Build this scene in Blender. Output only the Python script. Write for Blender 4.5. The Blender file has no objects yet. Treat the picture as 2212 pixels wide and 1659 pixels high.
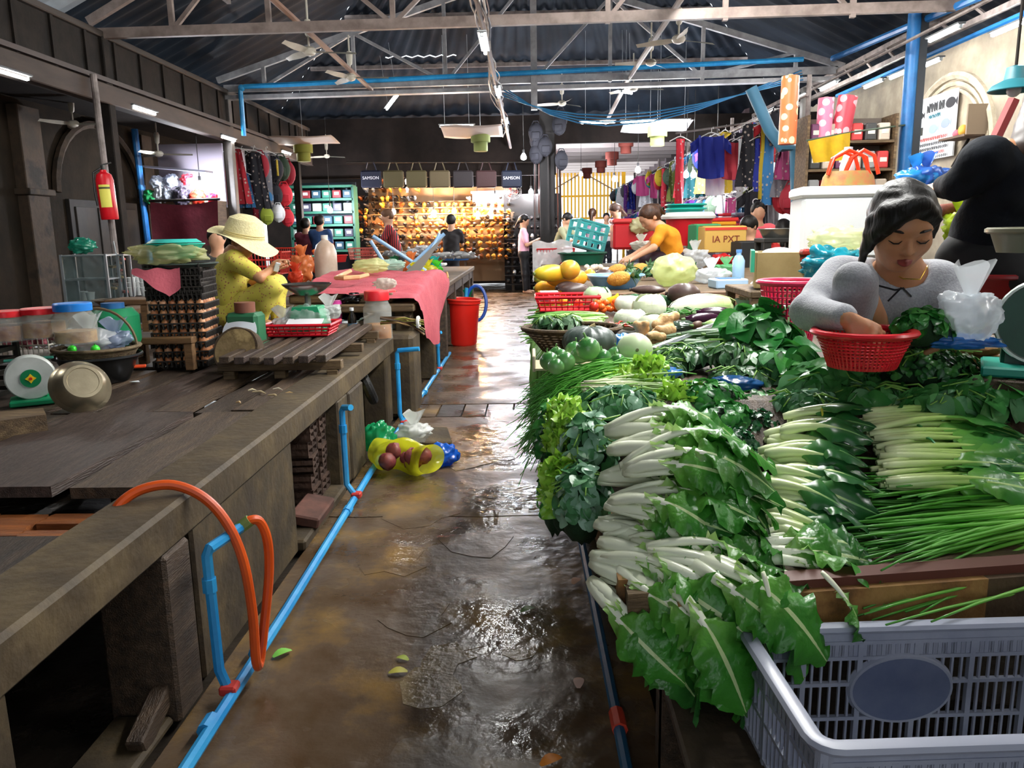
import bpy, math, random
import numpy as np
from mathutils import Vector, Matrix, Euler, noise

# ------------------------------------------------------------------ camera, world, exposure
FPX, EYE, ROLL = 1700.0, 1.35, math.radians(1.0)
PITCH, YAW = math.radians(10.947), math.radians(1.4473)
sc = bpy.context.scene
col = sc.collection
cd = bpy.data.cameras.new('camera'); cam = bpy.data.objects.new('camera', cd); col.objects.link(cam)
cd.sensor_fit = 'HORIZONTAL'; cd.sensor_width = 36.0; cd.lens = FPX / 2212 * 36.0
cd.clip_start = .05; cd.clip_end = 200
cam.matrix_world = (Matrix.Translation((0, 0, EYE)) @ Matrix.Rotation(YAW, 4, 'Z')
                    @ Matrix.Rotation(math.pi / 2 - PITCH, 4, 'X') @ Matrix.Rotation(-ROLL, 4, 'Z'))
sc.camera = cam
w = bpy.data.worlds.new('world'); sc.world = w; w.use_nodes = True
bg = w.node_tree.nodes['Background']
bg.inputs[0].default_value = (.90, .95, 1.0, 1); bg.inputs[1].default_value = 1.6
vs = sc.view_settings
sc.display_settings.display_device = 'sRGB'
vs.view_transform = 'Standard'; vs.look = 'None'; vs.gamma = 1.0; vs.use_curve_mapping = False
vs.exposure = .58
TUBE_W = 205.0      # emission of the fluorescent tubes
BULB_W = 800.0

try:
    cy = sc.cycles; cy.max_bounces = 4; cy.diffuse_bounces = 3; cy.glossy_bounces = 2; cy.transmission_bounces = 3; cy.transparent_max_bounces = 6; cy.sample_clamp_indirect = 5.0; cy.adaptive_threshold = .05
except Exception: pass

# ------------------------------------------------------------------ pixel -> point (photo measured in 2212 x 1659)
_R = cam.matrix_world.to_3x3()
def _ray(px, py): return _R @ Vector((px - 1106.0, 829.5 - py, -FPX))
def on(px, py, z=0.0):
    r = _ray(px, py); return Vector((0, 0, EYE)) + r * ((z - EYE) / r.z)
def at(px, py, y):
    r = _ray(px, py); return Vector((0, 0, EYE)) + r * (y / r.y)
def side(px, py, x):
    r = _ray(px, py); return Vector((0, 0, EYE)) + r * (x / r.x)

# ------------------------------------------------------------------ materials
def lin(c):
    if isinstance(c, str):
        c = c.lstrip('#'); c = [int(c[i:i + 2], 16) / 255 for i in (0, 2, 4)]
    return tuple(x / 12.92 if x <= .04045 else ((x + .055) / 1.055) ** 2.4 for x in c[:3]) + (1,)
MATS = {}
def M(c, rough=.6, c2=None, ns=8.0, bump=0.0, bs=40.0, metal=0.0, spec=.5, trans=0.0, alpha=1.0, sss=0.0, coat=0.0,
      emit=0.0, stretch=None, c3=None, contrast=(.35, .65), sheen=0.0, wet=None, ior=1.45):
    key = (c, rough, c2, ns, bump, bs, metal, spec, trans, alpha, sss, coat, emit, stretch, c3, contrast, sheen, wet, ior)
    if key in MATS: return MATS[key]
    m = bpy.data.materials.new('mat_%d' % len(MATS)); MATS[key] = m; m.use_nodes = True
    N, L = m.node_tree.nodes, m.node_tree.links
    b = N['Principled BSDF']
    b.inputs['Base Color'].default_value = lin(c)
    b.inputs['Roughness'].default_value = rough; b.inputs['Metallic'].default_value = metal
    b.inputs['Specular IOR Level'].default_value = spec
    b.inputs['Transmission Weight'].default_value = trans; b.inputs['Alpha'].default_value = alpha
    b.inputs['IOR'].default_value = ior
    b.inputs['Coat Weight'].default_value = coat
    if sss: b.inputs['Subsurface Weight'].default_value = sss; b.inputs['Subsurface Radius'].default_value = (.02, .01, .006)
    if sheen: b.inputs['Sheen Weight'].default_value = sheen
    if emit:
        b.inputs['Emission Color'].default_value = lin(c); b.inputs['Emission Strength'].default_value = emit
    if c2 or bump or wet:
        tc = N.new('ShaderNodeTexCoord'); vec = tc.outputs['Object']
        if stretch:
            mp = N.new('ShaderNodeMapping'); mp.inputs['Scale'].default_value = stretch
            L.new(vec, mp.inputs['Vector']); vec = mp.outputs['Vector']
    if c2:
        nz = N.new('ShaderNodeTexNoise'); nz.inputs['Scale'].default_value = ns; nz.inputs['Detail'].default_value = 5
        nz.inputs['Roughness'].default_value = .62
        L.new(vec, nz.inputs['Vector'])
        rp = N.new('ShaderNodeValToRGB'); e = rp.color_ramp.elements
        e[0].position, e[1].position = contrast; e[0].color = lin(c); e[1].color = lin(c2)
        if c3: k = rp.color_ramp.elements.new((contrast[0] + contrast[1]) / 2); k.color = lin(c3)
        L.new(nz.outputs['Fac'], rp.inputs['Fac']); L.new(rp.outputs['Color'], b.inputs['Base Color'])
    if wet:
        wz = N.new('ShaderNodeTexNoise'); wz.inputs['Scale'].default_value = wet[0]; wz.inputs['Detail'].default_value = 4
        wv = tc.outputs['Object']
        L.new(wv, wz.inputs['Vector'])
        wr = N.new('ShaderNodeMapRange'); wr.inputs['From Min'].default_value = .4; wr.inputs['From Max'].default_value = .62
        wr.inputs['To Min'].default_value = wet[1]; wr.inputs['To Max'].default_value = wet[2]
        L.new(wz.outputs['Fac'], wr.inputs['Value']); L.new(wr.outputs['Result'], b.inputs['Roughness'])
    if bump:
        bz = N.new('ShaderNodeTexNoise'); bz.inputs['Scale'].default_value = bs; bz.inputs['Detail'].default_value = 4
        L.new(vec, bz.inputs['Vector'])
        bp = N.new('ShaderNodeBump'); bp.inputs['Strength'].default_value = bump; bp.inputs['Distance'].default_value = .01
        L.new(bz.outputs['Fac'], bp.inputs['Height']); L.new(bp.outputs['Normal'], b.inputs['Normal'])
    return m
def Muv(stops, rough=.45, bump=.3, bs=60, axis=0, spec=.5, sss=0.0, vein=None):
    """colour runs along the mesh's own U (stem to tip); a second tone from noise"""
    key = ('uv', tuple(stops), rough, bump, axis, vein)
    if key in MATS: return MATS[key]
    m = bpy.data.materials.new('mat_%d' % len(MATS)); MATS[key] = m; m.use_nodes = True
    N, L = m.node_tree.nodes, m.node_tree.links; b = N['Principled BSDF']
    b.inputs['Roughness'].default_value = rough; b.inputs['Specular IOR Level'].default_value = spec
    uv = N.new('ShaderNodeUVMap'); sp = N.new('ShaderNodeSeparateXYZ'); L.new(uv.outputs['UV'], sp.inputs['Vector'])
    tc = N.new('ShaderNodeTexCoord')
    nz = N.new('ShaderNodeTexNoise'); nz.inputs['Scale'].default_value = 22; nz.inputs['Detail'].default_value = 3
    L.new(tc.outputs['Object'], nz.inputs['Vector'])
    ad = N.new('ShaderNodeMath'); ad.operation = 'MULTIPLY_ADD'; ad.inputs[1].default_value = .22
    L.new(nz.outputs['Fac'], ad.inputs[0]); L.new(sp.outputs[axis], ad.inputs[2])
    su = N.new('ShaderNodeMath'); su.operation = 'SUBTRACT'; su.inputs[1].default_value = .11; L.new(ad.outputs[0], su.inputs[0])
    rp = N.new('ShaderNodeValToRGB'); e = rp.color_ramp.elements
    e[0].position = stops[0][0]; e[0].color = lin(stops[0][1]); e[1].position = stops[-1][0]; e[1].color = lin(stops[-1][1])
    for p, c in stops[1:-1]: k = e.new(p); k.color = lin(c)
    L.new(su.outputs[0], rp.inputs['Fac']); out = rp.outputs['Color']
    if vein:
        d = N.new('ShaderNodeMath'); d.operation = 'SUBTRACT'; d.inputs[1].default_value = .5; L.new(sp.outputs[1], d.inputs[0])
        a = N.new('ShaderNodeMath'); a.operation = 'ABSOLUTE'; L.new(d.outputs[0], a.inputs[0])
        t = N.new('ShaderNodeMath'); t.operation = 'LESS_THAN'; t.inputs[1].default_value = .035; L.new(a.outputs[0], t.inputs[0])
        mx = N.new('ShaderNodeMixRGB'); mx.inputs['Color2'].default_value = lin(vein)
        L.new(t.outputs[0], mx.inputs['Fac']); L.new(out, mx.inputs['Color1']); out = mx.outputs['Color']
    L.new(out, b.inputs['Base Color'])
    if bump:
        bz = N.new('ShaderNodeTexNoise'); bz.inputs['Scale'].default_value = bs; L.new(tc.outputs['Object'], bz.inputs['Vector'])
        bp = N.new('ShaderNodeBump'); bp.inputs['Strength'].default_value = bump; bp.inputs['Distance'].default_value = .004
        L.new(bz.outputs['Fac'], bp.inputs['Height']); L.new(bp.outputs['Normal'], b.inputs['Normal'])
    if sss:
        # thin leaves let some light through
        tr = N.new('ShaderNodeBsdfTranslucent'); ms = N.new('ShaderNodeMixShader'); ms.inputs['Fac'].default_value = sss
        L.new(out, tr.inputs['Color']); L.new(b.outputs[0], ms.inputs[1]); L.new(tr.outputs[0], ms.inputs[2])
        L.new(ms.outputs[0], N['Material Output'].inputs['Surface'])
    return m
def Mwave(c, c2, scale=10, rough=.6, axis='X', dist=0.0, metal=0.0, bump=0.0, duty=.5):
    key = ('wave', c, c2, scale, rough, axis, dist, metal, bump, duty)
    if key in MATS: return MATS[key]
    m = bpy.data.materials.new('mat_%d' % len(MATS)); MATS[key] = m; m.use_nodes = True
    N, L = m.node_tree.nodes, m.node_tree.links; b = N['Principled BSDF']
    b.inputs['Roughness'].default_value = rough; b.inputs['Metallic'].default_value = metal
    tc = N.new('ShaderNodeTexCoord'); wv = N.new('ShaderNodeTexWave'); wv.bands_direction = axis
    wv.inputs['Scale'].default_value = scale; wv.inputs['Distortion'].default_value = dist
    L.new(tc.outputs['Object'], wv.inputs['Vector'])
    rp = N.new('ShaderNodeValToRGB'); rp.color_ramp.elements[0].position = duty - .04; rp.color_ramp.elements[1].position = duty + .04
    rp.color_ramp.elements[0].color = lin(c); rp.color_ramp.elements[1].color = lin(c2)
    L.new(wv.outputs['Fac'], rp.inputs['Fac']); L.new(rp.outputs['Color'], b.inputs['Base Color'])
    if bump:
        bp = N.new('ShaderNodeBump'); bp.inputs['Strength'].default_value = bump; bp.inputs['Distance'].default_value = .02
        L.new(wv.outputs['Fac'], bp.inputs['Height']); L.new(bp.outputs['Normal'], b.inputs['Normal'])
    return m
def Mspots(c, c2, scale=40, thr=.25, rough=.7, c3=None):
    """cloth print: scattered dots of a second colour"""
    key = ('spots', c, c2, scale, thr, rough, c3)
    if key in MATS: return MATS[key]
    m = bpy.data.materials.new('mat_%d' % len(MATS)); MATS[key] = m; m.use_nodes = True
    N, L = m.node_tree.nodes, m.node_tree.links; b = N['Principled BSDF']; b.inputs['Roughness'].default_value = rough
    tc = N.new('ShaderNodeTexCoord'); v = N.new('ShaderNodeTexVoronoi'); v.inputs['Scale'].default_value = scale
    L.new(tc.outputs['Object'], v.inputs['Vector'])
    lt = N.new('ShaderNodeMath'); lt.operation = 'LESS_THAN'; lt.inputs[1].default_value = thr; L.new(v.outputs['Distance'], lt.inputs[0])
    nz = N.new('ShaderNodeTexNoise'); nz.inputs['Scale'].default_value = 6; L.new(tc.outputs['Object'], nz.inputs['Vector'])
    r0 = N.new('ShaderNodeValToRGB'); r0.color_ramp.elements[0].position = .4; r0.color_ramp.elements[1].position = .6
    r0.color_ramp.elements[0].color = lin(c); r0.color_ramp.elements[1].color = lin(c3 or c); L.new(nz.outputs['Fac'], r0.inputs['Fac'])
    mx = N.new('ShaderNodeMixRGB'); mx.inputs['Color2'].default_value = lin(c2)
    L.new(lt.outputs[0], mx.inputs['Fac']); L.new(r0.outputs['Color'], mx.inputs['Color1']); L.new(mx.outputs['Color'], b.inputs['Base Color'])
    return m
def Mbag(c, alpha=.45, rough=.18):
    """thin crinkled plastic film"""
    key = ('bag', c, alpha, rough)
    if key in MATS: return MATS[key]
    m = bpy.data.materials.new('mat_%d' % len(MATS)); MATS[key] = m; m.use_nodes = True
    N, L = m.node_tree.nodes, m.node_tree.links; b = N['Principled BSDF']
    b.inputs['Base Color'].default_value = lin(c); b.inputs['Roughness'].default_value = rough; b.inputs['Specular IOR Level'].default_value = .8
    tc = N.new('ShaderNodeTexCoord')
    bz = N.new('ShaderNodeTexVoronoi'); bz.inputs['Scale'].default_value = 16; bz.feature = 'SMOOTH_F1'
    L.new(tc.outputs['Object'], bz.inputs['Vector'])
    bp = N.new('ShaderNodeBump'); bp.inputs['Strength'].default_value = .8; bp.inputs['Distance'].default_value = .03
    L.new(bz.outputs['Distance'], bp.inputs['Height']); L.new(bp.outputs['Normal'], b.inputs['Normal'])
    tp = N.new('ShaderNodeBsdfTransparent'); tl = N.new('ShaderNodeBsdfTranslucent')
    tl.inputs['Color'].default_value = lin(c); tp.inputs['Color'].default_value = tuple(.5 + .5 * x for x in lin(c)[:3]) + (1,)
    m1 = N.new('ShaderNodeMixShader'); m1.inputs['Fac'].default_value = .35
    L.new(b.outputs[0], m1.inputs[1]); L.new(tl.outputs[0], m1.inputs[2])
    m2 = N.new('ShaderNodeMixShader'); m2.inputs['Fac'].default_value = alpha
    L.new(tp.outputs[0], m2.inputs[1]); L.new(m1.outputs[0], m2.inputs[2])
    L.new(m2.outputs[0], N['Material Output'].inputs['Surface'])
    return m
def Mglow(c, s):
    key = ('glow', c, s)
    if key in MATS: return MATS[key]
    m = bpy.data.materials.new('mat_%d' % len(MATS)); MATS[key] = m; m.use_nodes = True
    b = m.node_tree.nodes['Principled BSDF']; b.inputs['Base Color'].default_value = (.9, .9, .9, 1)
    b.inputs['Emission Color'].default_value = lin(c); b.inputs['Emission Strength'].default_value = s
    return m

# ------------------------------------------------------------------ mesh helpers
ORD = 'first second third fourth fifth sixth seventh eighth ninth tenth eleventh twelfth thirteenth fourteenth fifteenth sixteenth'.split() + ['later'] * 60
rnd = random.Random(7)
def U(a, b): return rnd.uniform(a, b)
def rotm(rx=0, ry=0, rz=0): return Euler((rx, ry, rz)).to_matrix()
class MB:
    def __init__(s): s.v = []; s.f = []; s.uv = None
    def add(s, vs, fs, uv=None):
        o = len(s.v); s.v.extend(tuple(p) for p in vs); s.f.extend([i + o for i in f] for f in fs)
        if uv is not None or s.uv is not None:
            if s.uv is None: s.uv = [(0, 0)] * o
            s.uv.extend(uv if uv is not None else [(0, 0)] * len(vs))
        return s
    def box(s, c, d, r=None, bev=0.0):
        c = Vector(c); hx, hy, hz = d[0] / 2, d[1] / 2, d[2] / 2
        if bev <= 0:
            vs = [Vector((sx * hx, sy * hy, sz * hz)) for sx in (-1, 1) for sy in (-1, 1) for sz in (-1, 1)]
            fs = [(0, 1, 3, 2), (4, 6, 7, 5), (0, 4, 5, 1), (2, 3, 7, 6), (0, 2, 6, 4), (1, 5, 7, 3)]
        else:
            b = min(bev, hx * .9, hy * .9, hz * .9); vs = []; ix = {}
            for sx in (-1, 1):
                for sy in (-1, 1):
                    for sz in (-1, 1):
                        for k, p in enumerate(((hx, hy - b, hz - b), (hx - b, hy, hz - b), (hx - b, hy - b, hz))):
                            ix[sx, sy, sz, k] = len(vs); vs.append(Vector((p[0] * sx, p[1] * sy, p[2] * sz)))
            fs = []
            for a in (-1, 1):
                fs.append([ix[a, y, z, 0] for y, z in ((-1, -1), (1, -1), (1, 1), (-1, 1))][::a])
                fs.append([ix[x, a, z, 1] for x, z in ((-1, -1), (-1, 1), (1, 1), (1, -1))][::a])
                fs.append([ix[x, y, a, 2] for x, y in ((-1, -1), (1, -1), (1, 1), (-1, 1))][::a])
                for e in (-1, 1):
                    fs.append([ix[a, e, -1, 0], ix[a, e, -1, 1], ix[a, e, 1, 1], ix[a, e, 1, 0]])
                    fs.append([ix[a, -1, e, 0], ix[a, -1, e, 2], ix[a, 1, e, 2], ix[a, 1, e, 0]])
                    fs.append([ix[-1, a, e, 1], ix[-1, a, e, 2], ix[1, a, e, 2], ix[1, a, e, 1]])
                    for g in (-1, 1): fs.append([ix[a, e, g, k] for k in range(3)])
        if r is not None: vs = [r @ v for v in vs]
        return s.add([v + c for v in vs], fs)
    def bar(s, a, b, wx, wz=None, up=(0, 0, 1)):
        a, b = Vector(a), Vector(b); d = b - a; L = d.length; d.normalize(); u = Vector(up)
        if abs(d.dot(u)) > .98: u = Vector((1, 0, 0))
        x = d.cross(u).normalized(); z = x.cross(d)
        return s.box((a + b) / 2, (wx, L, wz or wx), Matrix((x, d, z)).transposed())
    def tube(s, path, r, n=8, caps=True, sq=(1, 1), closed=False, u=None):
        P = [Vector(p) for p in path]; k = len(P)
        R = r if isinstance(r, (list, tuple)) else [r] * k
        t = []
        for i in range(k):
            a, b = (P[i - 1], P[(i + 1) % k]) if closed else (P[max(i - 1, 0)], P[min(i + 1, k - 1)])
            d = b - a; t.append(d.normalized() if d.length > 1e-9 else Vector((0, 0, 1)))
        nrm = Vector((0, 0, 1)) if abs(t[0].z) < .9 else Vector((1, 0, 0))
        vs = []; uv = []
        for i in range(k):
            nrm = (nrm - t[i] * nrm.dot(t[i])); nrm = nrm.normalized() if nrm.length > 1e-6 else t[i].orthogonal().normalized()
            bi = t[i].cross(nrm)
            for j in range(n):
                a = 2 * math.pi * j / n
                vs.append(P[i] + nrm * (math.cos(a) * R[i] * sq[0]) + bi * (math.sin(a) * R[i] * sq[1])); uv.append((i / max(k - 1, 1), j / n))
        fs = []
        for i in range(k if closed else k - 1):
            i2 = (i + 1) % k
            for j in range(n): fs.append((i * n + j, i * n + (j + 1) % n, i2 * n + (j + 1) % n, i2 * n + j))
        if caps and not closed: fs.append(list(range(n))[::-1]); fs.append([(k - 1) * n + j for j in range(n)])
        return s.add(vs, fs, uv)
    def cyl(s, a, b, r, r2=None, n=12, caps=True): return s.tube([a, b], [r, r if r2 is None else r2], n, caps)
    def lathe(s, prof, n=20, c=(0, 0, 0), r=None, sq=(1, 1), cap=False, wob=None):
        vs = []; k = len(prof); c = Vector(c)
        for i, (rr, z) in enumerate(prof):
            for j in range(n):
                a = 2 * math.pi * j / n; q = rr * (wob(a, z) if wob else 1)
                p = Vector((q * math.cos(a) * sq[0], q * math.sin(a) * sq[1], z)); vs.append((r @ p if r else p) + c)
        fs = [(i * n + j, i * n + (j + 1) % n, (i + 1) * n + (j + 1) % n, (i + 1) * n + j) for i in range(k - 1) for j in range(n)]
        if cap: fs.append(list(range(n))[::-1]); fs.append([(k - 1) * n + j for j in range(n)])
        return s.add(vs, fs, [(i / (k - 1), j / n) for i in range(k) for j in range(n)])
    def ball(s, c, r, nu=14, nv=9, fn=None, rot=None):
        if not isinstance(r, (tuple, list)): r = (r, r, r)
        vs = []; c = Vector(c); uv = []
        for i in range(nv + 1):
            th = math.pi * i / nv
            for j in range(nu):
                a = 2 * math.pi * j / nu
                d = Vector((math.sin(th) * math.cos(a), math.sin(th) * math.sin(a), -math.cos(th)))
                k = fn(d, th, a) if fn else 1
                p = Vector((d.x * r[0] * k, d.y * r[1] * k, d.z * r[2] * k)); vs.append((rot @ p if rot else p) + c); uv.append((i / nv, j / nu))
        fs = [(i * nu + j, i * nu + (j + 1) % nu, (i + 1) * nu + (j + 1) % nu, (i + 1) * nu + j) for i in range(nv) for j in range(nu)]
        return s.add(vs, fs, uv)
    def grid(s, fn, nu, nv):
        vs = [fn(i / nu, j / nv) for i in range(nu + 1) for j in range(nv + 1)]
        fs = [(i * (nv + 1) + j, (i + 1) * (nv + 1) + j, (i + 1) * (nv + 1) + j + 1, i * (nv + 1) + j + 1) for i in range(nu) for j in range(nv)]
        return s.add(vs, fs, [(i / nu, j / nv) for i in range(nu + 1) for j in range(nv + 1)])
    def prism(s, poly, a, b, plane='xy'):
        """extrude a 2-D outline from a to b along the axis left out"""
        n = len(poly)
        def mk(p, h): return {'xy': (p[0], p[1], h), 'xz': (p[0], h, p[1]), 'yz': (h, p[0], p[1])}[plane]
        vs = [mk(p, a) for p in poly] + [mk(p, b) for p in poly]
        fs = [list(range(n))[::-1], list(range(n, 2 * n))] + [(i, (i + 1) % n, n + (i + 1) % n, n + i) for i in range(n)]
        return s.add(vs, fs)
    def mesh(s, name, mat, smooth=35):
        me = bpy.data.meshes.new(name); me.from_pydata(s.v, [], s.f)
        if s.uv is not None:
            ul = me.uv_layers.new(name='UVMap'); li = np.empty(len(me.loops), dtype=np.int32); me.loops.foreach_get('vertex_index', li)
            ul.data.foreach_set('uv', np.asarray(s.uv, dtype=np.float32)[li].ravel())
        if smooth:
            me.polygons.foreach_set('use_smooth', np.ones(len(me.polygons), dtype=bool))
            if smooth < 180: me.set_sharp_from_angle(angle=math.radians(smooth))
        if mat: me.materials.append(mat)
        me.update(); return me
    def build(s, name, mat, parent=None, loc=(0, 0, 0), rot=(0, 0, 0), smooth=35, label=None):
        return put(name, s.mesh(name, mat, smooth), parent, loc, rot, label)
def put(name, me, parent=None, loc=(0, 0, 0), rot=(0, 0, 0), label=None, scale=None):
    o = bpy.data.objects.new(name, me); col.objects.link(o)
    o.location = loc; o.rotation_euler = rot
    if scale: o.scale = (scale,) * 3 if isinstance(scale, (int, float)) else scale
    if parent: o.parent = parent
    if label: o['label'] = label
    return o
def tag(o, label, cat, group=None):
    o['label'] = label; o['category'] = cat
    if group: o['group'] = group
    return o
def struct(o): o['kind'] = 'structure'; return o
def stuff(o): o['kind'] = 'stuff'; return o
def root(name, loc, label, cat, rz=0, group=None, rot=None, scale=None):
    o = put(name, None, None, loc, rot or (0, 0, rz), None, scale); o.empty_display_size = .05
    return tag(o, label, cat, group)
def dup(o, loc, rot=None, label=None, scale=None, parent=None):
    c = o.copy(); col.objects.link(c); c.parent = parent
    if parent is None: c.location = loc
    if rot is not None: c.rotation_euler = rot
    if scale: c.scale = (scale,) * 3 if isinstance(scale, (int, float)) else scale
    if label: c['label'] = label
    for ch in o.children: dup(ch, None, parent=c)
    return c

# ------------------------------------------------------------------ smooth solids (bodies, roots): distance field + surface nets
def nets(f, lo, hi, h):
    lo = np.array(lo, float); n = np.maximum(np.ceil((np.array(hi) - lo) / h).astype(int) + 1, 3)
    ax = [lo[i] + h * np.arange(n[i]) for i in range(3)]
    G = np.stack(np.meshgrid(*ax, indexing='ij'), -1).astype(np.float32)
    D = f(G.reshape(-1, 3)).reshape(n)
    ins = D < 0
    nx, ny, nz = n - 1
    cnt = np.zeros((nx, ny, nz), np.int32); acc = np.zeros((nx, ny, nz, 3), np.float32)
    def sl(o): return tuple(slice(o[i], o[i] + (nx, ny, nz)[i]) for i in range(3))
    for a in range(3):
        for b in range(4):
            o = [0, 0, 0]; q = [i for i in range(3) if i != a]; o[q[0]] = b & 1; o[q[1]] = b >> 1
            o2 = list(o); o2[a] = 1
            d0, d1 = D[sl(o)], D[sl(o2)]; m = (d0 < 0) != (d1 < 0)
            t = np.where(m, d0 / np.where(m, d0 - d1, 1), 0)
            p = np.zeros(acc.shape, np.float32); p[...] = np.array(o); p[..., a] = t
            acc += p * m[..., None]; cnt += m
    act = cnt > 0
    idx = -np.ones(act.shape, np.int64); idx[act] = np.arange(act.sum())
    I = np.argwhere(act); V = lo + h * (I + acc[act] / cnt[act][:, None])
    F = []
    for a in range(3):
        q = [i for i in range(3) if i != a]
        s0 = [slice(1, -1)] * 3; s0[a] = slice(0, n[a] - 1); s1 = list(s0); s1[a] = slice(1, n[a])
        m = ins[tuple(s0)] != ins[tuple(s1)]
        E = np.argwhere(m); flip = ins[tuple(s0)][m]
        off = np.array([1, 1, 1]); off[a] = 0; E = E + off
        def cell(d0, d1):
            C = E.copy(); C[:, q[0]] -= d0; C[:, q[1]] -= d1; return idx[C[:, 0], C[:, 1], C[:, 2]]
        Q = np.stack([cell(1, 1), cell(0, 1), cell(0, 0), cell(1, 0)], 1)
        if a == 1: flip = ~flip
        Q[~flip] = Q[~flip][:, ::-1]
        F.append(Q)
    F = np.concatenate(F); return V, F[(F >= 0).all(1)]
def capsule(p, a, b, ra, rb):
    a = np.array(a, np.float32); b = np.array(b, np.float32); d = b - a; t = np.clip(((p - a) @ d) / max(d @ d, 1e-9), 0, 1)
    return np.linalg.norm(p - a - t[:, None] * d, axis=1) - (ra + (rb - ra) * t)
def ellip(p, c, r, R=None):
    q = p - np.array(c, np.float32)
    if R is not None: q = q @ np.array(R, dtype=np.float32)
    k = np.linalg.norm(q / np.array(r, np.float32), axis=1); return (k - 1) * min(r) * (.5 + .5 * np.clip(k, 0, 1))
def smin(a, b, k):
    if k <= 0: return np.minimum(a, b)
    h = np.clip(.5 + .5 * (b - a) / k, 0, 1); return b + (a - b) * h - k * h * (1 - h)
def field(prims, k=.03, fold=0.0, fs=30.0):
    """prims: ('c',a,b,ra,rb[,k]) or ('e',c,r[,R[,k]]) ; a leading '-' subtracts"""
    def f(p):
        d = None
        for pr in prims:
            t = pr[0]; neg = t[0] == '-'; t = t[-1]
            if t == 'c': e = capsule(p, *pr[1:5]); kk = pr[5] if len(pr) > 5 else k
            else: e = ellip(p, pr[1], pr[2], pr[3] if len(pr) > 3 else None); kk = pr[4] if len(pr) > 4 else k
            if d is None: d = e
            elif neg: d = -smin(-d, e, kk * .5)
            else: d = smin(d, e, kk)
        if fold:
            d = d + fold * (np.sin(p[:, 0] * fs + 2.1 * np.sin(p[:, 2] * fs * .6)) * np.sin(p[:, 2] * fs * 1.1 + 1.3 * np.sin(p[:, 1] * fs * .7)) )
        return d
    return f
def solid(name, prims, mat, parent=None, h=.012, k=.03, fold=0.0, fs=30.0, loc=(0, 0, 0), rot=(0, 0, 0), cut=None):
    P = []
    for pr in prims:
        if pr[0][0] == '-': continue
        if pr[0] == 'c': P += [np.array(pr[1]) - pr[3], np.array(pr[1]) + pr[3], np.array(pr[2]) - pr[4], np.array(pr[2]) + pr[4]]
        else: P += [np.array(pr[1]) - max(pr[2]), np.array(pr[1]) + max(pr[2])]
    P = np.array(P); g = field(prims, k, fold, fs)
    f = (lambda p: np.maximum(g(p), cut(p))) if cut else g
    V, F = nets(f, P.min(0) - k - 2 * h, P.max(0) + k + 2 * h, h)
    me = bpy.data.meshes.new(name)
    me.vertices.add(len(V)); me.vertices.foreach_set('co', V.astype(np.float32).ravel())
    me.loops.add(len(F) * 4); me.loops.foreach_set('vertex_index', F.astype(np.int32).ravel())
    me.polygons.add(len(F)); me.polygons.foreach_set('loop_start', np.arange(0, len(F) * 4, 4, dtype=np.int32))
    me.update(calc_edges=True); me.validate()
    me.polygons.foreach_set('use_smooth', np.ones(len(me.polygons), dtype=bool)); me.materials.append(mat)
    return put(name, me, parent, loc, rot)
# ================================================================== SETTING
CONC = M('#342a1f', .75, '#57482f', 5, .5, 30, c3='#403524')
CONC2 = M('#332b20', .8, '#544733', 4, .6, 22, c3='#3f3526')
WOOD = M('#241b15', .55, '#4c3c2e', 4, .6, 30, stretch=(8, 1, 8), c3='#372b21')
WOOD2 = M('#33271e', .55, '#5c4938', 4, .6, 30, stretch=(8, 1, 8), c3='#463729')
WOODX = M('#4a3a28', .65, '#7b6547', 4, .5, 30, stretch=(1, 8, 8), c3='#5d4a33')
STEEL = M('#5d5450', .6, '#8a807c', 6, .2, 30)
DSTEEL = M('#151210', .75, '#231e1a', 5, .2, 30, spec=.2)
BLUEP = M('#1f86c9', .35, '#3aa5dd', 5)
DBLUE = M('#1e5f9e', .4, '#2a77b8', 5)
WHITEP = M('#e4e4e0', .45)
FLOORM = M('#432e16', .5, '#86693a', 2.6, .6, 14, c3='#5a4a3a', contrast=(.3, .7), wet=(2.2, .12, .45), spec=.5)
FLOORB = M('#443426', .5, '#6b5641', 3.2, .5, 20, c3='#51402f', wet=(3, .2, .5), spec=.35)
DARKF = M('#28231e', .6, '#3c352d', 3, .5, 16, wet=(2, .15, .5))

# floor: a dark sub-floor with worn wet slabs and one row of bricks across the aisle
fl = struct(MB().box((0, 16, -.06), (16, 46, .06)).build('floor', DARKF, smooth=0))
def slab(poly, m, name='slab'):
    o = MB().prism(poly, -.03, 0.0).build(name, m, fl, smooth=0); return o
r2 = random.Random(3)
def edge(y, x0, x1, n=9, a=.012): return [(x0 + (x1 - x0) * i / n, y + r2.uniform(-a, a)) for i in range(n + 1)]
cuts = [-3, 3.62, 5.72, 6.16, 8.6, 11.4, 14.2, 19.0]
prev = edge(cuts[0], -1.0, .34)
for a, b in zip(cuts[:-1], cuts[1:]):
    nx = edge(b - .012, -1.0, .34)
    if (a, b) == (5.72, 6.16):
        xs = [-1.0, -.72, -.53, -.35, -.14, .06, .34]
        for x0, x1 in zip(xs[:-1], xs[1:]):
            slab([(x0 + .006, a + .01), (x1 - .006, a + .012), (x1 - .006, b - .02), (x0 + .006, b - .022)], [FLOORB, DARKF, FLOORM][r2.randrange(3)], 'brick')
    else:
        slab(prev + nx[::-1], FLOORM if a < 6 else FLOORB)
    prev = [(x, y + .012) for x, y in nx]
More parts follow.
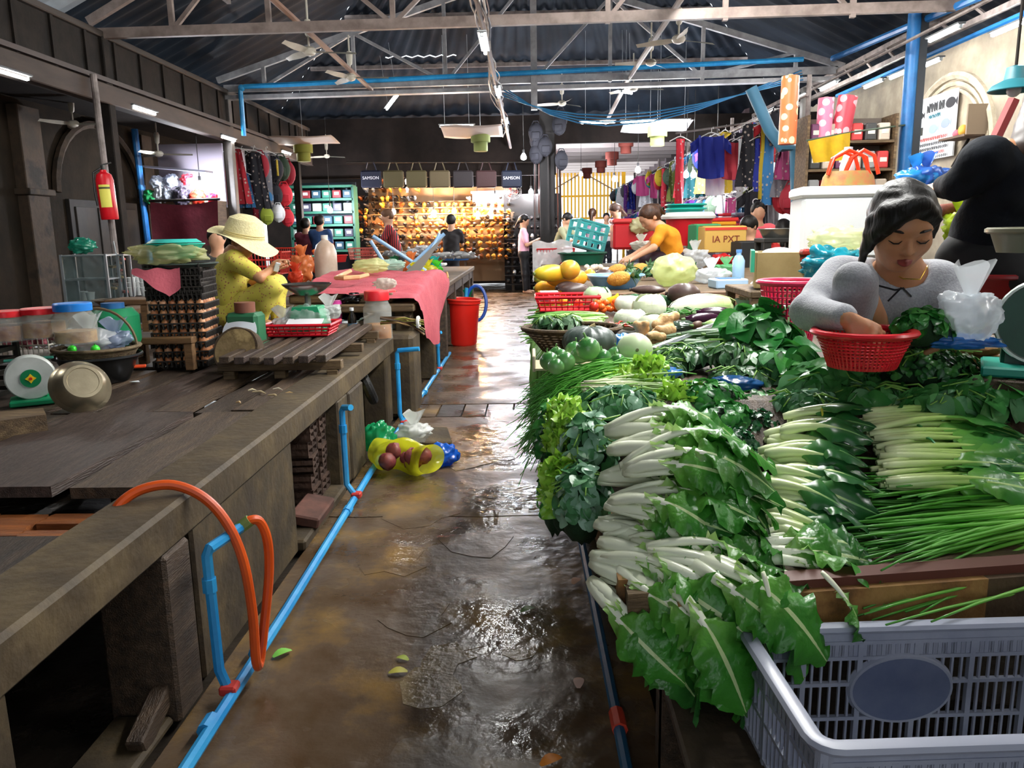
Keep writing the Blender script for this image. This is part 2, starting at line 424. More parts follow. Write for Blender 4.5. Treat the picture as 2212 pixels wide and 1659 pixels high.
# cross aisle at the far end
for x0 in (-6.0, -4.2, -2.6):
    slab([(x0, 14.0), (x0 + 1.58, 14.02), (x0 + 1.58, 18.9), (x0, 18.9)], FLOORB)
slab([(.36, 16.4), (4.4, 16.4), (4.4, 19.0), (.36, 19.0)], FLOORB)
slab([(.45, 19.05), (2.3, 19.05), (2.6, 36), (.45, 36)], M('#b7aea4', .35, '#8d857c', 2))
# peeled patches standing a few millimetres above the wet slab
pm = M('#6a5b45', .35, '#8c7a5c', 9, .4, 40, wet=(6, .1, .4))
for (px, py, s) in [(905, 1330, .16), (960, 1420, .11), (1010, 1385, .07), (1120, 1410, .06), (930, 1480, .12), (1000, 1000, .2), (1080, 980, .22), (1040, 1160, .25), (900, 1110, .22), (1090, 900, .2), (850, 1210, .18)]:
    c = on(px, py, 0); n = 11
    poly = [(c.x + math.cos(6.283 * i / n) * s * r2.uniform(.5, 1), c.y + math.sin(6.283 * i / n) * s * r2.uniform(.5, 1.1)) for i in range(n)]
    MB().prism(poly, -.002, r2.uniform(.0012, .0025)).build('worn_patch', pm if r2.random() < .3 else FLOORM, fl, smooth=0)

# ---- walls
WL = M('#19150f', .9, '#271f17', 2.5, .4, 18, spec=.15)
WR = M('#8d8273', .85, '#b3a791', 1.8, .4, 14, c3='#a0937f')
XL, XR, YF = -6.4, 6.3, 17.9
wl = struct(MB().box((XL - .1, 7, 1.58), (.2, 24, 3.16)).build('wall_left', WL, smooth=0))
wr = struct(MB().box((XR + .1, 7, 2.1), (.2, 24, 4.2)).build('wall_right', WR, smooth=0))
wb = MB(); wb.box((-4.2, -4.5, 2), (5, .2, 4)); wb.box((4.2, -4.5, 2), (5, .2, 4)); wb.box((0, -4.5, 3.4), (4, .2, 1.4))
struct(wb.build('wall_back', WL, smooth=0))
# far facade: deep dark fascia over the shop openings, an opening for the passage on the right
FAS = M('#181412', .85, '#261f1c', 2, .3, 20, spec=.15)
wf = MB()
wf.box((-2.9, YF + .05, 3.35), (7.0, .16, .95))
wf.box((-2.9, YF + .12, 2.75), (7.0, .1, .35))
wf.box((-6.3, YF + .1, 1.9), (.5, .3, 3.8)); wf.box((3.6, YF + .05, 3.5), (6.0, .16, .55))
wf.box((-3.2, YF + 3.4, 1.8), (7.6, .1, 3.6))
struct(wf.build('wall_far', FAS, smooth=0))
# pilasters and round-arched doorways on the left wall
PIL = M('#332b21', .85, '#211c16', 3, .4, 18, c3='#403225')
for i, (px, wd) in enumerate([(80, .45), (325, .35), (180, .0)]):
    if not wd: continue
    p = side(px, 500, XL + .05)
    b = MB(); b.box((XL + .06, p.y, 1.5), (.16, wd, 3.0), bev=.01); b.box((XL + .09, p.y, 1.95), (.22, wd + .1, .08), bev=.01); b.box((XL + .09, p.y, .1), (.24, wd + .1, .2), bev=.01)
    o = b.build('pilaster', PIL, wl)
p0, p1 = side(95, 450, XL), side(320, 450, XL)
yc, rr = (p0.y + p1.y) / 2, (p1.y - p0.y) / 2 * .82
arc = [(yc - rr * math.cos(math.pi * i / 16), 1.98 + rr * .85 * math.sin(math.pi * i / 16)) for i in range(17)]
b = MB(); b.tube([(XL + .05, y, z) for y, z in arc], .06, 6); b.build('arch_moulding', PIL, wl)
b = MB().box((XL + .03, yc, .95), (.06, rr * 1.6, 1.9), bev=.005); dr = struct(b.build('door_1', M('#171411', .8, '#231e19', 4)))
for k in (-1, 0, 1): MB().box((XL + .07, yc + k * rr * .5, .95), (.03, rr * .42, 1.7), bev=.006).build('panel', M('#1c1814', .75, '#28221c', 6), dr)
# arch niche on the right wall
a0, a1 = side(1955, 400, XR), side(2140, 400, XR)
yc, rr = (a0.y + a1.y) / 2, abs(a0.y - a1.y) / 2
for k, (q, t) in enumerate([(1.0, .06), (.90, .035), (.82, .03)]):
    arc = [(yc - q * rr * math.cos(math.pi * i / 20), 2.35 + q * 1.15 * math.sin(math.pi * i / 20)) for i in range(21)]
    arc = [(arc[0][0], 1.0)] + arc + [(arc[-1][0], 1.0)]
    MB().tube([(XR - .02, y, z) for y, z in arc], t, 6).build('arch_moulding', M('#c9bda6', .8, '#a29681', 5), wr)

# ---- roof: hipped, corrugated sheets; ridge along the aisle, hip over the far end
SHEET = M('#12171f', .7, '#1e2732', 1.2, 0, spec=.2); SHEETL = M('#8f9296', .5, '#aab0b4', 2)  # SHEETL: paler copy, for the daylit eave strip and the bounce sheet
RZ, EZ = 6.5, 3.95
def corr(fn, nu, nv, amp=.018, name='roof_sheet', m=SHEET):
    return fn
def sheet(P0, P1, Q0, Q1, n, m, parent, name='roof_sheet', amp=.02):
    """corrugated sheet: P0->P1 runs along the eave (corrugated), Q0,Q1 the upper edge"""
    P0, P1, Q0, Q1 = map(Vector, (P0, P1, Q0, Q1)); nr = (P1 - P0).cross(Q0 - P0).normalized()
    b = MB()
    def f(u, v):
        a = P0.lerp(P1, u); c = Q0.lerp(Q1, u); return a.lerp(c, v) + nr * (amp * math.sin(u * n * math.pi))
    b.grid(f, n * 2, 1); return b.build(name, m, parent, smooth=180)
rf = struct(MB().box((0, 3.0, RZ + .06), (.4, 13.5, .06)).build('ceiling', DSTEEL, smooth=0))
YH = 9.6
for i in range(7):      # side slopes, sheet by sheet; slight gaps let daylight in between the sheets
    y0, y1 = -4.5 + i * 2.02, -4.5 + (i + 1) * 2.02
    for sx in (-1, 1):
        zq = EZ - .22 + (RZ - EZ + .22) * .2
        sheet((sx * 5.75, y0, EZ - .22), (sx * 5.75, y1, EZ - .22), (sx * 4.6, y0, zq), (sx * 4.6, y1, zq), 16, SHEETL, rf, 'eave_sheet_lit')  # lower strip coloured paler to stand for daylight on the roof underside
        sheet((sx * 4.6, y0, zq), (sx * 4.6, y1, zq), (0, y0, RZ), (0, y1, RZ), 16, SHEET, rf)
for i in range(4):      # side slopes beside the hip
    y0, y1 = 9.64 + i * 2.1, 9.64 + (i + 1) * 2.1
    t0, t1 = (y0 - YH) / (18.2 - YH), (y1 - YH) / (18.2 - YH)
    for sx in (-1, 1):
        sheet((sx * 5.75, y0, EZ - .22), (sx * 5.75, y1, EZ - .22), (sx * 5.75 * t0, y0, RZ + (EZ - .22 - RZ) * t0), (sx * 5.75 * min(t1, 1), y1, RZ + (EZ - .22 - RZ) * min(t1, 1)), 14, SHEET, rf)
for k, (w0, w1) in enumerate([(0, .30), (.305, .62), (.625, 1.0)]):     # hip over the far end, three courses
    for i in range(6):
        v0, v1 = w0, w1 + (.012 if (k, i) not in ((0, 1), (1, 1), (1, 2)) else .001)
        def hp(u, v):
            x = (-5.75 + 11.5 * u) * (1 - v); return (x, 18.3 + (YH - 18.3) * v, EZ - .15 + (RZ - EZ + .15) * v + (.05 * k if False else 0))
        u0, u1 = i / 6, (i + 1) / 6
        sheet(hp(u0, v0), hp(u1, v0), hp(u0, v1), hp(u1, v1), 12, SHEET, rf)
for y in (10.9, 12.6, 14.3, 15.9):
    t = (18.3 - y) / (18.3 - YH); x = 5.75 * (1 - t); z = EZ - .15 + (RZ - EZ + .15) * t - .06
    MB().bar((-x, y, z), (x, y, z), .05, .07).build('purlin', STEEL, rf, smooth=0)
for sx in (-1, 1):
    for q in (.3, .62):
        MB().bar((sx * 5.75 * (1 - q), -4, EZ - .3 + (RZ - EZ + .2) * q), (sx * 5.75 * (1 - q), 9.6 + 5 * (1 - q) * .5, EZ - .3 + (RZ - EZ + .2) * q), .05, .07).build('purlin', STEEL, rf, smooth=0)

# ---- side bays: low ceilings, fascia beams with ribbed panels, columns
for sx, nm in ((-1, 'left'), (1, 'right')):
    xb = 4.85 * sx
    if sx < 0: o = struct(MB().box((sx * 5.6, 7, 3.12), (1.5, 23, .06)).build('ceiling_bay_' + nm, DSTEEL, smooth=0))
    if sx < 0: MB().box((5.7 * sx, 7, 3.17), (1.6, 23, .03)).build('bounce_sheet', SHEETL, o, smooth=0)  # unseen pale sheet, added to bounce skylight up to the eaves
    bm = struct(root('trim_1' if sx < 0 else 'trim_2', (0, 0, 0), 'dark ribbed fascia with a brown timber beam along the %s of the hall' % ('unlit side' if sx < 0 else 'bright stall side'), 'beam'))
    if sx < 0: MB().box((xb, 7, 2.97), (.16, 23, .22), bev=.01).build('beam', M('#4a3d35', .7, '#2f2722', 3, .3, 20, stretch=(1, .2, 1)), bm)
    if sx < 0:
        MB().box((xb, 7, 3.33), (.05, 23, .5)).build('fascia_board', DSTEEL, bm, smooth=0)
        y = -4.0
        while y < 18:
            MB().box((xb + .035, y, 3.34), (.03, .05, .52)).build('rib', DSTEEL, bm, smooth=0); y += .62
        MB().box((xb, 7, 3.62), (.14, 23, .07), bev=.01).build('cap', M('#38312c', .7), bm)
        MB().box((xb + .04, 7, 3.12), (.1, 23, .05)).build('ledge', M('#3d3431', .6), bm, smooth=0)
    else:
        for zz in (3.5, 3.72):
            MB().box((xb, 7, zz), (.06, 23, .06)).build('rail', STEEL, bm, smooth=0)
        y = 2
        while y < 18:
            MB().bar((xb, y, 3.5), (xb, y + .35, 3.72), .03).build('lattice_bar', STEEL, bm, smooth=0); y += .7
YT = (1.9, 5.65, 9.4, 13.15, 16.9)
for i, y_ in enumerate(YT[2:]):
    for sx in (-1, 1):
        y = y_
        x = 4.85 * sx if sx < 0 else 4.6
        lab = {(0, -1): 'dark steel column under the near end of the ribbed fascia', (1, -1): 'grey steel column rising behind the woman in the straw hat',
               (2, -1): 'dark steel column beside the hanging backpacks', (0, 1): 'blue painted pole standing in front of the arched wall',
               (1, 1): 'grey and blue post beside the yellow cloth', (2, 1): 'slim grey post in the clothes stall row'}[(i, sx)]
        y += .65 * (sx > 0); c = root('steel_column', (x, y, 0), lab, 'column'); c['kind'] = 'structure'
        if sx > 0 and i == 0:
            MB().box((.09, .05, 1.9), (.1, .16, 3.8)).build('web', M('#2b3036', .6), c, smooth=0)
            MB().cyl((-.02, 0, 0), (-.02, 0, 3.8), .075, n=12).build('pole', DBLUE, c)
        else:
            MB().box((0, 0, 1.8), (.14, .14, 3.6), bev=.01).build('post', M('#54504d', .55, '#3d3a38', 4) if i == 1 else DSTEEL, c)
            if sx > 0: MB().cyl((-.12, -.06, 0), (-.12, -.06, 2.2), .06, n=10).build('pipe', DBLUE, c)
        MB().box((0, 0, .03), (.26, .26, .06), bev=.01).build('base_plate', DSTEEL, c)
# slim pole with the extinguisher, left bay
q0 = at(205, 230, 8.9)
pl = root('pipe_post', (q0.x + .06, 8.9, 0), 'thin grey steel pole carrying the red fire extinguisher', 'post'); pl['kind'] = 'structure'
MB().cyl((0, 0, 0), (-.04, 0, 3.1), .035, n=10).build('pole', STEEL, pl); MB().box((0, 0, .02), (.16, .16, .04), bev=.005).build('foot', DSTEEL, pl)
q0 = at(315, 450, 12.5)
pl = root('blue_pipe_post', (q0.x, 12.5, 0), 'tall dark blue drain pipe in front of the bag stall', 'pipe')
MB().cyl((0, 0, 0), (-.05, 0, 3.0), .05, n=10).build('pipe', DBLUE, pl)
for z in (.8, 2.1): MB().cyl((-.05 * z / 3, 0, z), (-.05 * z / 3, 0, z + .06), .06, n=10).build('collar', DBLUE, pl)

# ---- trusses
def roofz(x, y):
    s = EZ - .22 + (5.75 - abs(x)) / 5.75 * (RZ - EZ + .22)
    h = EZ - .15 + (18.3 - y) / (18.3 - YH) * (RZ - EZ + .15)
    return min(s, h) - .1
for i, y in enumerate(YT[:4]):
    lab = ['steel roof truss overhead behind the first row of tubes', 'steel roof truss high over the vegetable stall', 'nearer of two steel roof trusses seen across the hall, rust brown tie',
           'farther steel roof truss with a blue pipe lying on its tie'][i]
    t = root('roof_truss', (0, y, 0), lab, 'truss'); t['kind'] = 'structure'
    m = M('#6d5f58', .6, '#8d7f78', 5) if i == 2 else M('#7f7f82', .55, '#a5a5a8', 5)
    zt = 3.66 if i != 3 else 3.70
    b = MB(); b.bar((-4.85, 0, zt - .03), (4.85, 0, zt + .05), .07, .11); b.build('tie_beam', m, t, smooth=0)
    if i == 3: MB().bar((-4.85, 0, zt - .17), (4.85, 0, zt - .08), .16, .06).build('tie_flange', m, t, smooth=0)
    xs = [-4.2, -2.75, -1.3, 0.1 if i == 3 else .25, 1.3, 2.75, 4.2] if i == 3 else [-4.0, -2.9, -1.5, .9, 2.2, 3.6]
    for sx in (-1, 1):
        MB().bar((sx * 4.95, 0, zt + .1), (0 if roofz(0, y) > 5 else sx * 2, 0, min(roofz(0, y), 6.3)), .07, .09).build('top_chord', m, t, smooth=0)
    for k, x in enumerate(xs):
        top = min(roofz(x, y), zt + .1 + (4.95 - abs(x)) * (min(roofz(0, y), 6.3) - zt - .1) / 4.95)
        big = i == 3 and k == 3
        MB().bar((x, 0, zt - (.45 if big else .05)), (x, 0, top), .13 if big else .055, .1 if big else .055).build('king_post' if big else 'vertical_strut', m, t, smooth=0)
        if k + 1 < len(xs):
            x2 = xs[k + 1]; top2 = min(roofz(x2, y), zt + .1 + (4.95 - abs(x2)) * (min(roofz(0, y), 6.3) - zt - .1) / 4.95)
            if k % 2 == (0 if x < 0 else 1): MB().bar((x, .02, zt), (x2, .02, top2), .045).build('diagonal_strut', m, t, smooth=0)
            else: MB().bar((x, .02, top), (x2, .02, zt), .045).build('diagonal_strut', m, t, smooth=0)
# lengthwise hanging rails that carry fans and lamps
def rail(name, pts, r, m, label, cat='rail', n=6):
    o = MB().tube(pts, r, n).build(name, m); return tag(o, label, cat)
rail('hanging_rail', [(-2.9, -2, 3.92), (-2.75, 5, 3.88), (-2.5, 13.2, 3.62)], .035, M('#7b5f50', .6), 'brown lengthwise rail holding the fans on the dark side of the hall')
rail('hanging_rail', [(1.78, -2, 3.95), (1.75, 6, 3.9), (1.6, 13.2, 3.7), (1.55, 16.5, 3.45)], .035, M('#8a8380', .5), 'grey lengthwise rail holding the fans above the stall side')
rail('hanging_rail', [(-.47, -2, 3.5), (-.46, 6, 3.46), (-.42, 14, 3.3), (-.38, 17.3, 3.1)], .03, M('#4a3a34', .6), 'dark lengthwise rail of the middle lamp row above the aisle')
wb_ = root('wire_bundle', (0, 0, 0), 'tangled bundle of black, grey and blue wires along the middle lamp rail', 'wires')
for k in range(7):
    ph = k * 1.1; c = ['#2a2a2c', '#77706a', '#3b4d63', '#222222', '#8a8078', '#2d3748', '#5b4036'][k]
    MB().tube([(-.47 + .05 * math.sin(ph + y * .9) + .04 * math.cos(2.3 * y + k), y, 3.52 - y * .012 + .07 * math.sin(y * 1.3 + k) + .03 * k) for y in np.arange(-1, 17.2, .45)],
              .008 + .003 * (k % 2), 5).build('wire', M(c, .5), wb_)
# blue water pipe on the far truss, with its drop at the column and its run along the right side
bp = root('overhead_water_pipe', (0, 13.02, 0), 'bright blue water pipe lying along the far truss tie', 'pipe')
a, c, d = at(527, 293, 13.02), at(527, 187, 13.02), at(1735, 128, 13.02)
MB().tube([(a.x, 0, a.z), (a.x, 0, c.z - .06), (a.x + .03, 0, c.z - .015), (a.x + .08, 0, c.z), (d.x, 0, d.z)], .038, 8).build('pipe', BLUEP, bp)
MB().ball((a.x + .02, 0, c.z - .02), .055, 8, 6).build('elbow', BLUEP, bp)
rail('overhead_water_pipe', [(4.72, 13.0, d.z), (4.72, 8, 3.62), (4.72, 3, 3.6)], .045, DBLUE, 'dark blue pipe running under the roof above the bright stall side', 'pipe', 8)
b0, b1 = at(1088, 208, 13.0), at(1735, 172, 13.0)
bc_ = root('blue_cables', b0, 'four sagging blue cables strung from the king post across the hall', 'cable')
for k in range(4):
    MB().tube([(b1 - b0) * u + Vector((0, .03 * k, .05 * k - (u - u * u) * (1.3 + .35 * k) * (1.6 - u))) for u in (0, .08, .16, .25, .35, .5, .65, .8, .9, 1)], .011, 5).build('cable', M('#1d6f9e', .5), bc_)

# ---- left counter in the foreground: kerb beam, side panels, hollow bays, plank deck
cz = .62
ct = root('market_counter', (0, 0, 0), 'low worn concrete and plank counter running along the aisle beside the blue pipe', 'counter')
KB = M('#3c3122', .7, '#5e4f36', 4, .5, 26, c3='#493c29')
MB().box((-1.1, 3.22, cz - .06), (.2, 4.9, .12), bev=.012).build('kerb_beam', KB, ct)
def cpart(name, y0, y1, z0, z1, x0=-1.19, x1=-1.02, m=CONC): return MB().box(((x0 + x1) / 2, (y0 + y1) / 2, (z0 + z1) / 2), (x1 - x0, y1 - y0, z1 - z0), bev=.01).build(name, m, ct)
cpart('side_panel', .4, 1.36, 0, .5); cpart('post', 1.98, 2.14, 0, .5, -1.2, -1.0, WOOD2)
cpart('side_panel', 2.2, 3.2, 0, .5); cpart('post', 3.98, 4.2, 0, .5, -1.2, -1.01); cpart('side_panel', 4.2, 4.56, 0, .5, -1.16, -1.0); cpart('post', 5.4, 5.62, 0, .5)
cpart('sill', 1.36, 1.98, 0, .03); cpart('sill', 3.2, 3.98, 0, .05, -1.2, -.99)
for y0, y1 in ((.4, 1.9), (2.0, 3.6), (3.8, 5.6)): cpart('back_panel', y0, y1, 0, .45, -3.0, -2.92, CONC2)
for y in (.7, 2.1, 3.4, 4.6): MB().bar((-3.0, y, .44), (-1.15, y, .44), .1, .1).build('joist', WOOD, ct, smooth=0)
for x, y in ((-1.9, 1.75), (-1.75, 3.2), (-2.0, 4.5)): MB().box((x, y, .24), (.09, .09, .48)).build('inner_leg', CONC2, ct, smooth=0)
# plank deck (each plank its own piece)
def plank(x0, x1, y0, y1, z, m, t=.035, tilt=0.0, yaw=0.0, parent=ct):
    b = MB(); n = 6; a = [r2.uniform(-.006, .006) for _ in range(2 * n + 2)]
    poly = [(x0 + a[i], y0 + (y1 - y0) * i / n) for i in range(n + 1)] + [(x1 + a[n + 1 + i], y1 - (y1 - y0) * i / n) for i in range(n + 1)]
    cx, cy = (x0 + x1) / 2, (y0 + y1) / 2
    b.prism([(x - cx, y - cy) for x, y in poly], -t, 0)
    return b.build('plank', m, parent, (cx, cy, z), (0, tilt, yaw), smooth=30)
WP = [WOOD, WOOD2, M('#2d231d', .5, '#50413a', 5, .5, 26, stretch=(9, 1, 9), c3='#3d312b')]
plank(-1.42, -1.215, 2.27, 3.3, .605, WP[1]); plank(-2.0, -1.47, 2.27, 3.29, .61, WP[2]); plank(-2.55, -2.03, 2.3, 3.3, .6, WP[0])
for x0, x1, y1, m in ((-1.31, -1.215, 4.5, 1), (-1.48, -1.365, 4.5, 0), (-1.66, -1.54, 4.5, 1), (-1.9, -1.70, 4.6, 2), (-2.12, -1.94, 4.5, 0), (-2.4, -2.15, 4.4, 1)):
    plank(x0, x1, 3.33, y1, .6 + r2.uniform(-.008, .006), WP[m])
plank(-2.95, -2.62, 2.5, 3.1, .64, WP[1]); plank(-2.95, -2.4, 3.3, 5.6, .59, WP[0]); plank(-2.4, -1.9, 4.55, 5.7, .6, WP[0]); plank(-1.88, -1.22, 4.6, 5.7, .585, WP[2])
OW = M('#6e3a17', .5, '#9c5a27', 4, .4, 30, stretch=(1, 8, 8), c3='#7f4820')
for x0, x1, y0, y1 in ((-1.95, -1.62, 2.06, 2.24), (-1.61, -1.46, 2.06, 2.23), (-1.45, -1.24, 2.15, 2.235), (-1.45, -1.24, 2.05, 2.1)):
    plank(x0, x1, y0, y1, .535, OW)
for x0, x1, y0, y1 in ((-1.6, -1.22, 1.0, 2.03), (-2.0, -1.63, 1.0, 2.03), (-2.5, -2.03, 1.0, 2.03), (-1.6, -1.22, .3, .98), (-2.1, -1.62, .3, .98)):
    plank(x0, x1, y0, y1, .545, WP[r2.randrange(3)])
# raised slatted pallet
pt = root('slatted_pallet', (-1.33, 4.75, .6), 'raised grey slatted wooden pallet on the counter in front of the red basket', 'pallet', rz=.03)
for k in range(7):
    MB().box((-.3 + k * .085, 0, .115), (.055, 1.55 - .04 * abs(k - 3), .04), bev=.004).build('slat', WP[k % 2 + 1 if k % 2 else 1], pt, rot=(0, 0, r2.uniform(-.012, .012)))
for y in (-.62, 0, .6): MB().box((-.03, y, .07), (.66, .06, .05), bev=.004).build('bearer', WOODX, pt)
for x in (-.3, -.03, .25):
    for y in (-.62, .6): MB().box((x, y, .022), (.06, .07, .045), bev=.004).build('foot', WOODX, pt)
# second counter further back: posts, plank front, worktop
c2 = root('market_counter', (0, 0, 0), 'taller wooden trading counter with posts beyond the pink cloth', 'counter')
MB().box((-1.75, 9.2, .80), (1.75, 6.6, .06), bev=.01).build('worktop', WOODX, c2)
for y in (6.05, 7.3, 8.4, 9.5, 10.6, 11.8, 12.45):
    MB().box((-.97, y, .39), (.14, .12, .77), bev=.01).build('post', CONC if y < 8 else WOOD2, c2)
MB().box((-.94, 9.2, .71), (.06, 6.5, .12), bev=.01).build('front_rail', WOOD2, c2)
for k in range(9): MB().box((-1.3, 6.3 + .7 * k, .35), (.04, .64, .7), bev=.006).build('board', CONC2 if k < 3 else WP[k % 3], c2)
for y0, h in ((5.92, .62),): MB().box((-1.02, y0, h / 2), (.3, .42, h), bev=.03).build('concrete_block', CONC, c2)
MB().box((-1.75, 6.02, .56), (1.7, .5, .1), bev=.01).build('end_plank', WOODX, c2)
# ================================================================== LAMPS AND FANS
TUBE_M = Mglow('#fbfaf6', TUBE_W); BATTEN = M('#5a5d60', .5); CAPM = M('#9aa0a4', .5)
_tube_me = MB().cyl((0, -.29, 0), (0, .29, 0), .016, n=6).mesh('tube', TUBE_M)
_bat_me = MB().box((0, 0, .034), (.09, .66, .02), bev=.006).mesh('batten', BATTEN)  # made wide to keep the tubes' light off the roof
_cap_me = MB().box((0, 0, .012), (.035, .025, .05), bev=.005).mesh('end_cap', CAPM)
def tube_lamp(p, label, rz=0.0, tilt=0.0, group=None, hang=0.0, s=1.0):
    o = root('fluorescent_lamp', p, label, 'lamp', rot=(tilt, 0, rz), group=group, scale=s)
    put('batten', _bat_me, o); put('tube', _tube_me, o)
    for y in (-.305, .305): put('end_cap', _cap_me, o, (0, y, 0))
    if hang:
        for y in (-.22, .22): MB().cyl((0, y, .05), (0, y, .05 + hang), .004, n=5).build('hanging_wire', CAPM, o)
    return o
for k, (px, py) in enumerate([(15, 158), (310, 240), (492, 300), (617, 331)]):
    tube_lamp(side(px, py, -4.78), ['glowing tube at the photo edge under the fascia beam, nearest on the dark side', 'glowing tube under the fascia beam above the fire extinguisher',
              'glowing tube beside the steel column above the red clothes', 'small far tube by the hanging backpacks under the fascia beam'][k], tilt=.0)
tube_lamp((-4.78, 4.2, 2.83), 'glowing tube further along the fascia beam on the dark side')
for k, (px, py) in enumerate([(1045, 97), (1076, 200), (1093, 264), (1102, 292)]):
    tube_lamp(side(px, py, -.42), ['nearest visible glowing tube on the middle wire rail', 'second glowing tube down the middle wire rail', 'third glowing tube down the middle wire rail', 'lowest glowing tube at the end of the middle wire rail'][k], tilt=-.05)
for y in (5.4, 7.4): tube_lamp((-.42, y, 3.44), 'glowing tube on the middle wire rail above the aisle', group='tubes above the aisle out of the frame', s=.95)
for k, (px, py) in enumerate([(2040, 74), (1790, 187), (1728, 212), (1665, 240), (1578, 292)]):
    tube_lamp(side(px, py, 4.3), ['bright tube in front of the wall above the arch, upper row', 'bright tube just behind the blue pole, row over the clothes stalls', 'bright tube over the red patterned cloth roll',
              'bright tube crossing the orange cloth roll', 'far tube at the end of the row over the clothes'][k])
for k, (px, py) in enumerate([(2180, 62), (2005, 140), (1945, 161), (1887, 182)]):
    tube_lamp(side(px, py, 5.0), ['bright tube at the right photo edge near the wall', 'bright tube right of the blue pole by the arch', 'short tube partly behind the blue pole', 'bright tube left of the blue pole in the wall row'][k])
rail('lamp_rail', [(4.3, -2, 3.4), (4.3, 17.9, 3.38)], .02, STEEL, 'thin rail carrying the upper row of tubes over the stalls')
rail('lamp_rail', [(5.0, -2, 3.42), (5.0, 13.5, 3.42)], .03, DBLUE, 'blue rail carrying the tube row along the arched wall')
for y in (1.6, 4.4, 7.0): tube_lamp((4.3, y, 3.32), 'bright tube of the stall row nearer than the frame shows', group='stall row tubes out of the frame', s=1.3)
for x_, y, z_ in ((1.2, 2.6, 2.9), (1.1, 3.6, 2.85), (1.3, 4.7, 2.9), (1.5, 5.6, 3.1), (1.75, 6.6, 3.5), (1.75, 7.6, 3.75), (1.75, 8.6, 3.86)): tube_lamp((x_, y, z_), 'unseen tube lamp added to brighten the leafy vegetable stall', group='added tubes over the vegetable stall', hang=.8 if z_ < 3 else .1, s=1.2 if y < 3 else 1.8)  # lamps added out of view to brighten the produce further back
tube_lamp(at(848, 220, 14.2), 'slanting tube left of the middle row, under the far truss', rz=.55, tilt=-.3, hang=.9)
tube_lamp(at(1354, 200, 14.0), 'small slanting tube below the fan right of the middle', rz=-.4, tilt=.1, hang=.9)
for k, (px, py) in enumerate([(987, 273), (1291, 265), (1378, 263), (1452, 262)]):
    tube_lamp(at(px, py, 14.8), ['crosswise tube above the pale hanging sheet', 'crosswise tube left of the long bright pair', 'crosswise tube, inner one of the long bright pair', 'crosswise tube, outer one of the long bright pair'][k], rz=math.pi / 2, hang=1.5)
# bulbs
GW, GO = Mglow('#f2f6ff', BULB_W), Mglow('#ffc27a', BULB_W)
_bulb = {k: MB().lathe([(.005, .06), (.02, .05), (.03, .03), (.05, 0), (.055, -.03), (.045, -.06), (.001, -.08)], 8).mesh('bulb', m) for k, m in (('w', GW), ('o', GO))}
_sock = MB().cyl((0, 0, .05), (0, 0, .12), .022, n=8).mesh('socket', M('#1a1a1a', .5))
for px, py, y, k, lab in [(1131, 337, 16.0, 'w', 'large white bulb hanging alone right of the green lantern'), (432, 398, 12.3, 'w', 'white bulb among the wrapped bags of the left stall'),
        (713, 452, 17.0, 'w', 'white bulb in front of the green shelves'), (850, 456, 18.0, 'o', 'warm bulb beside the head of the person in plaid'), (937, 459, 18.2, 'w', 'white bulb over the dark flat shoes'),
        (981, 454, 18.2, 'o', 'warm bulb in the middle of the shoe stall'), (1032, 461, 18.2, 'o', 'warm bulb over the tan shoes'), (1069, 424, 18.2, 'w', 'white bulb under the pink shelf top'),
        (1147, 413, 18.4, 'w', 'white bulb beside the table fan'), (1255, 375, 22, 'w', 'white bulb over the passage entrance'), (1378, 365, 16.2, 'w', 'white bulb on the backpacks of the clothes stall'),
        (1327, 385, 18.5, 'w', 'small white bulb beside the passage'), (1482, 375, 14.6, 'w', 'left one of two white bulbs by the blue jersey'), (1498, 375, 14.6, 'w', 'right one of two white bulbs by the blue jersey'),
        (1545, 434, 14.0, 'w', 'white bulb over the folded fabric piles')]:
    o = root('light_bulb', at(px, py, y), lab, 'bulb'); put('bulb', _bulb[k], o); put('socket', _sock, o)
    MB().cyl((0, 0, .1), (0, 0, max(.6, 3.75 - o.location.z)), .006, n=5).build('cord', M('#1a1a1a', .5), o)
# ceiling fans
FANW = M('#b9b4a6', .4, '#cfcabc', 5)
_hub = MB().lathe([(.001, .05), (.05, .05), (.075, .03), (.08, 0), (.06, -.03), (.02, -.045), (.001, -.045)], 16).mesh('motor_housing', FANW)
_can = MB().lathe([(.02, .16), (.035, .18), (.045, .3), (.03, .34), (.001, .34)], 12).mesh('canopy', FANW)
_rod = MB().cyl((0, 0, .03), (0, 0, .55), .012, n=8).mesh('down_rod', FANW)
_blade = MB().grid(lambda u, v: (.06 + u * .46, (v - .5) * (.05 + .06 * math.sin(math.pi * min(u * 1.15, 1) ** .8)), .012 * (v - .5) * 2), 6, 2).mesh('blade', FANW, 180)
for px, py, y, a, s, lab in [(668, 112, 10.3, .25, 1.1, 'ceiling fan highest on the dark side of the hall'), (757, 168, 11.9, .1, 1.05, 'ceiling fan hanging before the far truss left of the middle'),
        (1466, 86, 10.6, .5, 1.1, 'large ceiling fan on the bright side near the top'), (1406, 136, 12.2, 1.0, 1.0, 'white ceiling fan in front of the blue pipe'),
        (1368, 192, 13.6, .2, 1.0, 'small ceiling fan above the slanting tube'), (1214, 224, 15.2, .8, 1.0, 'far dark ceiling fan right of the king post'),
        (342, 333, 12.5, .4, .95, 'ceiling fan in the dark bay above the bag stall'), (706, 338, 17.0, .7, .8, 'far ceiling fan beside the yellow green lantern'), (158, 268, 10.6, .1, .9, 'dim ceiling fan in the unlit bay')]:
    o = root('ceiling_fan', at(px, py, y), lab, 'fan', rz=a, scale=s)
    put('motor_housing', _hub, o); put('canopy', _can, o); put('down_rod', _rod, o)
    for k in range(3): put('blade', _blade, o, (0, 0, 0), (.12, 0, k * 2.0944))
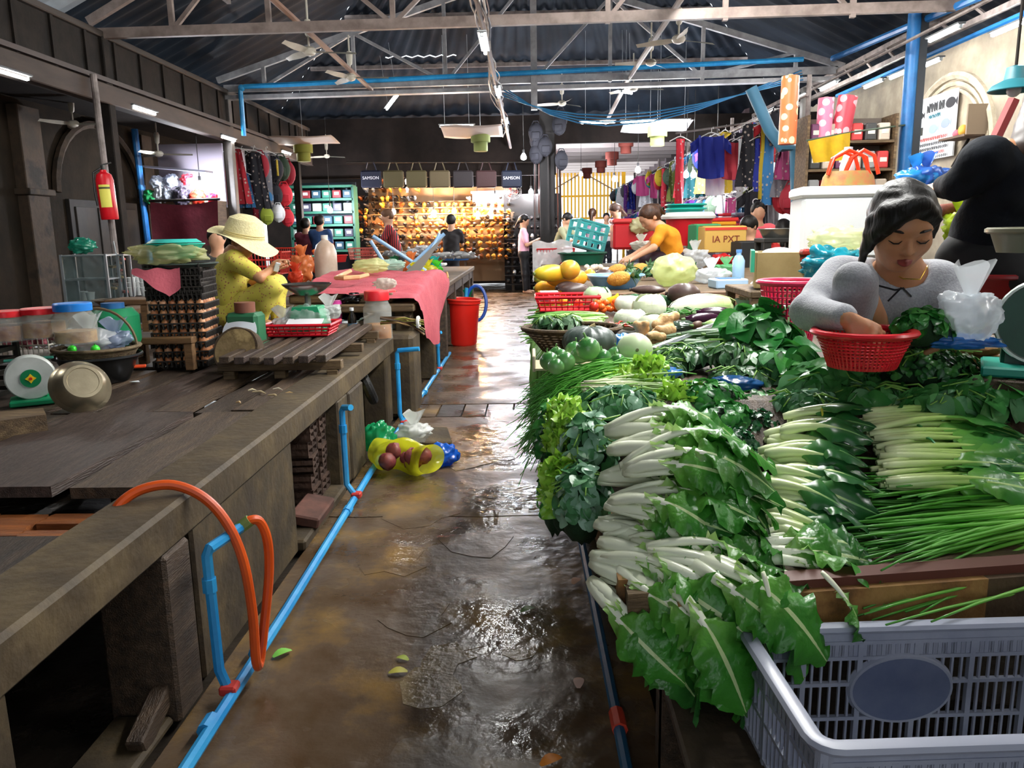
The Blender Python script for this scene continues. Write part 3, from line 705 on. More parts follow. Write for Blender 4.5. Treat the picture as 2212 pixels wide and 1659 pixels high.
# round fabric lanterns and sheets hung from the ceiling
def lantern(px, py, y, c, lab, s=1.0):
    o = root('paper_lantern', at(px, py, y), lab, 'lantern', scale=s); m = M(c, .8, bump=.3, bs=20)
    MB().lathe([(.17, .14), (.18, .13), (.18, -.04), (.17, -.05)], 20).build('upper_drum', m, o)
    MB().lathe([(.125, -.03), (.13, -.05), (.13, -.2), (.12, -.21)], 18).build('lower_drum', m, o)
    MB().lathe([(.0, .138), (.17, .14)], 20).build('top_ring', m, o); MB().lathe([(.0, -.2), (.12, -.21)], 18).build('bottom', m, o)
    MB().cyl((0, 0, .13), (0, 0, max(.5, 4.2 - o.location.z) / s), .004, n=5).build('cord', CAPM, o)
lantern(1038, 302, 15.2, '#7f8a4f', 'two-tier olive green lantern hanging under the pale sheet'); lantern(1420, 290, 15.2, '#7f8a4f', 'two-tier olive green lantern under the long bright tubes')
lantern(655, 325, 15.6, '#76782a', 'dim yellow green lantern in the dark left corner'); lantern(1352, 312, 19.5, '#7c3a30', 'nearest brick red lantern in the passage')
lantern(1322, 340, 22, '#7c3a30', 'second brick red lantern in the passage'); lantern(1298, 358, 25, '#7c3a30', 'third brick red lantern in the passage'); lantern(1268, 372, 28, '#7c3a30', 'farthest brick red lantern in the passage')
def sheet_hang(px0, px1, py, y, dz, lab, c='#c9b8ad'):
    a, b_ = at(px0, py, y), at(px1, py, y); m = M(c, .7, bump=.2, bs=6)
    b = MB(); b.grid(lambda u, v: (a.x + (b_.x - a.x) * u, y + (v - .5) * .7, a.z - dz * v + .012 * math.sin(7 * u + 3 * v) - .02 * math.sin(math.pi * u) * v), 14, 6)
    o = b.build('hanging_sheet', m, smooth=180); sd = o.modifiers.new('t', 'SOLIDIFY'); sd.thickness = .006
    return tag(o, lab, 'sheet')
sheet_hang(955, 1085, 277, 14.9, .12, 'pale cloth sheet hung flat behind the crosswise tube'); sheet_hang(1345, 1490, 268, 15.4, .1, 'pale sheet hung flat behind the long bright tubes', '#b9b7bd')
sheet_hang(580, 725, 300, 15.2, .06, 'dim tan sheet hung flat in the left corner', '#9c8878')
# ================================================================== RIGHT STALLS AND PRODUCE
# ---- tables
def wallboard(name, poly, z0, z1, m, parent): return MB().prism(poly, z0, z1).build(name, m, parent, smooth=30)
st = root('vegetable_stall', (0, 0, 0), 'long low wooden vegetable table on the bright side of the aisle', 'table')
STB = M('#33210f', .7, '#9a7440', 7, .6, 30, c3='#80592c', contrast=(.33, .6))
wallboard('tabletop', [(.2, 1.57), (2.9, 1.96), (2.9, 5.3), (.2, 5.3)], .53, .585, WOODX, st)
MB().bar((.3, 1.564, .505), (1.0, 1.665, .505), .04, .15).build('front_board', STB, st, smooth=0)
MB().bar((1.0, 1.665, .505), (2.9, 1.94, .505), .04, .15).build('front_board', M('#3a2c1c', .75, '#54412a', 5, .5, 30), st, smooth=0)
MB().bar((.2, 1.62, .52), (.2, 5.3, .52), .03, .15).build('side_board', STB, st, smooth=0)
MB().bar((.32, 1.59, .59), (2.9, 1.965, .59), .05, .02).build('edge_strip', M('#5a2f22', .6), st, smooth=0)
for x, y in ((.36, 1.8), (1.5, 2.0), (2.7, 2.2), (.3, 3.5), (1.5, 3.5), (2.7, 3.5), (.3, 5.2), (1.5, 5.2), (2.7, 5.2)):
    MB().box((x, y, .27), (.1, .1, .54), bev=.008).build('leg', WOOD2, st)
for y in (2.6, 3.4): MB().box((.55, y, .2), (.6, .06, .38)).build('lower_panel', CONC2, st, smooth=0)
# stepped display boards under the produce
MB().prism([(1.95, .6), (2.42, .82), (5.2, .84), (5.2, .8), (2.45, .78), (2.05, .6)], .3, 2.75, 'yz').build('display_board', WOOD2, st, smooth=0)
MB().prism([(2.0, .6), (2.42, .8), (5.2, .82), (5.2, .6)], .27, .3, 'yz').build('display_cheek', WOOD, st, smooth=0)
s2 = root('fruit_stall', (0, 0, 0), 'raised wooden fruit table behind the vegetables, where the woman in orange works', 'table')
MB().box((1.35, 8.1, .89), (2.4, 5.2, .05), bev=.008).build('tabletop', WOODX, s2)
MB().box((1.35, 5.5, .85), (2.4, .04, .14), bev=.006).build('front_board', M('#6b4f38', .6, '#876850', 4, .3, 30, stretch=(1, 8, 8)), s2)
MB().box((.17, 8.1, .83), (.04, 5.2, .12)).build('side_board', WOODX, s2, smooth=0)
for y in (5.7, 7.4, 9.0, 10.5):
    for x in (.28, 1.4, 2.45): MB().box((x, y, .43), (.1, .1, .86)).build('leg', WOOD2, s2, smooth=0)
for y in (6.5, 8.2, 9.8): MB().box((.35, y, .42), (.03, 1.5, .8)).build('skirt_panel', WOOD, s2, smooth=0)
# step in front of the crate, blue drain pipe along the stall foot
sp_ = root('wooden_step', (.385, 1.5, 0), 'rough brown wooden step on the floor beside the plastic crate', 'step')
MB().box((0, 0, .29), (.17, .62, .03), bev=.006).build('tread', M('#3a2f24', .7, '#5c4c3a', 5, .5, 30), sp_)
for y in (-.27, .27): MB().box((0, y, .14), (.15, .05, .275), bev=.004).build('support', WOOD2, sp_)
fp = root('floor_pipe', (0, 0, 0), 'dim blue drain pipe lying on the floor along the vegetable table', 'pipe')
MB().tube([(.235, .9, .02), (.225, 2.0, .02), (.21, 3.2, .02), (.21, 5.2, .02)], .016, 8).build('pipe', M('#1c557a', .4), fp)
MB().cyl((.228, 1.92, .02), (.226, 2.0, .02), .022, n=8).build('coupling', M('#c8402a', .4), fp)
lp = root('floor_water_pipe', (0, 0, 0), 'bright blue water pipe with risers along the foot of the worn counter', 'pipe')
MB().tube([(-.885, .8, .03), (-.89, 2.6, .03), (-.915, 4.3, .03), (-.91, 8.7, .03)], .018, 8).build('pipe', BLUEP, lp)
for (px, py), (qx, qy), rx, by in (((445, 1185), (515, 1150), -.93, 2.22), ((738, 880), (742, 885), -.95, 3.9), ((857, 757), (890, 750), -.93, 5.6), ((945, 720), (947, 716), -.91, 7.9)):
    t = side(px, py, rx); hx = {2.22: .13, 3.9: .06, 5.6: .16, 7.9: .04}[by]; first = by == 2.22; nd3 = by == 3.9; by = t.y
    arm = at(522, 1138, 2.22) if first else Vector((rx + hx, t.y - (.06 if nd3 else .02), t.z + .012))
    MB().tube([(-.9, by, .03), (rx, by + .01, .1), (rx, t.y, t.z - .02), (rx + .01, t.y - .002, t.z), tuple(arm)], .016, 8).build('riser', BLUEP, lp)
    MB().cyl((rx, t.y, t.z - .13), (rx, t.y, t.z - .09), .021, n=8).build('coupling', BLUEP, lp)
    MB().box((-.9, by, .045), (.05, .05, .03), bev=.006).build('valve', M('#c23a34', .4), lp)
for y in (1.9, 2.3, 3.6, 4.9, 6.5): MB().cyl((-.9 - .004 * (y > 3), y, .03), (-.9 - .004 * (y > 3), y + .06, .03), .023, n=8).build('coupling', BLUEP, lp)

# ---- leaves
def cl(L, arch, droop): return lambda t: Vector((L * t * (1 - .12 * droop * t), 0, L * (arch * math.sin(math.pi * min(t * .95, 1)) - droop * t * t * t)))
def leaf_pair(L, W, arch, droop, r0, start, ruf, freq, seed, stalkm, bladem, sq=(.55, 1.0), shape=.8, rb=.35, fold=.35, side_droop=.3):
    """returns (stalk mesh, blade mesh): a fleshy stalk that carries a ruffled blade"""
    rg = random.Random(seed); c = cl(L, arch, droop); n = 11
    P = [c(i / n * .97) for i in range(n + 1)]
    R = [r0 * (.75 if i == 0 else 1.0 if i < 3 else max(.12, 1 - (i - 2) / (n - 2) * 1.0)) for i in range(n + 1)]
    s = MB().tube(P, R, 7, sq=sq).mesh('stalk', stalkm, 180)
    ph = [rg.uniform(0, 6) for _ in range(4)]
    def f(u, v):
        t = start + (1 - start) * u; p = c(t); q = (v - .5) * 2
        wv = W * max(math.sin(math.pi * min(1, u * .93 + .05) ** shape), .03) * (1 + (.14 * math.sin(freq * 1.7 * u * 6.28 + ph[0]) + .08 * math.sin(freq * 4.1 * u * 6.28 + ph[2] + q)) * abs(q))
        z = ruf * (math.sin(freq * u * 6.28 + ph[1] + (1.5 if q > 0 else 0)) + .6 * math.sin(freq * 2.3 * u * 6.28 + ph[3] + 2 * q)) * abs(q) ** 1.5 - side_droop * wv * abs(q) ** 1.6 + fold * wv * abs(q) * (1 - abs(q))
        return (p.x + .006 * math.sin(9 * u + ph[2]) * q, wv * q, p.z + z + r0 * .25)
    b = MB().grid(f, 22, 10).mesh('leaf', bladem, 180)
    return s, b
WHT = Muv([(0, '#e9efd0'), (.5, '#f1f6e0'), (1, '#c6dc9a')], .3, .1)
MUS = Muv([(0, '#bcd98a'), (.25, '#6db144'), (.6, '#3a8a2a'), (1, '#4a9a36')], .35, .8, 45, vein='#cfe3a4', sss=.25)
MUS2 = Muv([(0, '#a8ca74'), (.3, '#4f9638'), (1, '#2a6a2a')], .3, .8, 45, vein='#bcd893', sss=.25)
KST = Muv([(0, '#dfe8bb'), (.45, '#cfe19d'), (1, '#8fbf5c')], .3, .1)
KLF = Muv([(0, '#5c9a4c'), (.4, '#2c6b34'), (1, '#1f5428')], .28, .3, 30, vein='#7fb56e', sss=.2)
CST = Muv([(0, '#dfe8b4'), (.4, '#b8d878'), (1, '#77ac44')], .3, .1)
CLF = Muv([(0, '#6fae46'), (.4, '#3c8436'), (1, '#2f6d38')], .3, .5, 40, vein='#a9d07a', sss=.2)
MUSTARD = [leaf_pair(.46, .09, .10, .20, .026, .30, .024, 2.8, 1, WHT, MUS, shape=1.45), leaf_pair(.48, .095, .16, .28, .028, .34, .026, 3.1, 2, WHT, MUS, shape=1.5),
           leaf_pair(.42, .085, .06, .12, .022, .28, .023, 2.9, 3, WHT, MUS2, shape=1.4), leaf_pair(.50, .09, .14, .5, .024, .36, .026, 2.7, 4, WHT, MUS2, shape=1.5)]
KAILAN = [leaf_pair(.27, .05, .05, .12, .019, .42, .004, 1.2, 11, KST, KLF, (.8, 1)), leaf_pair(.29, .055, .09, .2, .02, .4, .005, 1.4, 12, KST, KLF, (.8, 1)), leaf_pair(.25, .05, .02, .3, .018, .42, .004, 1.2, 13, KST, KLF, (.8, 1))]
CHOY = [leaf_pair(.46, .05, .04, .06, .012, .5, .006, 1.6, 21, CST, CLF, (.9, 1)), leaf_pair(.5, .055, .07, .12, .013, .48, .006, 1.8, 22, CST, CLF, (.9, 1)), leaf_pair(.42, .045, .02, .02, .011, .5, .005, 1.6, 23, CST, CLF, (.9, 1))]
def aim(yaw, pitch, roll=0.0):
    return (Matrix.Rotation(yaw, 3, 'Z') @ Matrix.Rotation(-pitch, 3, 'Y') @ Matrix.Rotation(roll, 3, 'X')).to_euler()
def bunch(name, loc, yaw, pitch, kinds, n, R, fan, label, cat, group=None, band=None, seed=0, scale=1.0, bandx=.12, flat=.6):
    rg = random.Random(seed * 31 + 5); o = root(name, loc, label, cat, rot=aim(yaw, pitch), group=group, scale=scale)
    for i in range(n):
        a = 6.283 * i / n + rg.uniform(-.4, .4); q = R * math.sqrt(rg.uniform(.15, 1))
        off = (rg.uniform(-.015, .02), math.cos(a) * q, math.sin(a) * q * flat)
        e = aim(math.cos(a) * fan * rg.uniform(.5, 1.1), math.sin(a) * fan * .55 * rg.uniform(.4, 1.0), math.cos(a) * -.9 + rg.uniform(-.3, .3))
        st_, lf_ = kinds[rg.randrange(len(kinds))]; sc_ = rg.uniform(.86, 1.08)
        l = put('leaf', lf_, o, off, e, None, sc_); put('stalk', st_, l)
    if band:
        MB().tube([(bandx, math.cos(6.283 * i / 14) * R * 1.25, math.sin(6.283 * i / 14) * R * flat * 1.35 + .01) for i in range(14)], .004, 5, closed=True).build('band', M(band, .4), o)
    return o
# mustard greens, heads stacked with their white bases towards the aisle
for k, (px, py, d, yaw, pit, n, lab) in enumerate([
        (1312, 932, 2.06, -.12, -.05, 7, 'topmost mustard green head at the back of the pile, white base first'),
        (1322, 968, 1.98, -.15, -.02, 7, 'mustard green head just under the topmost one'),
        (1345, 1012, 1.88, -.12, .10, 8, 'largest mustard green head with arching white stalks, middle of the pile'),
        (1300, 1030, 1.96, -.1, -.10, 6, 'mustard green head tucked behind the largest one, base to the aisle'),
        (1318, 1082, 1.84, -.38, -.08, 8, 'mustard green head below the largest, stalks fanning towards the crate'),
        (1296, 1130, 1.84, -.3, -.18, 6, 'mustard green head half way down the pile by the aisle'),
        (1300, 1165, 1.78, -.42, -.16, 7, 'mustard green head with pale folded base low in the pile'),
        (1282, 1205, 1.76, -.5, -.24, 7, 'mustard green head near the table edge, base sticking out'),
        (1292, 1250, 1.72, -.75, -.3, 6, 'lowest mustard green head with leaves hanging over the corner'),
        (1390, 1120, 1.82, -.62, -.35, 6, 'mustard green head lying in front, leaves spread down the table side'),
        (1385, 1000, 1.97, -.2, -.12, 6, 'mustard green head buried in the middle of the leaf mass'),
        (1362, 1172, 1.74, -.6, -.25, 6, 'mustard green head under the pile with leaves drooping past the board'),
        (1395, 1060, 1.86, -.4, -.08, 7, 'mustard green head whose leaves fall to the front of the pile'),
        (1312, 1212, 1.73, -.6, -.22, 7, 'mustard green head hanging in front of the stained board'),
        (1400, 1130, 1.79, -.42, -.25, 7, 'mustard green head with leaves over the board beside the single head'),
        (1430, 1240, 1.66, -.7, -.6, 6, 'mustard green head hanging down before the stained board'),
        (1350, 1235, 1.67, -.5, -.45, 7, 'mustard green head hung at the table corner with ragged leaf tips'),
        (1395, 1195, 1.67, -.35, -.3, 7, 'mustard green head half covering the top of the stained board'),
        (1475, 1195, 1.67, -.45, -.32, 6, 'mustard green head next to the single head, leaves over the board')]):
    bunch('mustard_green', at(px, py, d), yaw, pit, MUSTARD, n + 1, .03, .3, lab, 'mustard greens', 'mustard green heads', seed=k, scale=.72)
bunch('mustard_green', at(1592, 1188, 1.74), .06, -.06, MUSTARD, 7, .03, .22, 'single mustard green head lying along the table edge beside the pile', 'mustard greens', 'mustard green heads', seed=40, scale=.72)
bunch('mustard_green', at(1600, 1215, 1.72), -.15, -.18, MUSTARD, 4, .02, .3, 'loose mustard green with one long leaf drooping over the edge board', 'mustard greens', 'mustard green heads', seed=41, scale=.78)
# leaves hanging down over the front board
for k, (px, py, lab) in enumerate([(1668, 1255, 'wilted green leaf hanging tip down over the stained front board'), (1795, 1255, 'long bent mustard leaf hanging over the front board near the crate')]):
    o = put('hanging_leaf', MUSTARD[2][1], None, at(px, py, 1.525 + .03 * k) + Vector((-.02, 0, .02)), aim(-.5 if k == 0 else -.2, -1.4 if k == 0 else -.95, .2), None, .36 if k == 0 else .42)
    tag(o, lab, 'leaf'); put('stalk', MUSTARD[2][0], o)
# kailan / pak choi bunches
for k, (px, py, d, yaw, pit, lab) in enumerate([
        (1700, 905, 2.26, -.25, .10, 'uppermost pak choi bunch with pale bulbs and dark leaves'), (1690, 935, 2.2, -.3, .05, 'pak choi bunch under the uppermost one, yellow band'),
        (1660, 950, 2.22, -.2, 0, 'pak choi bunch at the back left of its stack'), (1665, 985, 2.1, -.35, 0, 'pak choi bunch in the middle of its stack'),
        (1640, 985, 2.14, -.2, -.08, 'pak choi bunch whose bulbs point to the mustard pile'), (1675, 1020, 2.0, -.45, -.12, 'pak choi bunch with one broad leaf turned up'),
        (1650, 1045, 1.98, -.4, -.12, 'pak choi bunch low in the stack, small bulbs'), (1650, 1085, 1.92, -.5, -.15, 'pak choi bunch with large white bulbs near the bottom'),
        (1652, 1125, 1.86, -.35, -.15, 'lowest pak choi bunch by the table edge')]):
    bunch('pak_choi_bunch', at(px, py, d), yaw, pit, KAILAN, 8, .034, .3, lab, 'pak choi', 'pak choi bunches', band='#d8cf4a' if k in (0, 1, 3) else None, seed=60 + k, scale=.86, bandx=.11)
# choy sum bunches lying to the right
for k, (px, py, d, yaw, lab) in enumerate([(1868, 900, 2.32, .02, 'top choy sum bunch with one broad pale ribbed leaf'), (1858, 925, 2.26, -.05, 'choy sum bunch second from the top, thin pale stems'), (1880, 945, 2.18, 0, 'choy sum bunch with thick white stem ends'),
        (1900, 975, 2.1, .04, 'choy sum bunch tied with green string'), (1895, 1010, 2.04, .08, 'choy sum bunch above the garlic chives'), (1905, 1040, 1.98, .05, 'lowest choy sum bunch resting on the table'), (2020, 905, 2.4, -.03, 'choy sum bunch far to the side with dark leaves')]):
    bunch('choy_sum_bunch', at(px, py, d), yaw, -.02, CHOY, 11, .036, .12, lab, 'choy sum', 'choy sum bunches', band='#3f9a54' if k in (3, 2) else None, seed=90 + k, scale=.9, bandx=.15)
# ---- thin stalks: chives, spring onions, long beans
def stalks(name, base, dirs, n, L, r, R, m, label, cat, sag=.2, spread=.15, seed=0, part='stalks', group=None, nseg=7, flat=.6, drape=None):
    rg = random.Random(seed); o = root(name, base, label, cat, group=group); b = MB(); d = Vector(dirs).normalized(); sd = d.cross(Vector((0, 0, 1))).normalized(); up = sd.cross(d)
    for i in range(n):
        a = rg.uniform(0, 6.283); q = R * math.sqrt(rg.random()); o0 = sd * (math.cos(a) * q) + up * (math.sin(a) * q * flat) + d * rg.uniform(-.03, .03)
        dv = (d + sd * rg.gauss(0, spread) + up * rg.gauss(0, spread * .5)).normalized(); l = L * rg.uniform(.75, 1.1); bend = rg.gauss(0, spread * 1.2); P = []
        for k in range(nseg + 1):
            t = k / nseg; p = o0 + dv * (l * t) + sd * (bend * l * t * t) + Vector((0, 0, -sag * l * t * t * rg.uniform(.85, 1.15)))
            if drape: p = drape(p, t)
            P.append(p)
        b.tube(P, [r * (1 - .65 * k / nseg) for k in range(nseg + 1)], 5)
    stuff(b.build(part, m, o, smooth=180)); return o
CHV = Muv([(0, '#d8e898'), (.25, '#86c84c'), (1, '#4a9a30')], .35, 0)
CHD = Muv([(0, '#86c850'), (.5, '#5fae38'), (1, '#458f2e')], .4, 0)
BEAN = Muv([(0, '#9cc86a'), (.5, '#86b95c'), (1, '#6da348')], .4, 0)
for k, (px, py, d, dz, lab) in enumerate([(2300, 1040, 2.02, .05, 'garlic chive bundle on top, stalk ends beyond the photo edge'), (2290, 1085, 1.95, .0, 'garlic chive bundle lying under the top one'), (2320, 1140, 1.88, -.05, 'garlic chive bundle with tips reaching to the pak choi'),
        (2330, 1190, 1.84, 0, 'garlic chive bundle just above the front board'), (2300, 1215, 1.80, -.06, 'lowest garlic chive bundle on the table edge'), (2330, 1228, 1.75, .02, 'garlic chive bundle at the very front, ends past the photo edge'), (2280, 1120, 1.86, 0, 'garlic chive bundle in the middle of the green heap')]):
    p = at(px, py, d)
    stalks('garlic_chive_bundle', p, (-1, -.02 - .02 * k, dz - .06), 75, .55, .0066, .05, CHV if k in (0, 2, 5) else CHD, lab, 'garlic chives', .02, .075, 200 + k, group='garlic chive bundles')
# fine green bundle that drapes over the table edge to the aisle
def dr(p, t): return p
p = at(1440, 800, 3.0)
stalks('fine_chive_bundle', at(1425, 795, 2.8), (-1, -.05, .12), 330, .46, .0035, .045, CHD, 'dense bundle of fine dark green chives draped towards the aisle', 'chives', .38, .12, 301, nseg=9)
stalks('fine_chive_bundle', at(1390, 815, 2.72), (-1, -.2, .10), 280, .42, .0035, .045, CHD, 'second bundle of fine chives hanging down the table side', 'chives', .6, .14, 302, nseg=9)
stalks('spring_onion_bundle', at(1275, 835, 2.62), (1, .1, .05), 40, .32, .006, .03, Muv([(0, '#efe6cf'), (.3, '#d8e6b0'), (1, '#6fae4a')], .35, 0), 'small bundle of pale rooted spring onions behind the frilled lettuce', 'spring onions', .1, .1, 303)
for k, (px, py, d, L, lab) in enumerate([(1290, 668, 5.2, .42, 'long green bundle of young onions pointing to the aisle'), (1300, 690, 4.6, .40, 'pale green yard-long beans laid across the table corner'), (1292, 700, 4.4, .40, 'second row of yard-long beans under the first')]):
    stalks('long_bean_bundle', at(px, py, d), (-1, -.1, .02), 70, L, .007, .06, BEAN if k else CHD, lab, 'long beans', .12, .12, 310 + k)
def hanging_beans(y0, y1, x0, z0, n, L, lab, seed):
    rg = random.Random(seed); o = root('long_bean_bundle', (x0, (y0 + y1) / 2, z0), lab, 'long beans'); b = MB()
    for i in range(n):
        y = rg.uniform(y0, y1) - (y0 + y1) / 2; r = rg.uniform(.04, .15); l = L * rg.uniform(.6, 1.1); k = rg.uniform(-.06, .06)
        P = [(.12, y, .03), (.04, y, .035 + .01 * rg.random()), (-r * .6, y + k * .2, .01), (-r, y + k * .4, -.07)] + [(-r - rg.uniform(-.015, .02), y + k * (.5 + t * .5), -.07 - l * t) for t in (.3, .6, 1)]
        b.tube(P, [.006, .007, .007, .007, .006, .005, .003], 5)
    stuff(b.build('beans', BEAN, o, smooth=180)); return o
hanging_beans(4.0, 4.5, .16, .84, 120, .42, 'yard-long beans hanging straight down over the table edge', 320)
hanging_beans(3.5, 4.0, .16, .83, 90, .36, 'second hanging clump of yard-long beans nearer the chives', 321)
stalks('water_spinach_bundle', at(1635, 822, 2.72), (1, -.02, .03), 70, .3, .0045, .04, Muv([(0, '#9b8b3e'), (.12, '#cfe08a'), (1, '#7fbf4a')], .35, 0), 'tied bundle of thin pale stems with brown root ends', 'water spinach', .02, .05, 330, part='stems')
stalks('root_bundle', at(1640, 855, 2.6), (.55, -.8, -.12), 80, .2, .004, .03, Muv([(0, '#7a6a35'), (.5, '#94883f'), (1, '#6f8a3c')], .6, 0), 'brown rooted herb stems lying between the pak choi and coriander', 'herbs', .1, .14, 331, part='stems')

# ---- leafy clumps: every leaf its own part
def small_leaf(L, W, m, seed, ruf=.0, shape=.9, cup=.25, lobes=0):
    rg = random.Random(seed); ph = rg.uniform(0, 6)
    def f(u, v):
        q = (v - .5) * 2; wv = W * max(math.sin(math.pi * (u * .96 + .03)) ** shape, .04) * (1 + (.3 * math.sin(lobes * u * 6.28) if lobes else 0))
        return (L * u, wv * q, cup * wv * q * q + L * .25 * u * (1 - u) - .15 * L * u * u + ruf * math.sin(11 * u + ph + 3 * q) * abs(q))
    return MB().grid(f, 6, 4).mesh('leaf', m, 180)
def lfm(a, b, r=.35): return Muv([(0, a), (.5, b), (1, a)], r, .5, 70, vein=None, sss=.22)
LEAVES = {
 'round': [small_leaf(.045, .021, lfm('#3f7d46', '#5f9a68'), 1), small_leaf(.04, .02, lfm('#2f6b3a', '#4f8a58'), 2), small_leaf(.042, .021, lfm('#7fae8c', '#93bda0', .3), 3)],
 'mint': [small_leaf(.042, .016, lfm('#1f6a2a', '#3a8a3a'), 4), small_leaf(.038, .016, lfm('#2a7a2e', '#4a9a40'), 5), small_leaf(.03, .014, lfm('#174f22', '#2a6a30'), 6)],
 'dark': [small_leaf(.035, .012, lfm('#123f24', '#1f5a34'), 7, .004, lobes=2), small_leaf(.03, .012, lfm('#1a4a2a', '#2a6a3c'), 8, .004, lobes=2)],
 'big': [small_leaf(.11, .046, lfm('#1f6a2c', '#2f7d36', .28), 9), small_leaf(.1, .044, lfm('#2a7a30', '#48943f', .28), 10), small_leaf(.09, .04, lfm('#4a8a50', '#6aa370', .28), 11)],
 'olive': [small_leaf(.07, .016, lfm('#2a5230', '#3f6a40'), 12), small_leaf(.06, .015, lfm('#355f34', '#4f7d48'), 13), small_leaf(.055, .014, lfm('#6f9470', '#86a886'), 14)],
 'frill': [small_leaf(.048, .034, lfm('#7fbe2f', '#a8d84a'), 15, .012), small_leaf(.042, .032, lfm('#8ccb38', '#b9e25c'), 16, .012), small_leaf(.04, .03, lfm('#6aae28', '#97cc42'), 17, .01)],
 'cress': [small_leaf(.03, .012, lfm('#23602a', '#3a7d36'), 18, .003), small_leaf(.028, .012, lfm('#2f7030', '#4f8f40'), 19, .003), small_leaf(.03, .01, lfm('#1a4a24', '#2c6430'), 20)],
 'flat': [small_leaf(.085, .032, lfm('#2f7a35', '#4c9648'), 21), small_leaf(.08, .03, lfm('#3f8a42', '#63a75c'), 22), small_leaf(.075, .03, lfm('#5a9a62', '#78b07c'), 23)],
}
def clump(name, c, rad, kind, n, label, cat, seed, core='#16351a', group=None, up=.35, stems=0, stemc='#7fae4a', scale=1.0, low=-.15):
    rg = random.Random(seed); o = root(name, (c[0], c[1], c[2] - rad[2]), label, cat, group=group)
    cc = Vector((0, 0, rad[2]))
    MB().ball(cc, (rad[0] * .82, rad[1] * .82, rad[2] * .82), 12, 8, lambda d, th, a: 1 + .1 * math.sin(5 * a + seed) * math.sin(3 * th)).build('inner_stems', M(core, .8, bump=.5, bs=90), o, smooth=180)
    kinds = LEAVES[kind]
    for i in range(n):
        a = i * 2.39996 + rg.uniform(-.3, .3); z = 1 - (1 - low) * (i + .5) / n; r = math.sqrt(max(0, 1 - z * z))
        nd = Vector((r * math.cos(a), r * math.sin(a), z)); q = rg.uniform(.82, 1.04)
        p = cc + Vector((nd.x * rad[0], nd.y * rad[1], nd.z * rad[2])) * q
        # leaf points outward-down along the mound, its face to the outside
        x = Vector((rg.gauss(nd.x, .5), rg.gauss(nd.y, .5), rg.gauss(.1 - .35 * (1 - z), .35))); zz = (nd + Vector((rg.gauss(0, .3), rg.gauss(0, .3), up + rg.gauss(0, .25)))).normalized()
        x = (x - zz * x.dot(zz)).normalized(); y = zz.cross(x); s = rg.uniform(.75, 1.25) * scale
        l = put('leaf', kinds[rg.randrange(len(kinds))], o, p - x * .02, Matrix((x, y, zz)).transposed().to_euler(), None, s)
    if stems:
        b = MB()
        for i in range(stems):
            a = rg.uniform(0, 6.283); p0 = cc + Vector((rg.uniform(-.4, .4) * rad[0], rg.uniform(-.4, .4) * rad[1], rad[2] * .5)); e = cc + Vector((math.cos(a) * rad[0] * 1.15, math.sin(a) * rad[1] * 1.15, rad[2] * rg.uniform(.2, 1.1)))
            b.tube([p0, p0.lerp(e, .5) + Vector((0, 0, .02)), e], [.003, .0028, .002], 5)
        stuff(b.build('stems', M(stemc, .5), o, smooth=180))
    return o
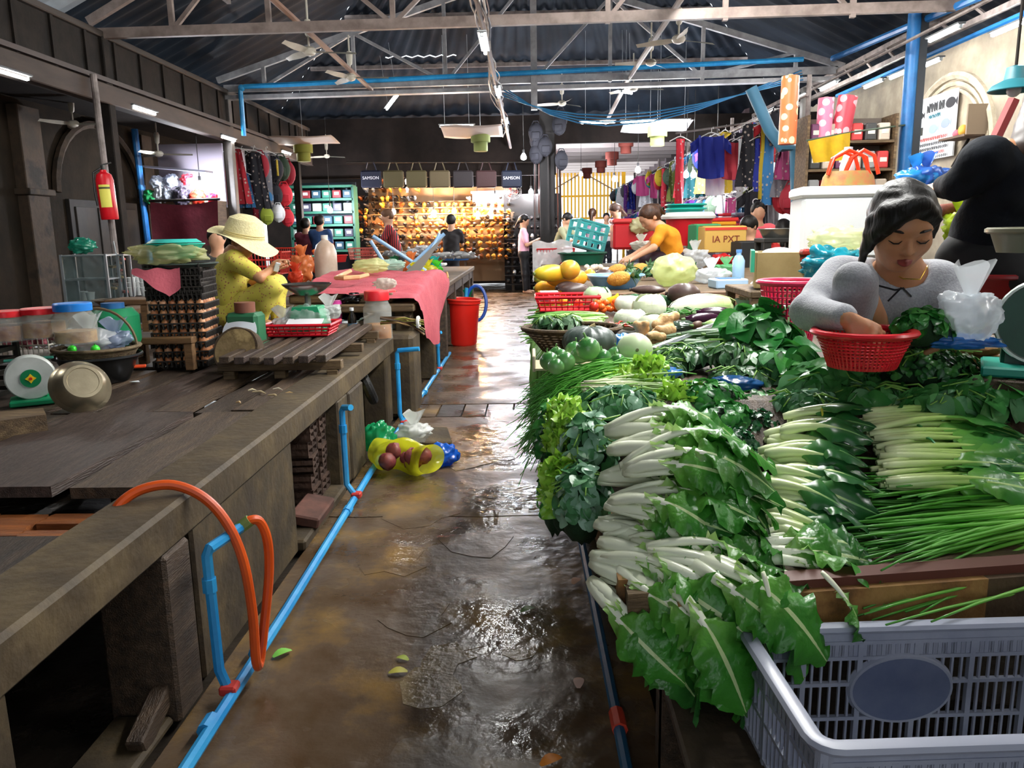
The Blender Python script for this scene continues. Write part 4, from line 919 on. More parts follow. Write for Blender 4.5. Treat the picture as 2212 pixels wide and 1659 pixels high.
CL = [  # name, px, py, depth, radii, kind, n, label, cat
 ('lettuce', 1380, 828, 2.72, (.12, .1, .06), 'frill', 90, 'frilly yellow green lettuce behind the rounded herb leaves', 'lettuce'),
 ('lettuce', 1470, 870, 2.5, (.08, .08, .06), 'frill', 60, 'small frilly lettuce between the rounded herb and the mint', 'lettuce'),
 ('lettuce', 1222, 950, 2.25, (.05, .1, .12), 'frill', 80, 'frilly lettuce hanging over the aisle side of the table', 'lettuce'),
 ('lettuce', 1215, 1075, 2.1, (.05, .07, .12), 'frill', 60, 'low frilly lettuce tip poking out near the floor side', 'lettuce'),
 ('herb_bunch', 1335, 880, 2.38, (.13, .1, .06), 'round', 110, 'herb bunch with pale rounded leaves above the mustard pile', 'herbs'),
 ('herb_bunch', 1270, 985, 2.16, (.08, .1, .12), 'round', 110, 'herb bunch with rounded leaves spilling beside the mustard bases', 'herbs'),
 ('herb_bunch', 1255, 1095, 2.0, (.07, .09, .12), 'round', 90, 'dark rounded-leaf herb bunch hanging low beside the lowest greens', 'herbs'),
 ('herb_bunch', 1190, 960, 2.45, (.05, .14, .14), 'mint', 120, 'dark herb bunch bulging over the aisle', 'herbs'),
 ('herb_bunch', 1198, 1075, 2.3, (.05, .12, .14), 'mint', 110, 'lower dark herb bunch on the aisle side, nearly black underneath', 'herbs'),
 ('mint_bunch', 1525, 870, 2.5, (.13, .12, .07), 'mint', 170, 'fresh bright mint bunch in front of the blue bag', 'mint'),
 ('mint_bunch', 1560, 910, 2.36, (.1, .1, .06), 'mint', 110, 'second mint bunch nearer the pak choi', 'mint'),
 ('coriander_bunch', 1625, 925, 2.38, (.1, .1, .06), 'dark', 150, 'dark feathery coriander bunch beside the brown roots', 'coriander'),
 ('coriander_bunch', 1560, 960, 2.2, (.1, .07, .05), 'dark', 110, 'dark coriander bunch just behind the mustard leaves', 'coriander'),
 ('leaf_bunch', 1640, 735, 2.95, (.13, .12, .12), 'big', 110, 'tall heap of broad glossy green leaves beside the pink basket', 'leafy greens'),
 ('leaf_bunch', 1690, 790, 2.75, (.1, .09, .07), 'big', 60, 'lower heap of broad leaves in front of the tall one', 'leafy greens'),
 ('herb_bunch', 1480, 775, 2.95, (.14, .1, .05), 'olive', 120, 'olive green narrow-leaf herb bunch left of the broad leaves', 'herbs'),
 ('herb_bunch', 1590, 770, 2.85, (.1, .1, .05), 'olive', 90, 'narrow-leaf herb bunch under the broad leaves', 'herbs'),
 ('herb_bunch', 1430, 800, 2.85, (.08, .07, .035), 'olive', 60, 'narrow-leaf herb bunch beside the fine chives', 'herbs'),
 ('water_spinach', 1790, 830, 2.55, (.14, .1, .06), 'flat', 100, 'leafy end of the tied water spinach below the red basket', 'water spinach'),
 ('leaf_bunch', 1740, 880, 2.4, (.1, .08, .05), 'round', 90, 'pale small-leaf bunch between water spinach and pak choi', 'leafy greens'),
 ('leaf_bunch', 1880, 858, 2.45, (.11, .08, .04), 'flat', 60, 'bluish broad-leaf bunch in front of the red basket', 'leafy greens'),
 ('watercress_heap', 2000, 800, 2.5, (.17, .12, .07), 'cress', 260, 'dark fine-leaved watercress heap beside the red basket', 'watercress'),
 ('watercress_heap', 2130, 850, 2.4, (.16, .12, .06), 'flat', 110, 'leafy greens in front of the ginger roots', 'leafy greens'),
 ('leaf_bunch', 2060, 870, 2.35, (.15, .08, .04), 'flat', 80, 'pale flat-leaf greens over the choy sum', 'leafy greens'),
 ('hand_greens', 1992, 712, 2.3, (.085, .06, .06), 'mint', 120, 'rooted herb bunch held by the woman in grey', 'herbs'),
 ('mint_bunch', 1640, 880, 2.52, (.11, .1, .05), 'mint', 110, 'low mint bunch behind the coriander, near the brown roots', 'mint'),
 ('herb_bunch', 1610, 820, 2.72, (.12, .09, .045), 'olive', 90, 'narrow-leaf herb bunch spread before the broad leaf heap', 'herbs'),
 ('leaf_bunch', 1450, 930, 2.24, (.1, .06, .04), 'flat', 50, 'flat herb leaves behind the topmost mustard head', 'herbs'),
]
for k, (nm, px, py, d, rad, kind, n, lab, cat) in enumerate(CL):
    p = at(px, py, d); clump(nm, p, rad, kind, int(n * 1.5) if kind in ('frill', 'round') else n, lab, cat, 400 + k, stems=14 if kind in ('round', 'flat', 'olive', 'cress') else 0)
# ================================================================== OTHER PRODUCE, BASKETS, CRATE
ZB = .845   # surface of the display boards
def onb(px, py, z=ZB): return on(px, py, z)
# grey plastic crate in the front corner
CR = M('#8d93a6', .4, '#a3a8b8', 6, .15, 40)
cr = root('plastic_crate', (.464, 1.152, .12), 'empty grey plastic crate with an oval plate, in the front corner', 'crate', rz=.05)
W_, D_, Hh = .72, .375, .40
def crate_wall(P0, P1, name, cols, oval=False, plate=None):
    """open lattice wall between two bottom corners; slots between real bars"""
    P0, P1 = Vector(P0), Vector(P1); d = P1 - P0; L = d.length; e = d / L; nrm = Vector((e.y, -e.x, 0)); b = MB(); T = .006
    o = root_part = put(name, None, cr)
    def bar(s0, s1, z0, z1, t=T):
        q = [P0 + e * s + nrm * k for s in (s0, s1) for k in (-t / 2, t / 2)]
        vs = [(p.x, p.y, z) for p in q for z in (z0, z1)]
        b.add(vs, [(0, 1, 3, 2), (4, 6, 7, 5), (0, 4, 5, 1), (2, 3, 7, 6), (0, 2, 6, 4), (1, 5, 7, 3)])
    rows = [0.0, .02, .115, .195, .275, .335, .37]
    for z in rows[1:]: bar(0, L, z - .004, z + .004, .011)
    bar(0, L, 0, .012, .012); bar(0, L, .37, Hh - .005)
    n = cols * 6
    for i in range(n + 1):
        s = L * i / n; main = i % 6 == 0; wd = .011 if main else .0048
        bar(max(0, s - wd / 2), min(L, s + wd / 2), .0, .37, .012 if main else T)
    for i in range(n * 2 + 1):
        s = L * i / (n * 2); bar(max(0, s - .0045), min(L, s + .0045), .335, .37)
    b.build('lattice', CR, o, smooth=0)
    if plate:
        c = P0 + e * (L * plate[0]); z0 = plate[1]; m = M('#5c6684', .5, '#6d7690', 8, .1, 60)
        R = Matrix((e, nrm, Vector((0, 0, 1)))).transposed()
        pts = [c + e * (plate[2] * math.cos(6.283 * i / 40)) + Vector((0, 0, z0 + plate[3] * math.sin(6.283 * i / 40))) - nrm * 0 for i in range(40)]
        ring = MB().tube(pts, .011, 6, closed=True); ring.build('oval_rim', CR, o)
        f = MB(); f.add([p - nrm * .01 for p in pts] + [p + nrm * .01 for p in pts], [list(range(40)), list(range(40, 80))[::-1]]); f.build('oval_plate', m, o, smooth=0)
        # raised lines of moulded print
        return o
    return o
crate_wall((0, D_, 0), (W_, D_, 0), 'back_wall', 6, plate=(.46, .262, .105, .072))
crate_wall((0, 0, 0), (W_, 0, 0), 'front_wall', 6)
crate_wall((0, 0, 0), (0, D_, 0), 'side_wall', 3)
crate_wall((W_, 0, 0), (W_, D_, 0), 'side_wall', 3)
MB().box((W_ * .62, -.006, .34), (.2, .012, .11), bev=.004).build('name_panel', M('#75809b', .5), cr)
rim = MB()
rp = []
for cx_, cy_, a0 in ((W_, D_, 0), (0, D_, 90), (0, 0, 180), (W_, 0, 270)):
    for k in range(5):
        a = math.radians(a0 + k * 22.5); rp.append((cx_ + (-.03 if cx_ else .03) + .035 * math.cos(a), cy_ + (-.03 if cy_ else .03) + .035 * math.sin(a), Hh))
rim.tube(rp, .014, 8, closed=True, sq=(.75, 1.3)); rim.build('rim', M('#a3a8ba', .35), cr)
for x in (.008, W_ - .008):
    for y in (.008, D_ - .008): MB().cyl((x, y, 0), (x, y, Hh), .016, n=8).build('corner_post', CR, cr)
fb = MB()
for i in range(10): fb.box((W_ * (i + .5) / 10, D_ / 2, .008), (.008, D_, .01))
for i in range(16): fb.box((W_ / 2, D_ * (i + .5) / 16, .008), (W_, .006, .01))
fb.build('base_grid', CR, cr, smooth=0)
for k, (x, y, kind, a) in enumerate([(.14, .1, 'flat', .4), (.2, .3, 'big', 1.2), (.42, .33, 'frill', .2), (.5, .27, 'flat', 2.2), (.33, .2, 'olive', .9), (.55, .14, 'frill', 3), (.62, .36, 'flat', -.6)]):
    tag(put('fallen_leaf', LEAVES[kind][k % 3], None, Vector((.45, 1.16, .14)) + Vector((x, y * .85 + .1 * x, .012)), (.1, .05, a), None, 1.5),
        ['torn green leaf in the front corner of the crate', 'broad leaf lying flat at the back of the crate', 'light frilly leaf scrap under the oval plate', 'leaf scrap beside the frilly one in the crate', 'narrow dark leaf on the crate floor', 'yellowish leaf scrap on the crate grid', 'curled leaf by the far crate wall'][k], 'leaf')
MB_stand = root('crate_stand', (.80, 1.37, 0), 'low dark block under the plastic crate', 'stand')
MB().box((0, 0, .06), (.6, .28, .118), bev=.006).build('board', WOOD, MB_stand)

# ---- baskets
def basket(name, loc, r0, r1, h, m, label, cat='basket', rows=6, nb=36, part='weave', thick=.006, solid_base=True, rim=.012, sq=(1, 1), rz=0):
    o = root(name, loc, label, cat, rz=rz); b = MB()
    for k in range(rows + 1):
        t = k / rows; r = r0 + (r1 - r0) * t
        b.tube([(r * math.cos(6.283 * i / 40) * sq[0], r * math.sin(6.283 * i / 40) * sq[1], .01 + (h - .02) * t) for i in range(40)], thick * .8, 4, closed=True)
    for i in range(nb):
        a = 6.283 * i / nb; b.tube([((r0 + (r1 - r0) * t) * math.cos(a) * sq[0], (r0 + (r1 - r0) * t) * math.sin(a) * sq[1], .005 + h * t) for t in (0, .5, 1)], thick, 4)
    b.build(part, m, o, smooth=0)
    MB().lathe([(0, .004), (r0, .004), (r0 + .004, .012), (0, .012)], 32, sq=sq).build('base', m, o)
    MB().tube([((r1 + .004) * math.cos(6.283 * i / 48) * sq[0], (r1 + .004) * math.sin(6.283 * i / 48) * sq[1], h) for i in range(48)], rim, 8, closed=True, sq=(.8, 1.2)).build('rim', m, o)
    return o
RED = M('#c01522', .32, '#d42030', 5); PINK = M('#e0305f', .32); 
pb = at(1860, 806, 2.26)
basket('red_basket', (pb.x, pb.y, pb.z + .015), (.09), .128, .105, RED, 'round red plastic sieve basket the woman in grey reaches into', rows=9, nb=56, thick=.0034)
pb = at(1705, 745, 3.0)
basket('pink_basket', (pb.x, pb.y, pb.z), .075, .115, .24, PINK, 'tall bright pink openwork basket beside the heap of broad leaves', rows=10, nb=40, thick=.0042)
pb = on(1226, 662, .885)
def tray(name, loc, w, d, h, m, label, cat='basket', n=(10, 6), rz=0.0):
    o = root(name, loc, label, cat, rz=rz); b = MB()
    for z in (.006, h * .35, h * .65, h):
        t = z / h * .03; b.tube([(-w / 2 - t, -d / 2 - t, z), (w / 2 + t, -d / 2 - t, z), (w / 2 + t, d / 2 + t, z), (-w / 2 - t, d / 2 + t, z)], .006 if z < h else .01, 4, closed=True)
    for s in (-1, 1):
        for i in range(n[0] + 1):
            x = w * (i / n[0] - .5); b.bar((x, s * d / 2, .005), (x * 1.1, s * (d / 2 + .03), h), .006)
        for i in range(n[1] + 1):
            y = d * (i / n[1] - .5); b.bar((s * w / 2, y, .005), (s * (w / 2 + .03), y * 1.1, h), .006)
    b.build('lattice', m, o, smooth=0); MB().box((0, 0, .005), (w, d, .008)).build('base', m, o, smooth=0); return o
tray('red_tray_basket', pb + Vector((0, .1, -.03)), .34, .24, .09, RED, 'flat red plastic tray basket between the onions and the papayas')
# basket with pumpkin
pb = onb(1235, 758)
wk = M('#3a2c1a', .8, '#5e4a2e', 30, .5, 60)
basket('woven_basket', pb, .12, .2, .10, wk, 'shallow dark wicker basket with green sprouts around the pumpkin', rows=7, nb=30, thick=.007, sq=(1, .8))
def pumpkin(loc, r, m, label):
    o = root('pumpkin', loc, label, 'pumpkin')
    MB().ball((0, 0, r * .62), (r, r, r * .66), 48, 16, lambda d, th, a: (1 - .07 * abs(math.sin(6 * a))) * (1 - .16 * max(0, d.z) ** 6)).build('body', m, o, smooth=180)
    MB().tube([(0, 0, r * 1.02), (.01, 0, r * 1.14), (.025, 0, r * 1.2)], [r * .14, r * .09, r * .1], 8).build('stem', M('#b9a878', .8), o)
pumpkin(pb + Vector((.06, -.2, .0)), .11, Muv([(0, '#b8722a'), (.22, '#a8702c'), (.34, '#3a4a40'), (.8, '#3a4842'), (1, '#5a665e')], .45, .3), 'ribbed grey green pumpkin with an orange underside in the wicker basket')
for k in range(2):
    clump('sprout_bunch', pb + Vector((-.1 + .08 * k, .03 + .05 * k, .11)), (.06, .05, .03), 'olive', 30, ['pale sprout bunch at the aisle end of the wicker basket', 'pale sprout bunch behind the pumpkin'][k], 'sprouts', 600 + k, stems=8)
# round eggplants
EGP = Muv([(0, '#cfe0b8'), (.35, '#8fb878'), (.7, '#3f7d3c'), (1, '#2a6430')], .25, .0)
def round_eggplant(px, py, z, r, lab):
    p = on(px, py, z); o = root('round_eggplant', (p.x, p.y, z - r), lab, 'eggplant', rot=(U(-.3, .3), U(-.3, .3), U(0, 6)), group='round green eggplants')
    put('body', _egb, o, (0, 0, r), None or (0, 0, 0), None, r); put('calyx', _egc, o, (0, 0, r), (0, 0, 0), None, r); put('stem', _egs, o, (0, 0, r), (0, 0, 0), None, r)
_egb = MB().ball((0, 0, 0), (1, 1, .93), 16, 10).mesh('body', EGP, 180)
_egc = MB().lathe([(0, .97), (.25, .95), (.45, .86), (.5, .8)], 5).mesh('calyx', M('#4f8a3f', .5)); _egs = MB().tube([(0, 0, .95), (.05, 0, 1.2), (.15, 0, 1.35)], [.12, .08, .1], 6).mesh('stem', M('#6a9a50', .6))
for px, py, r, lab in [(1236, 756, .036, 'dark green round eggplant at the pumpkin basket'), (1276, 752, .045, 'largest dark green round eggplant on top of the group'), (1253, 768, .035, 'round eggplant in the middle, between the two dark ones'),
        (1192, 779, .036, 'pale round eggplant at the aisle end of the wooden box'), (1219, 781, .036, 'pale round eggplant second from the aisle'), (1198, 792, .03, 'small round eggplant in front by the box board'),
        (1203, 765, .03, 'long-shaped green eggplant at the back by the aisle'), (1216, 769, .03, 'light green round eggplant behind the pale ones'), (1304, 771, .034, 'whitish round eggplant right of the largest'),
        (1327, 768, .034, 'striped round eggplant beside the big pale gourd'), (1290, 770, .03, 'small white eggplant under the largest'), (1340, 779, .03, 'small striped eggplant touching the big pale gourd')]:
    round_eggplant(px, py, ZB + r + (.04 if r > .04 else .012), r, lab)
wbx = root('wooden_tray', onb(1250, 790) + Vector((0, -.02, 0)), 'shallow pale wooden box side holding the round eggplants', 'box')
MB().box((-.17, .02, .025), (.012, .2, .06), bev=.003).build('side', M('#c9b9a0', .6), wbx); MB().box((0, .02, .004), (.34, .2, .008)).build('bottom', M('#b8a88c', .6), wbx, smooth=0)
# big pale gourd
p = on(1371, 758, ZB + .06); o = root('pale_gourd', (p.x, p.y, ZB), 'large smooth pale green round gourd in the middle of the table', 'gourd')
MB().ball((0, 0, .064), (.068, .068, .064), 24, 14).build('body', M('#b9cba0', .35, '#cfdcb8', 4), o, smooth=180); MB().tube([(0, -.062, .07), (0, -.075, .075)], .006, 6).build('stem_scar', M('#5a5a38', .7), o)
clump('white_cauliflower', on(1402, 795, ZB + .03), (.05, .05, .035), 'frill', 24, 'white cauliflower piece in front of the pale gourd', 'cauliflower', 610, core='#e6ead2')
# ginger
GNG = M('#c49a68', .6, '#dcb884', 20, .5, 60)
def ginger(px, py, z, s, lab, seed):
    rg = random.Random(seed); p = on(px, py, z); pr = [('e', (0, 0, .03 * s), (.035 * s, .03 * s, .03 * s))]
    c = Vector((0, 0, .03 * s))
    for k in range(6):
        a = rg.uniform(0, 6.28); e = c + Vector((math.cos(a) * .05 * s, math.sin(a) * .04 * s, rg.uniform(-.005, .035) * s)); pr.append(('c', tuple(c), tuple(e), .024 * s, .018 * s)); pr.append(('e', tuple(e), (.022 * s,) * 3)); c = c.lerp(e, .7)
    tag(solid('ginger_root', pr, GNG, None, .006, .012, loc=(p.x, p.y, z - .01)), lab, 'ginger')
ginger(1385, 722, ZB + .05, .65, 'pale upright ginger root behind the gourd', 1); ginger(1400, 745, ZB + .01, .65, 'ginger root lying against the gourd', 2); ginger(1445, 722, ZB + .02, 1.0, 'small ginger root near the green chillies', 3); ginger(1420, 735, ZB + .01, .7, 'ginger root between the two larger ones', 9)
for k, (px, py) in enumerate([(2060, 745), (2090, 752), (2115, 768), (2075, 765), (2130, 790), (2110, 800)]):
    p = at(px, py, 2.62); z = p.z; rg = random.Random(50 + k); pr = [('c', (-.05, 0, .02), (.05, .01, .02), .022, .016), ('c', (.02, 0, .02), (.05, -.04, .03), .018, .012), ('c', (-.03, 0, .02), (-.05, .03, .035), .016, .012), ('c', (0, 0, .02), (.01, .04, .03), .016, .012)]
    tag(solid('ginger_root', pr, M('#8f6a42', .65, '#b98f5e', 30, .5, 60), None, .006, .01, loc=tuple(p), rot=(0, 0, rg.uniform(0, 6))),
        ['brown galangal root at the back of the heap under the plastic bag', 'knobbly galangal root beside the green scale base', 'galangal root in the middle of the brown heap', 'small galangal root above the watercress', 'galangal root at the front of the heap', 'lowest galangal root touching the greens'][k], 'ginger')
# film bags
def film(name, loc, r, c, label, cat='bag', seed=0, alpha=.45, knot=True, rot=(0, 0, 0), sq=1.0, lump=.22, filled=None, nu=40, nv=26, mat=None):
    rg = random.Random(seed); ph = [rg.uniform(0, 6.28) for _ in range(8)]; o = root(name, loc, label, cat, rot=rot)
    if not isinstance(r, (tuple, list)): r = (r, r, r * .8)
    sv = Vector((seed * 3.1, seed * 1.7, 0))
    def fn(d, th, a):
        k = 1 + lump * (2.6 * abs(noise.noise(d * 1.9 + sv)) + 1.1 * abs(noise.noise(d * 4.3 + sv)) + .35 * abs(noise.noise(d * 9 + sv)) - .8)
        if knot and d.z > .55: k *= 1 - .35 * (d.z - .55) / .45
        return k
    m = mat or Mbag(c, alpha)
    MB().ball((0, 0, r[2]), r, nu, nv, fn).build('film', m, o, smooth=180)
    if knot:
        MB().grid(lambda u, v: ((.012 + .05 * v) * math.cos(6.283 * u) * (1 + .4 * math.sin(12 * u)), (.012 + .03 * v) * math.sin(6.283 * u), r[2] * 1.5 + .1 * v * (r[2] / .08) ** .5 + .012 * math.sin(19 * u) * v), 24, 3).build('gathered_top', m, o, smooth=180)
    if filled:
        fm, n, rr = filled
        for i in range(n):
            q = Vector((rg.gauss(0, .4) * r[0], rg.gauss(0, .4) * r[1], r[2] * rg.uniform(.3, 1.1))); MB().ball(q, rr * rg.uniform(.7, 1.2), 8, 6).build('contents', fm, o, smooth=180)
    return o
film('plastic_bag', at(2088, 742, 2.3), (.085, .07, .085), '#e9eef2', 'crumpled clear plastic bag with blue bottom beside the kneeling woman', seed=1, alpha=.5, lump=.16)
film('plastic_bag', at(2075, 752, 2.3), (.1, .05, .02), '#2f7fd0', 'blue plastic bag lying under the clear one', seed=2, alpha=.75, knot=False)
film('blue_bag', onb(1344, 752), (.085, .07, .03), '#3f9ad8', 'light blue plastic bag holding red and green chillies', seed=3, alpha=.8, knot=False)
for k in range(26):
    q = onb(1345, 735) + Vector((U(-.05, .05), U(-.02, .06), .062 + U(0, .012))); a = U(0, 6.28)
    tag(MB().tube([(0, 0, 0), (.02, .004, .004), (.042, 0, 0)], [.004, .0045, .001], 5).build('chilli', M('#c0301c', .3) if k % 3 == 0 else M('#3f7d22', .3), None, q, (0, U(-.2, .2), a)),
        ('small red chilli' if k % 3 == 0 else 'small green chilli') + ' on the light blue bag', 'chilli')['group'] = 'chillies on the blue bag'
film('blue_bag', at(1432, 818, 2.72), (.06, .05, .02), '#2f86d6', 'bright blue plastic bag between the lettuce and the narrow-leaf herbs', seed=5, alpha=.9, knot=False); film('blue_bag', at(1585, 850, 2.62), (.09, .06, .03), '#1f5fa0', 'dark blue plastic bag behind the mint', seed=6, alpha=.85, knot=False, lump=.12)
film('dark_bag', onb(1470, 712), (.1, .08, .02), '#4a5f50', 'dark film bag spread under the green chillies', seed=7, alpha=.8, knot=False)
for k in range(44):
    q = onb(1468, 700) + Vector((U(-.09, .09), U(-.06, .08), .045 + U(0, .025))); a = U(0, 6.28)
    tag(MB().tube([(0, 0, 0), (.025, .006, .006), (.06, 0, 0)], [.007, .0075, .0015], 5).build('green_pepper', M('#2f5f24', .28, '#3f7a2c', 8), None, q, (0, U(-.25, .25), a)), 'long dark green pepper in the heap behind the silver strip', 'pepper', 'long green peppers')
# metal strip, eggplants, cucumber, ridge gourds
a, b_ = onb(1418, 758, .87), onb(1592, 685, .9)
o = root('metal_strip', a, 'long silver metal strip lying slanted across the produce', 'strip'); d = b_ - a
MB().bar((0, 0, .012), tuple(d + Vector((0, 0, .012))), .05, .004).build('blade', M('#c9ccd4', .18, metal=.9), o, smooth=0); MB().bar((0, -.02, .016), tuple(d + Vector((0, -.02, .016))), .006, .012).build('edge', M('#eceef2', .2, metal=.8), o, smooth=0)
def long_veg(name, px, py, z, L, r, m, rz, lab, cat, taper=(.45, .85, 1, 1.05, .9, .4), capc='#5a7d3a', ridges=0, bend=.08):
    p = on(px, py, z); o = root(name, (p.x, p.y, z - r), lab, cat, rz=rz); n = len(taper)
    P = [(L * (i / (n - 1) - .5), bend * L * math.sin(math.pi * i / (n - 1)), r) for i in range(n)]
    b = MB().tube(P, [r * t for t in taper], 14)
    b.build('body', m, o, smooth=180)
    MB().tube([P[0], (P[0][0] - .02, P[0][1], P[0][2] + .004)], [r * .4, r * .2], 7).build('stem', M(capc, .6), o)
    if ridges:
        for k in range(ridges):
            a = 6.283 * k / ridges
            MB().tube([(p_[0], p_[1] + math.cos(a) * r * t, p_[2] + math.sin(a) * r * t) for p_, t in zip(P, taper)], .003, 4).build('ridge', M('#2f5a2a', .5), o)
    return o
PUR = M('#2a0f22', .18, '#3c1830', 4)
long_veg('purple_eggplant', 1520, 690, ZB + .04, .2, .032, PUR, .1, 'glossy long purple eggplant behind the pale cucumber', 'eggplant', capc='#4a6a30'); long_veg('purple_eggplant', 1545, 678, ZB + .06, .2, .035, PUR, -.1, 'second purple eggplant lying on top', 'eggplant', capc='#4a6a30')
long_veg('cucumber', 1562, 700, ZB + .05, .17, .03, M('#a3c878', .35, '#bdd896', 6), .12, 'pale green cucumber beside the purple eggplants', 'cucumber'); long_veg('purple_eggplant', 1508, 703, ZB + .03, .06, .022, M('#5a4030', .5), .4, 'small brown root next to the eggplants', 'root')
RG = M('#3f6a34', .45, '#5f8a4c', 10, .2, 40)
for k, (px, py, dz, rz, lab) in enumerate([(1500, 728, .03, .1, 'ridge gourd at the near end of the silver strip'), (1535, 722, .05, .05, 'ridge gourd lying on top of the gourd row'), (1570, 735, .03, -.05, 'ridge gourd in front of the broad leaves'),
        (1545, 745, .02, .15, 'ridge gourd lowest in the gourd row'), (1590, 722, .055, 0, 'ridge gourd pointing under the broad leaves'), (1480, 745, .02, .2, 'ridge gourd nearest the narrow-leaf herbs')]):
    long_veg('ridge_gourd', px, py, ZB + dz, .26, .021, RG, rz, lab, 'gourd', ridges=8)
# cabbages, napa, broccoli
def leafball(name, loc, r, m, label, cat, n=9, seed=0, rot=(0, 0, 0), open_=.25):
    rg = random.Random(seed); o = root(name, loc, label, cat, rot=rot)
    MB().ball((0, 0, r[2] * .95), tuple(x * .93 for x in r), 18, 12).build('heart', m, o, smooth=180)
    for i in range(n):
        a0 = 6.283 * i / n + rg.uniform(-.2, .2); hi = rg.uniform(.55, .8); k = 1 + rg.uniform(.02, .06)
        def f(u, v):
            th = math.pi * (.05 + hi * u); a = a0 + (v - .5) * 1.5 * math.sin(min(th, 1.9)) ** .5; q = k + (.10 * u * u + .02 * math.sin(14 * v + 9 * u)) * (open_ * 4)
            return (r[0] * math.sin(th) * math.cos(a) * q, r[1] * math.sin(th) * math.sin(a) * q, r[2] * .95 - r[2] * math.cos(th) * q)
        MB().grid(f, 8, 8).build('leaf', m, o, smooth=180)
    return o
CAB = M('#dde8c2', .4, '#eef2dd', 3, .2, 30); NAP = Muv([(0, '#f3f4e6'), (.5, '#e4edc8'), (1, '#b9d888')], .35, .3, 40)
leafball('cabbage', onb(1402, 700), (.085, .085, .085), CAB, 'round white cabbage standing in the middle of the table', 'cabbage', seed=1)
leafball('cabbage', onb(1362, 712), (.08, .075, .055), M('#dfe8cc', .4, '#f0f3e4', 3), 'flat white cabbage left of the standing one', 'cabbage', seed=2)
leafball('cabbage', onb(1412, 720), (.07, .07, .05), CAB, 'small white cabbage in front of the standing one', 'cabbage', seed=3)
leafball('cabbage', onb(1360, 678), (.085, .08, .06), M('#e3ead2', .4, '#f2f4ea', 3), 'white cabbage behind the broccoli', 'cabbage', seed=4)
leafball('cabbage', onb(1290, 664, .86), (.085, .08, .07), M('#a8cc9a', .25, '#c8e0bc', 4), 'film-wrapped green cabbage in front of the red tray', 'cabbage', seed=5)
def napa(px, py, z, s, rz, lab, seed):
    p = on(px, py, z); leafball('napa_cabbage', (p.x, p.y, z - .02), (.062 * s, .058 * s, .15 * s), NAP, lab, 'cabbage', 11, seed, rot=(0, math.pi / 2, rz), open_=.12)
napa(1452, 660, .93, 1.25, .1, 'large pale napa cabbage lying across the table', 11); napa(1625, 612, 1.0, 1.05, .15, 'napa cabbage lying far back beside the wooden box', 12); napa(1520, 745, .86, .01, 0, 'x', 13) if False else None
BRO = M('#1f4a2c', .7, '#34683c', 40, .9, 90)
for k, (px, py, s, lab) in enumerate([(1372, 676, 1, 'broccoli head left of the standing cabbage'), (1428, 680, 1.1, 'broccoli head right of the standing cabbage')]):
    p = onb(px, py); rg = random.Random(k); o = root('broccoli', p, lab, 'broccoli')
    MB().cyl((0, 0, 0), (0, 0, .05), .018, .03, 8).build('stalk', M('#8fb56a', .5), o)
    for i in range(9):
        a = i * 2.4; q = .012 * math.sqrt(i) * 1.1 * s; MB().ball((q * math.cos(a) * 1.3, q * math.sin(a) * 1.3, .075 + .02 * (1 - i / 9)), .024 * s, 9, 7, lambda d, th, a: 1 + .12 * math.sin(9 * a) * math.sin(8 * th)).build('floret', BRO, o, smooth=180)
# tomatoes, limes, peppers, garlic, small pale roots
TOM = M('#e0521a', .2, '#f07a30', 6); _tb = MB().ball((0, 0, 0), (1, 1, .88), 12, 8).mesh('body', TOM, 180); _tc = MB().lathe([(0, .9), (.3, .88), (.42, .78)], 5).mesh('calyx', M('#4a7a30', .6))
for k in range(22):
    i = k; q = onb(1316, 676) + Vector((U(-.1, .1), U(-.06, .08), .022 + .022 * (k % 3)))
    o = root('tomato', q, 'small orange tomato in the heap left of the broccoli', 'tomato', group='orange tomatoes'); put('body', _tb, o, (0, 0, 0), (0, 0, 0), None, .022); put('calyx', _tc, o, (0, 0, 0), (U(-.5, .5), U(-.5, .5), 0), None, .022)
for px, py, c, lab in [(1275, 660, '#8fbf3a', 'light green lime left of the tomatoes'), (1290, 663, '#6fae3a', 'green lime touching the wrapped cabbage'), (1218, 660, '#e0a02a', 'yellow orange fruit in the red tray'), (1250, 665, '#d8502a', 'red orange fruit near the tray'), (1283, 672, '#c82a1c', 'red pepper at the aisle end of the tomatoes')]:
    o = root('small_fruit', on(px, py, .87), lab, 'fruit'); MB().ball((0, 0, .028), (.03, .03, .028), 14, 9).build('body', M(c, .3), o, smooth=180); MB().cyl((0, 0, .054), (.003, 0, .063), .004, n=6).build('stem', M('#5a7a3a', .6), o)
tag(solid('yellow_pepper', [('c', (-.02, 0, .03), (.03, 0, .05), .022, .016), ('c', (.03, 0, .05), (.035, 0, .075), .01, .006)], M('#e8b020', .25), None, .006, .015, loc=tuple(on(1322, 660, .88))), 'yellow pepper standing behind the tomatoes', 'pepper')
GAR = M('#eee6d8', .45, '#d8c8b8', 10); _gb = MB().lathe([(0, 0), (.7, .1), (1, .45), (.8, .85), (.3, 1.15), (.12, 1.5), (0, 1.52)], 10).mesh('bulb', GAR, 180); _gr = MB().cyl((0, 0, -.06), (0, 0, .03), .2, n=6).mesh('root_plate', M('#b8a070', .8))
for k in range(34):
    q = on(1448, 664, .85) + Vector((U(-.13, .12), U(-.1, .14), .0 + .02 * (k % 3))); o = root('garlic_bulb', q, 'white garlic bulb in the pale heap left of the napa cabbage', 'garlic', group='garlic heap', rot=(U(-.8, .8), U(-.8, .8), U(0, 6))); put('bulb', _gb, o, scale=.024); put('root_plate', _gr, o, scale=.024)
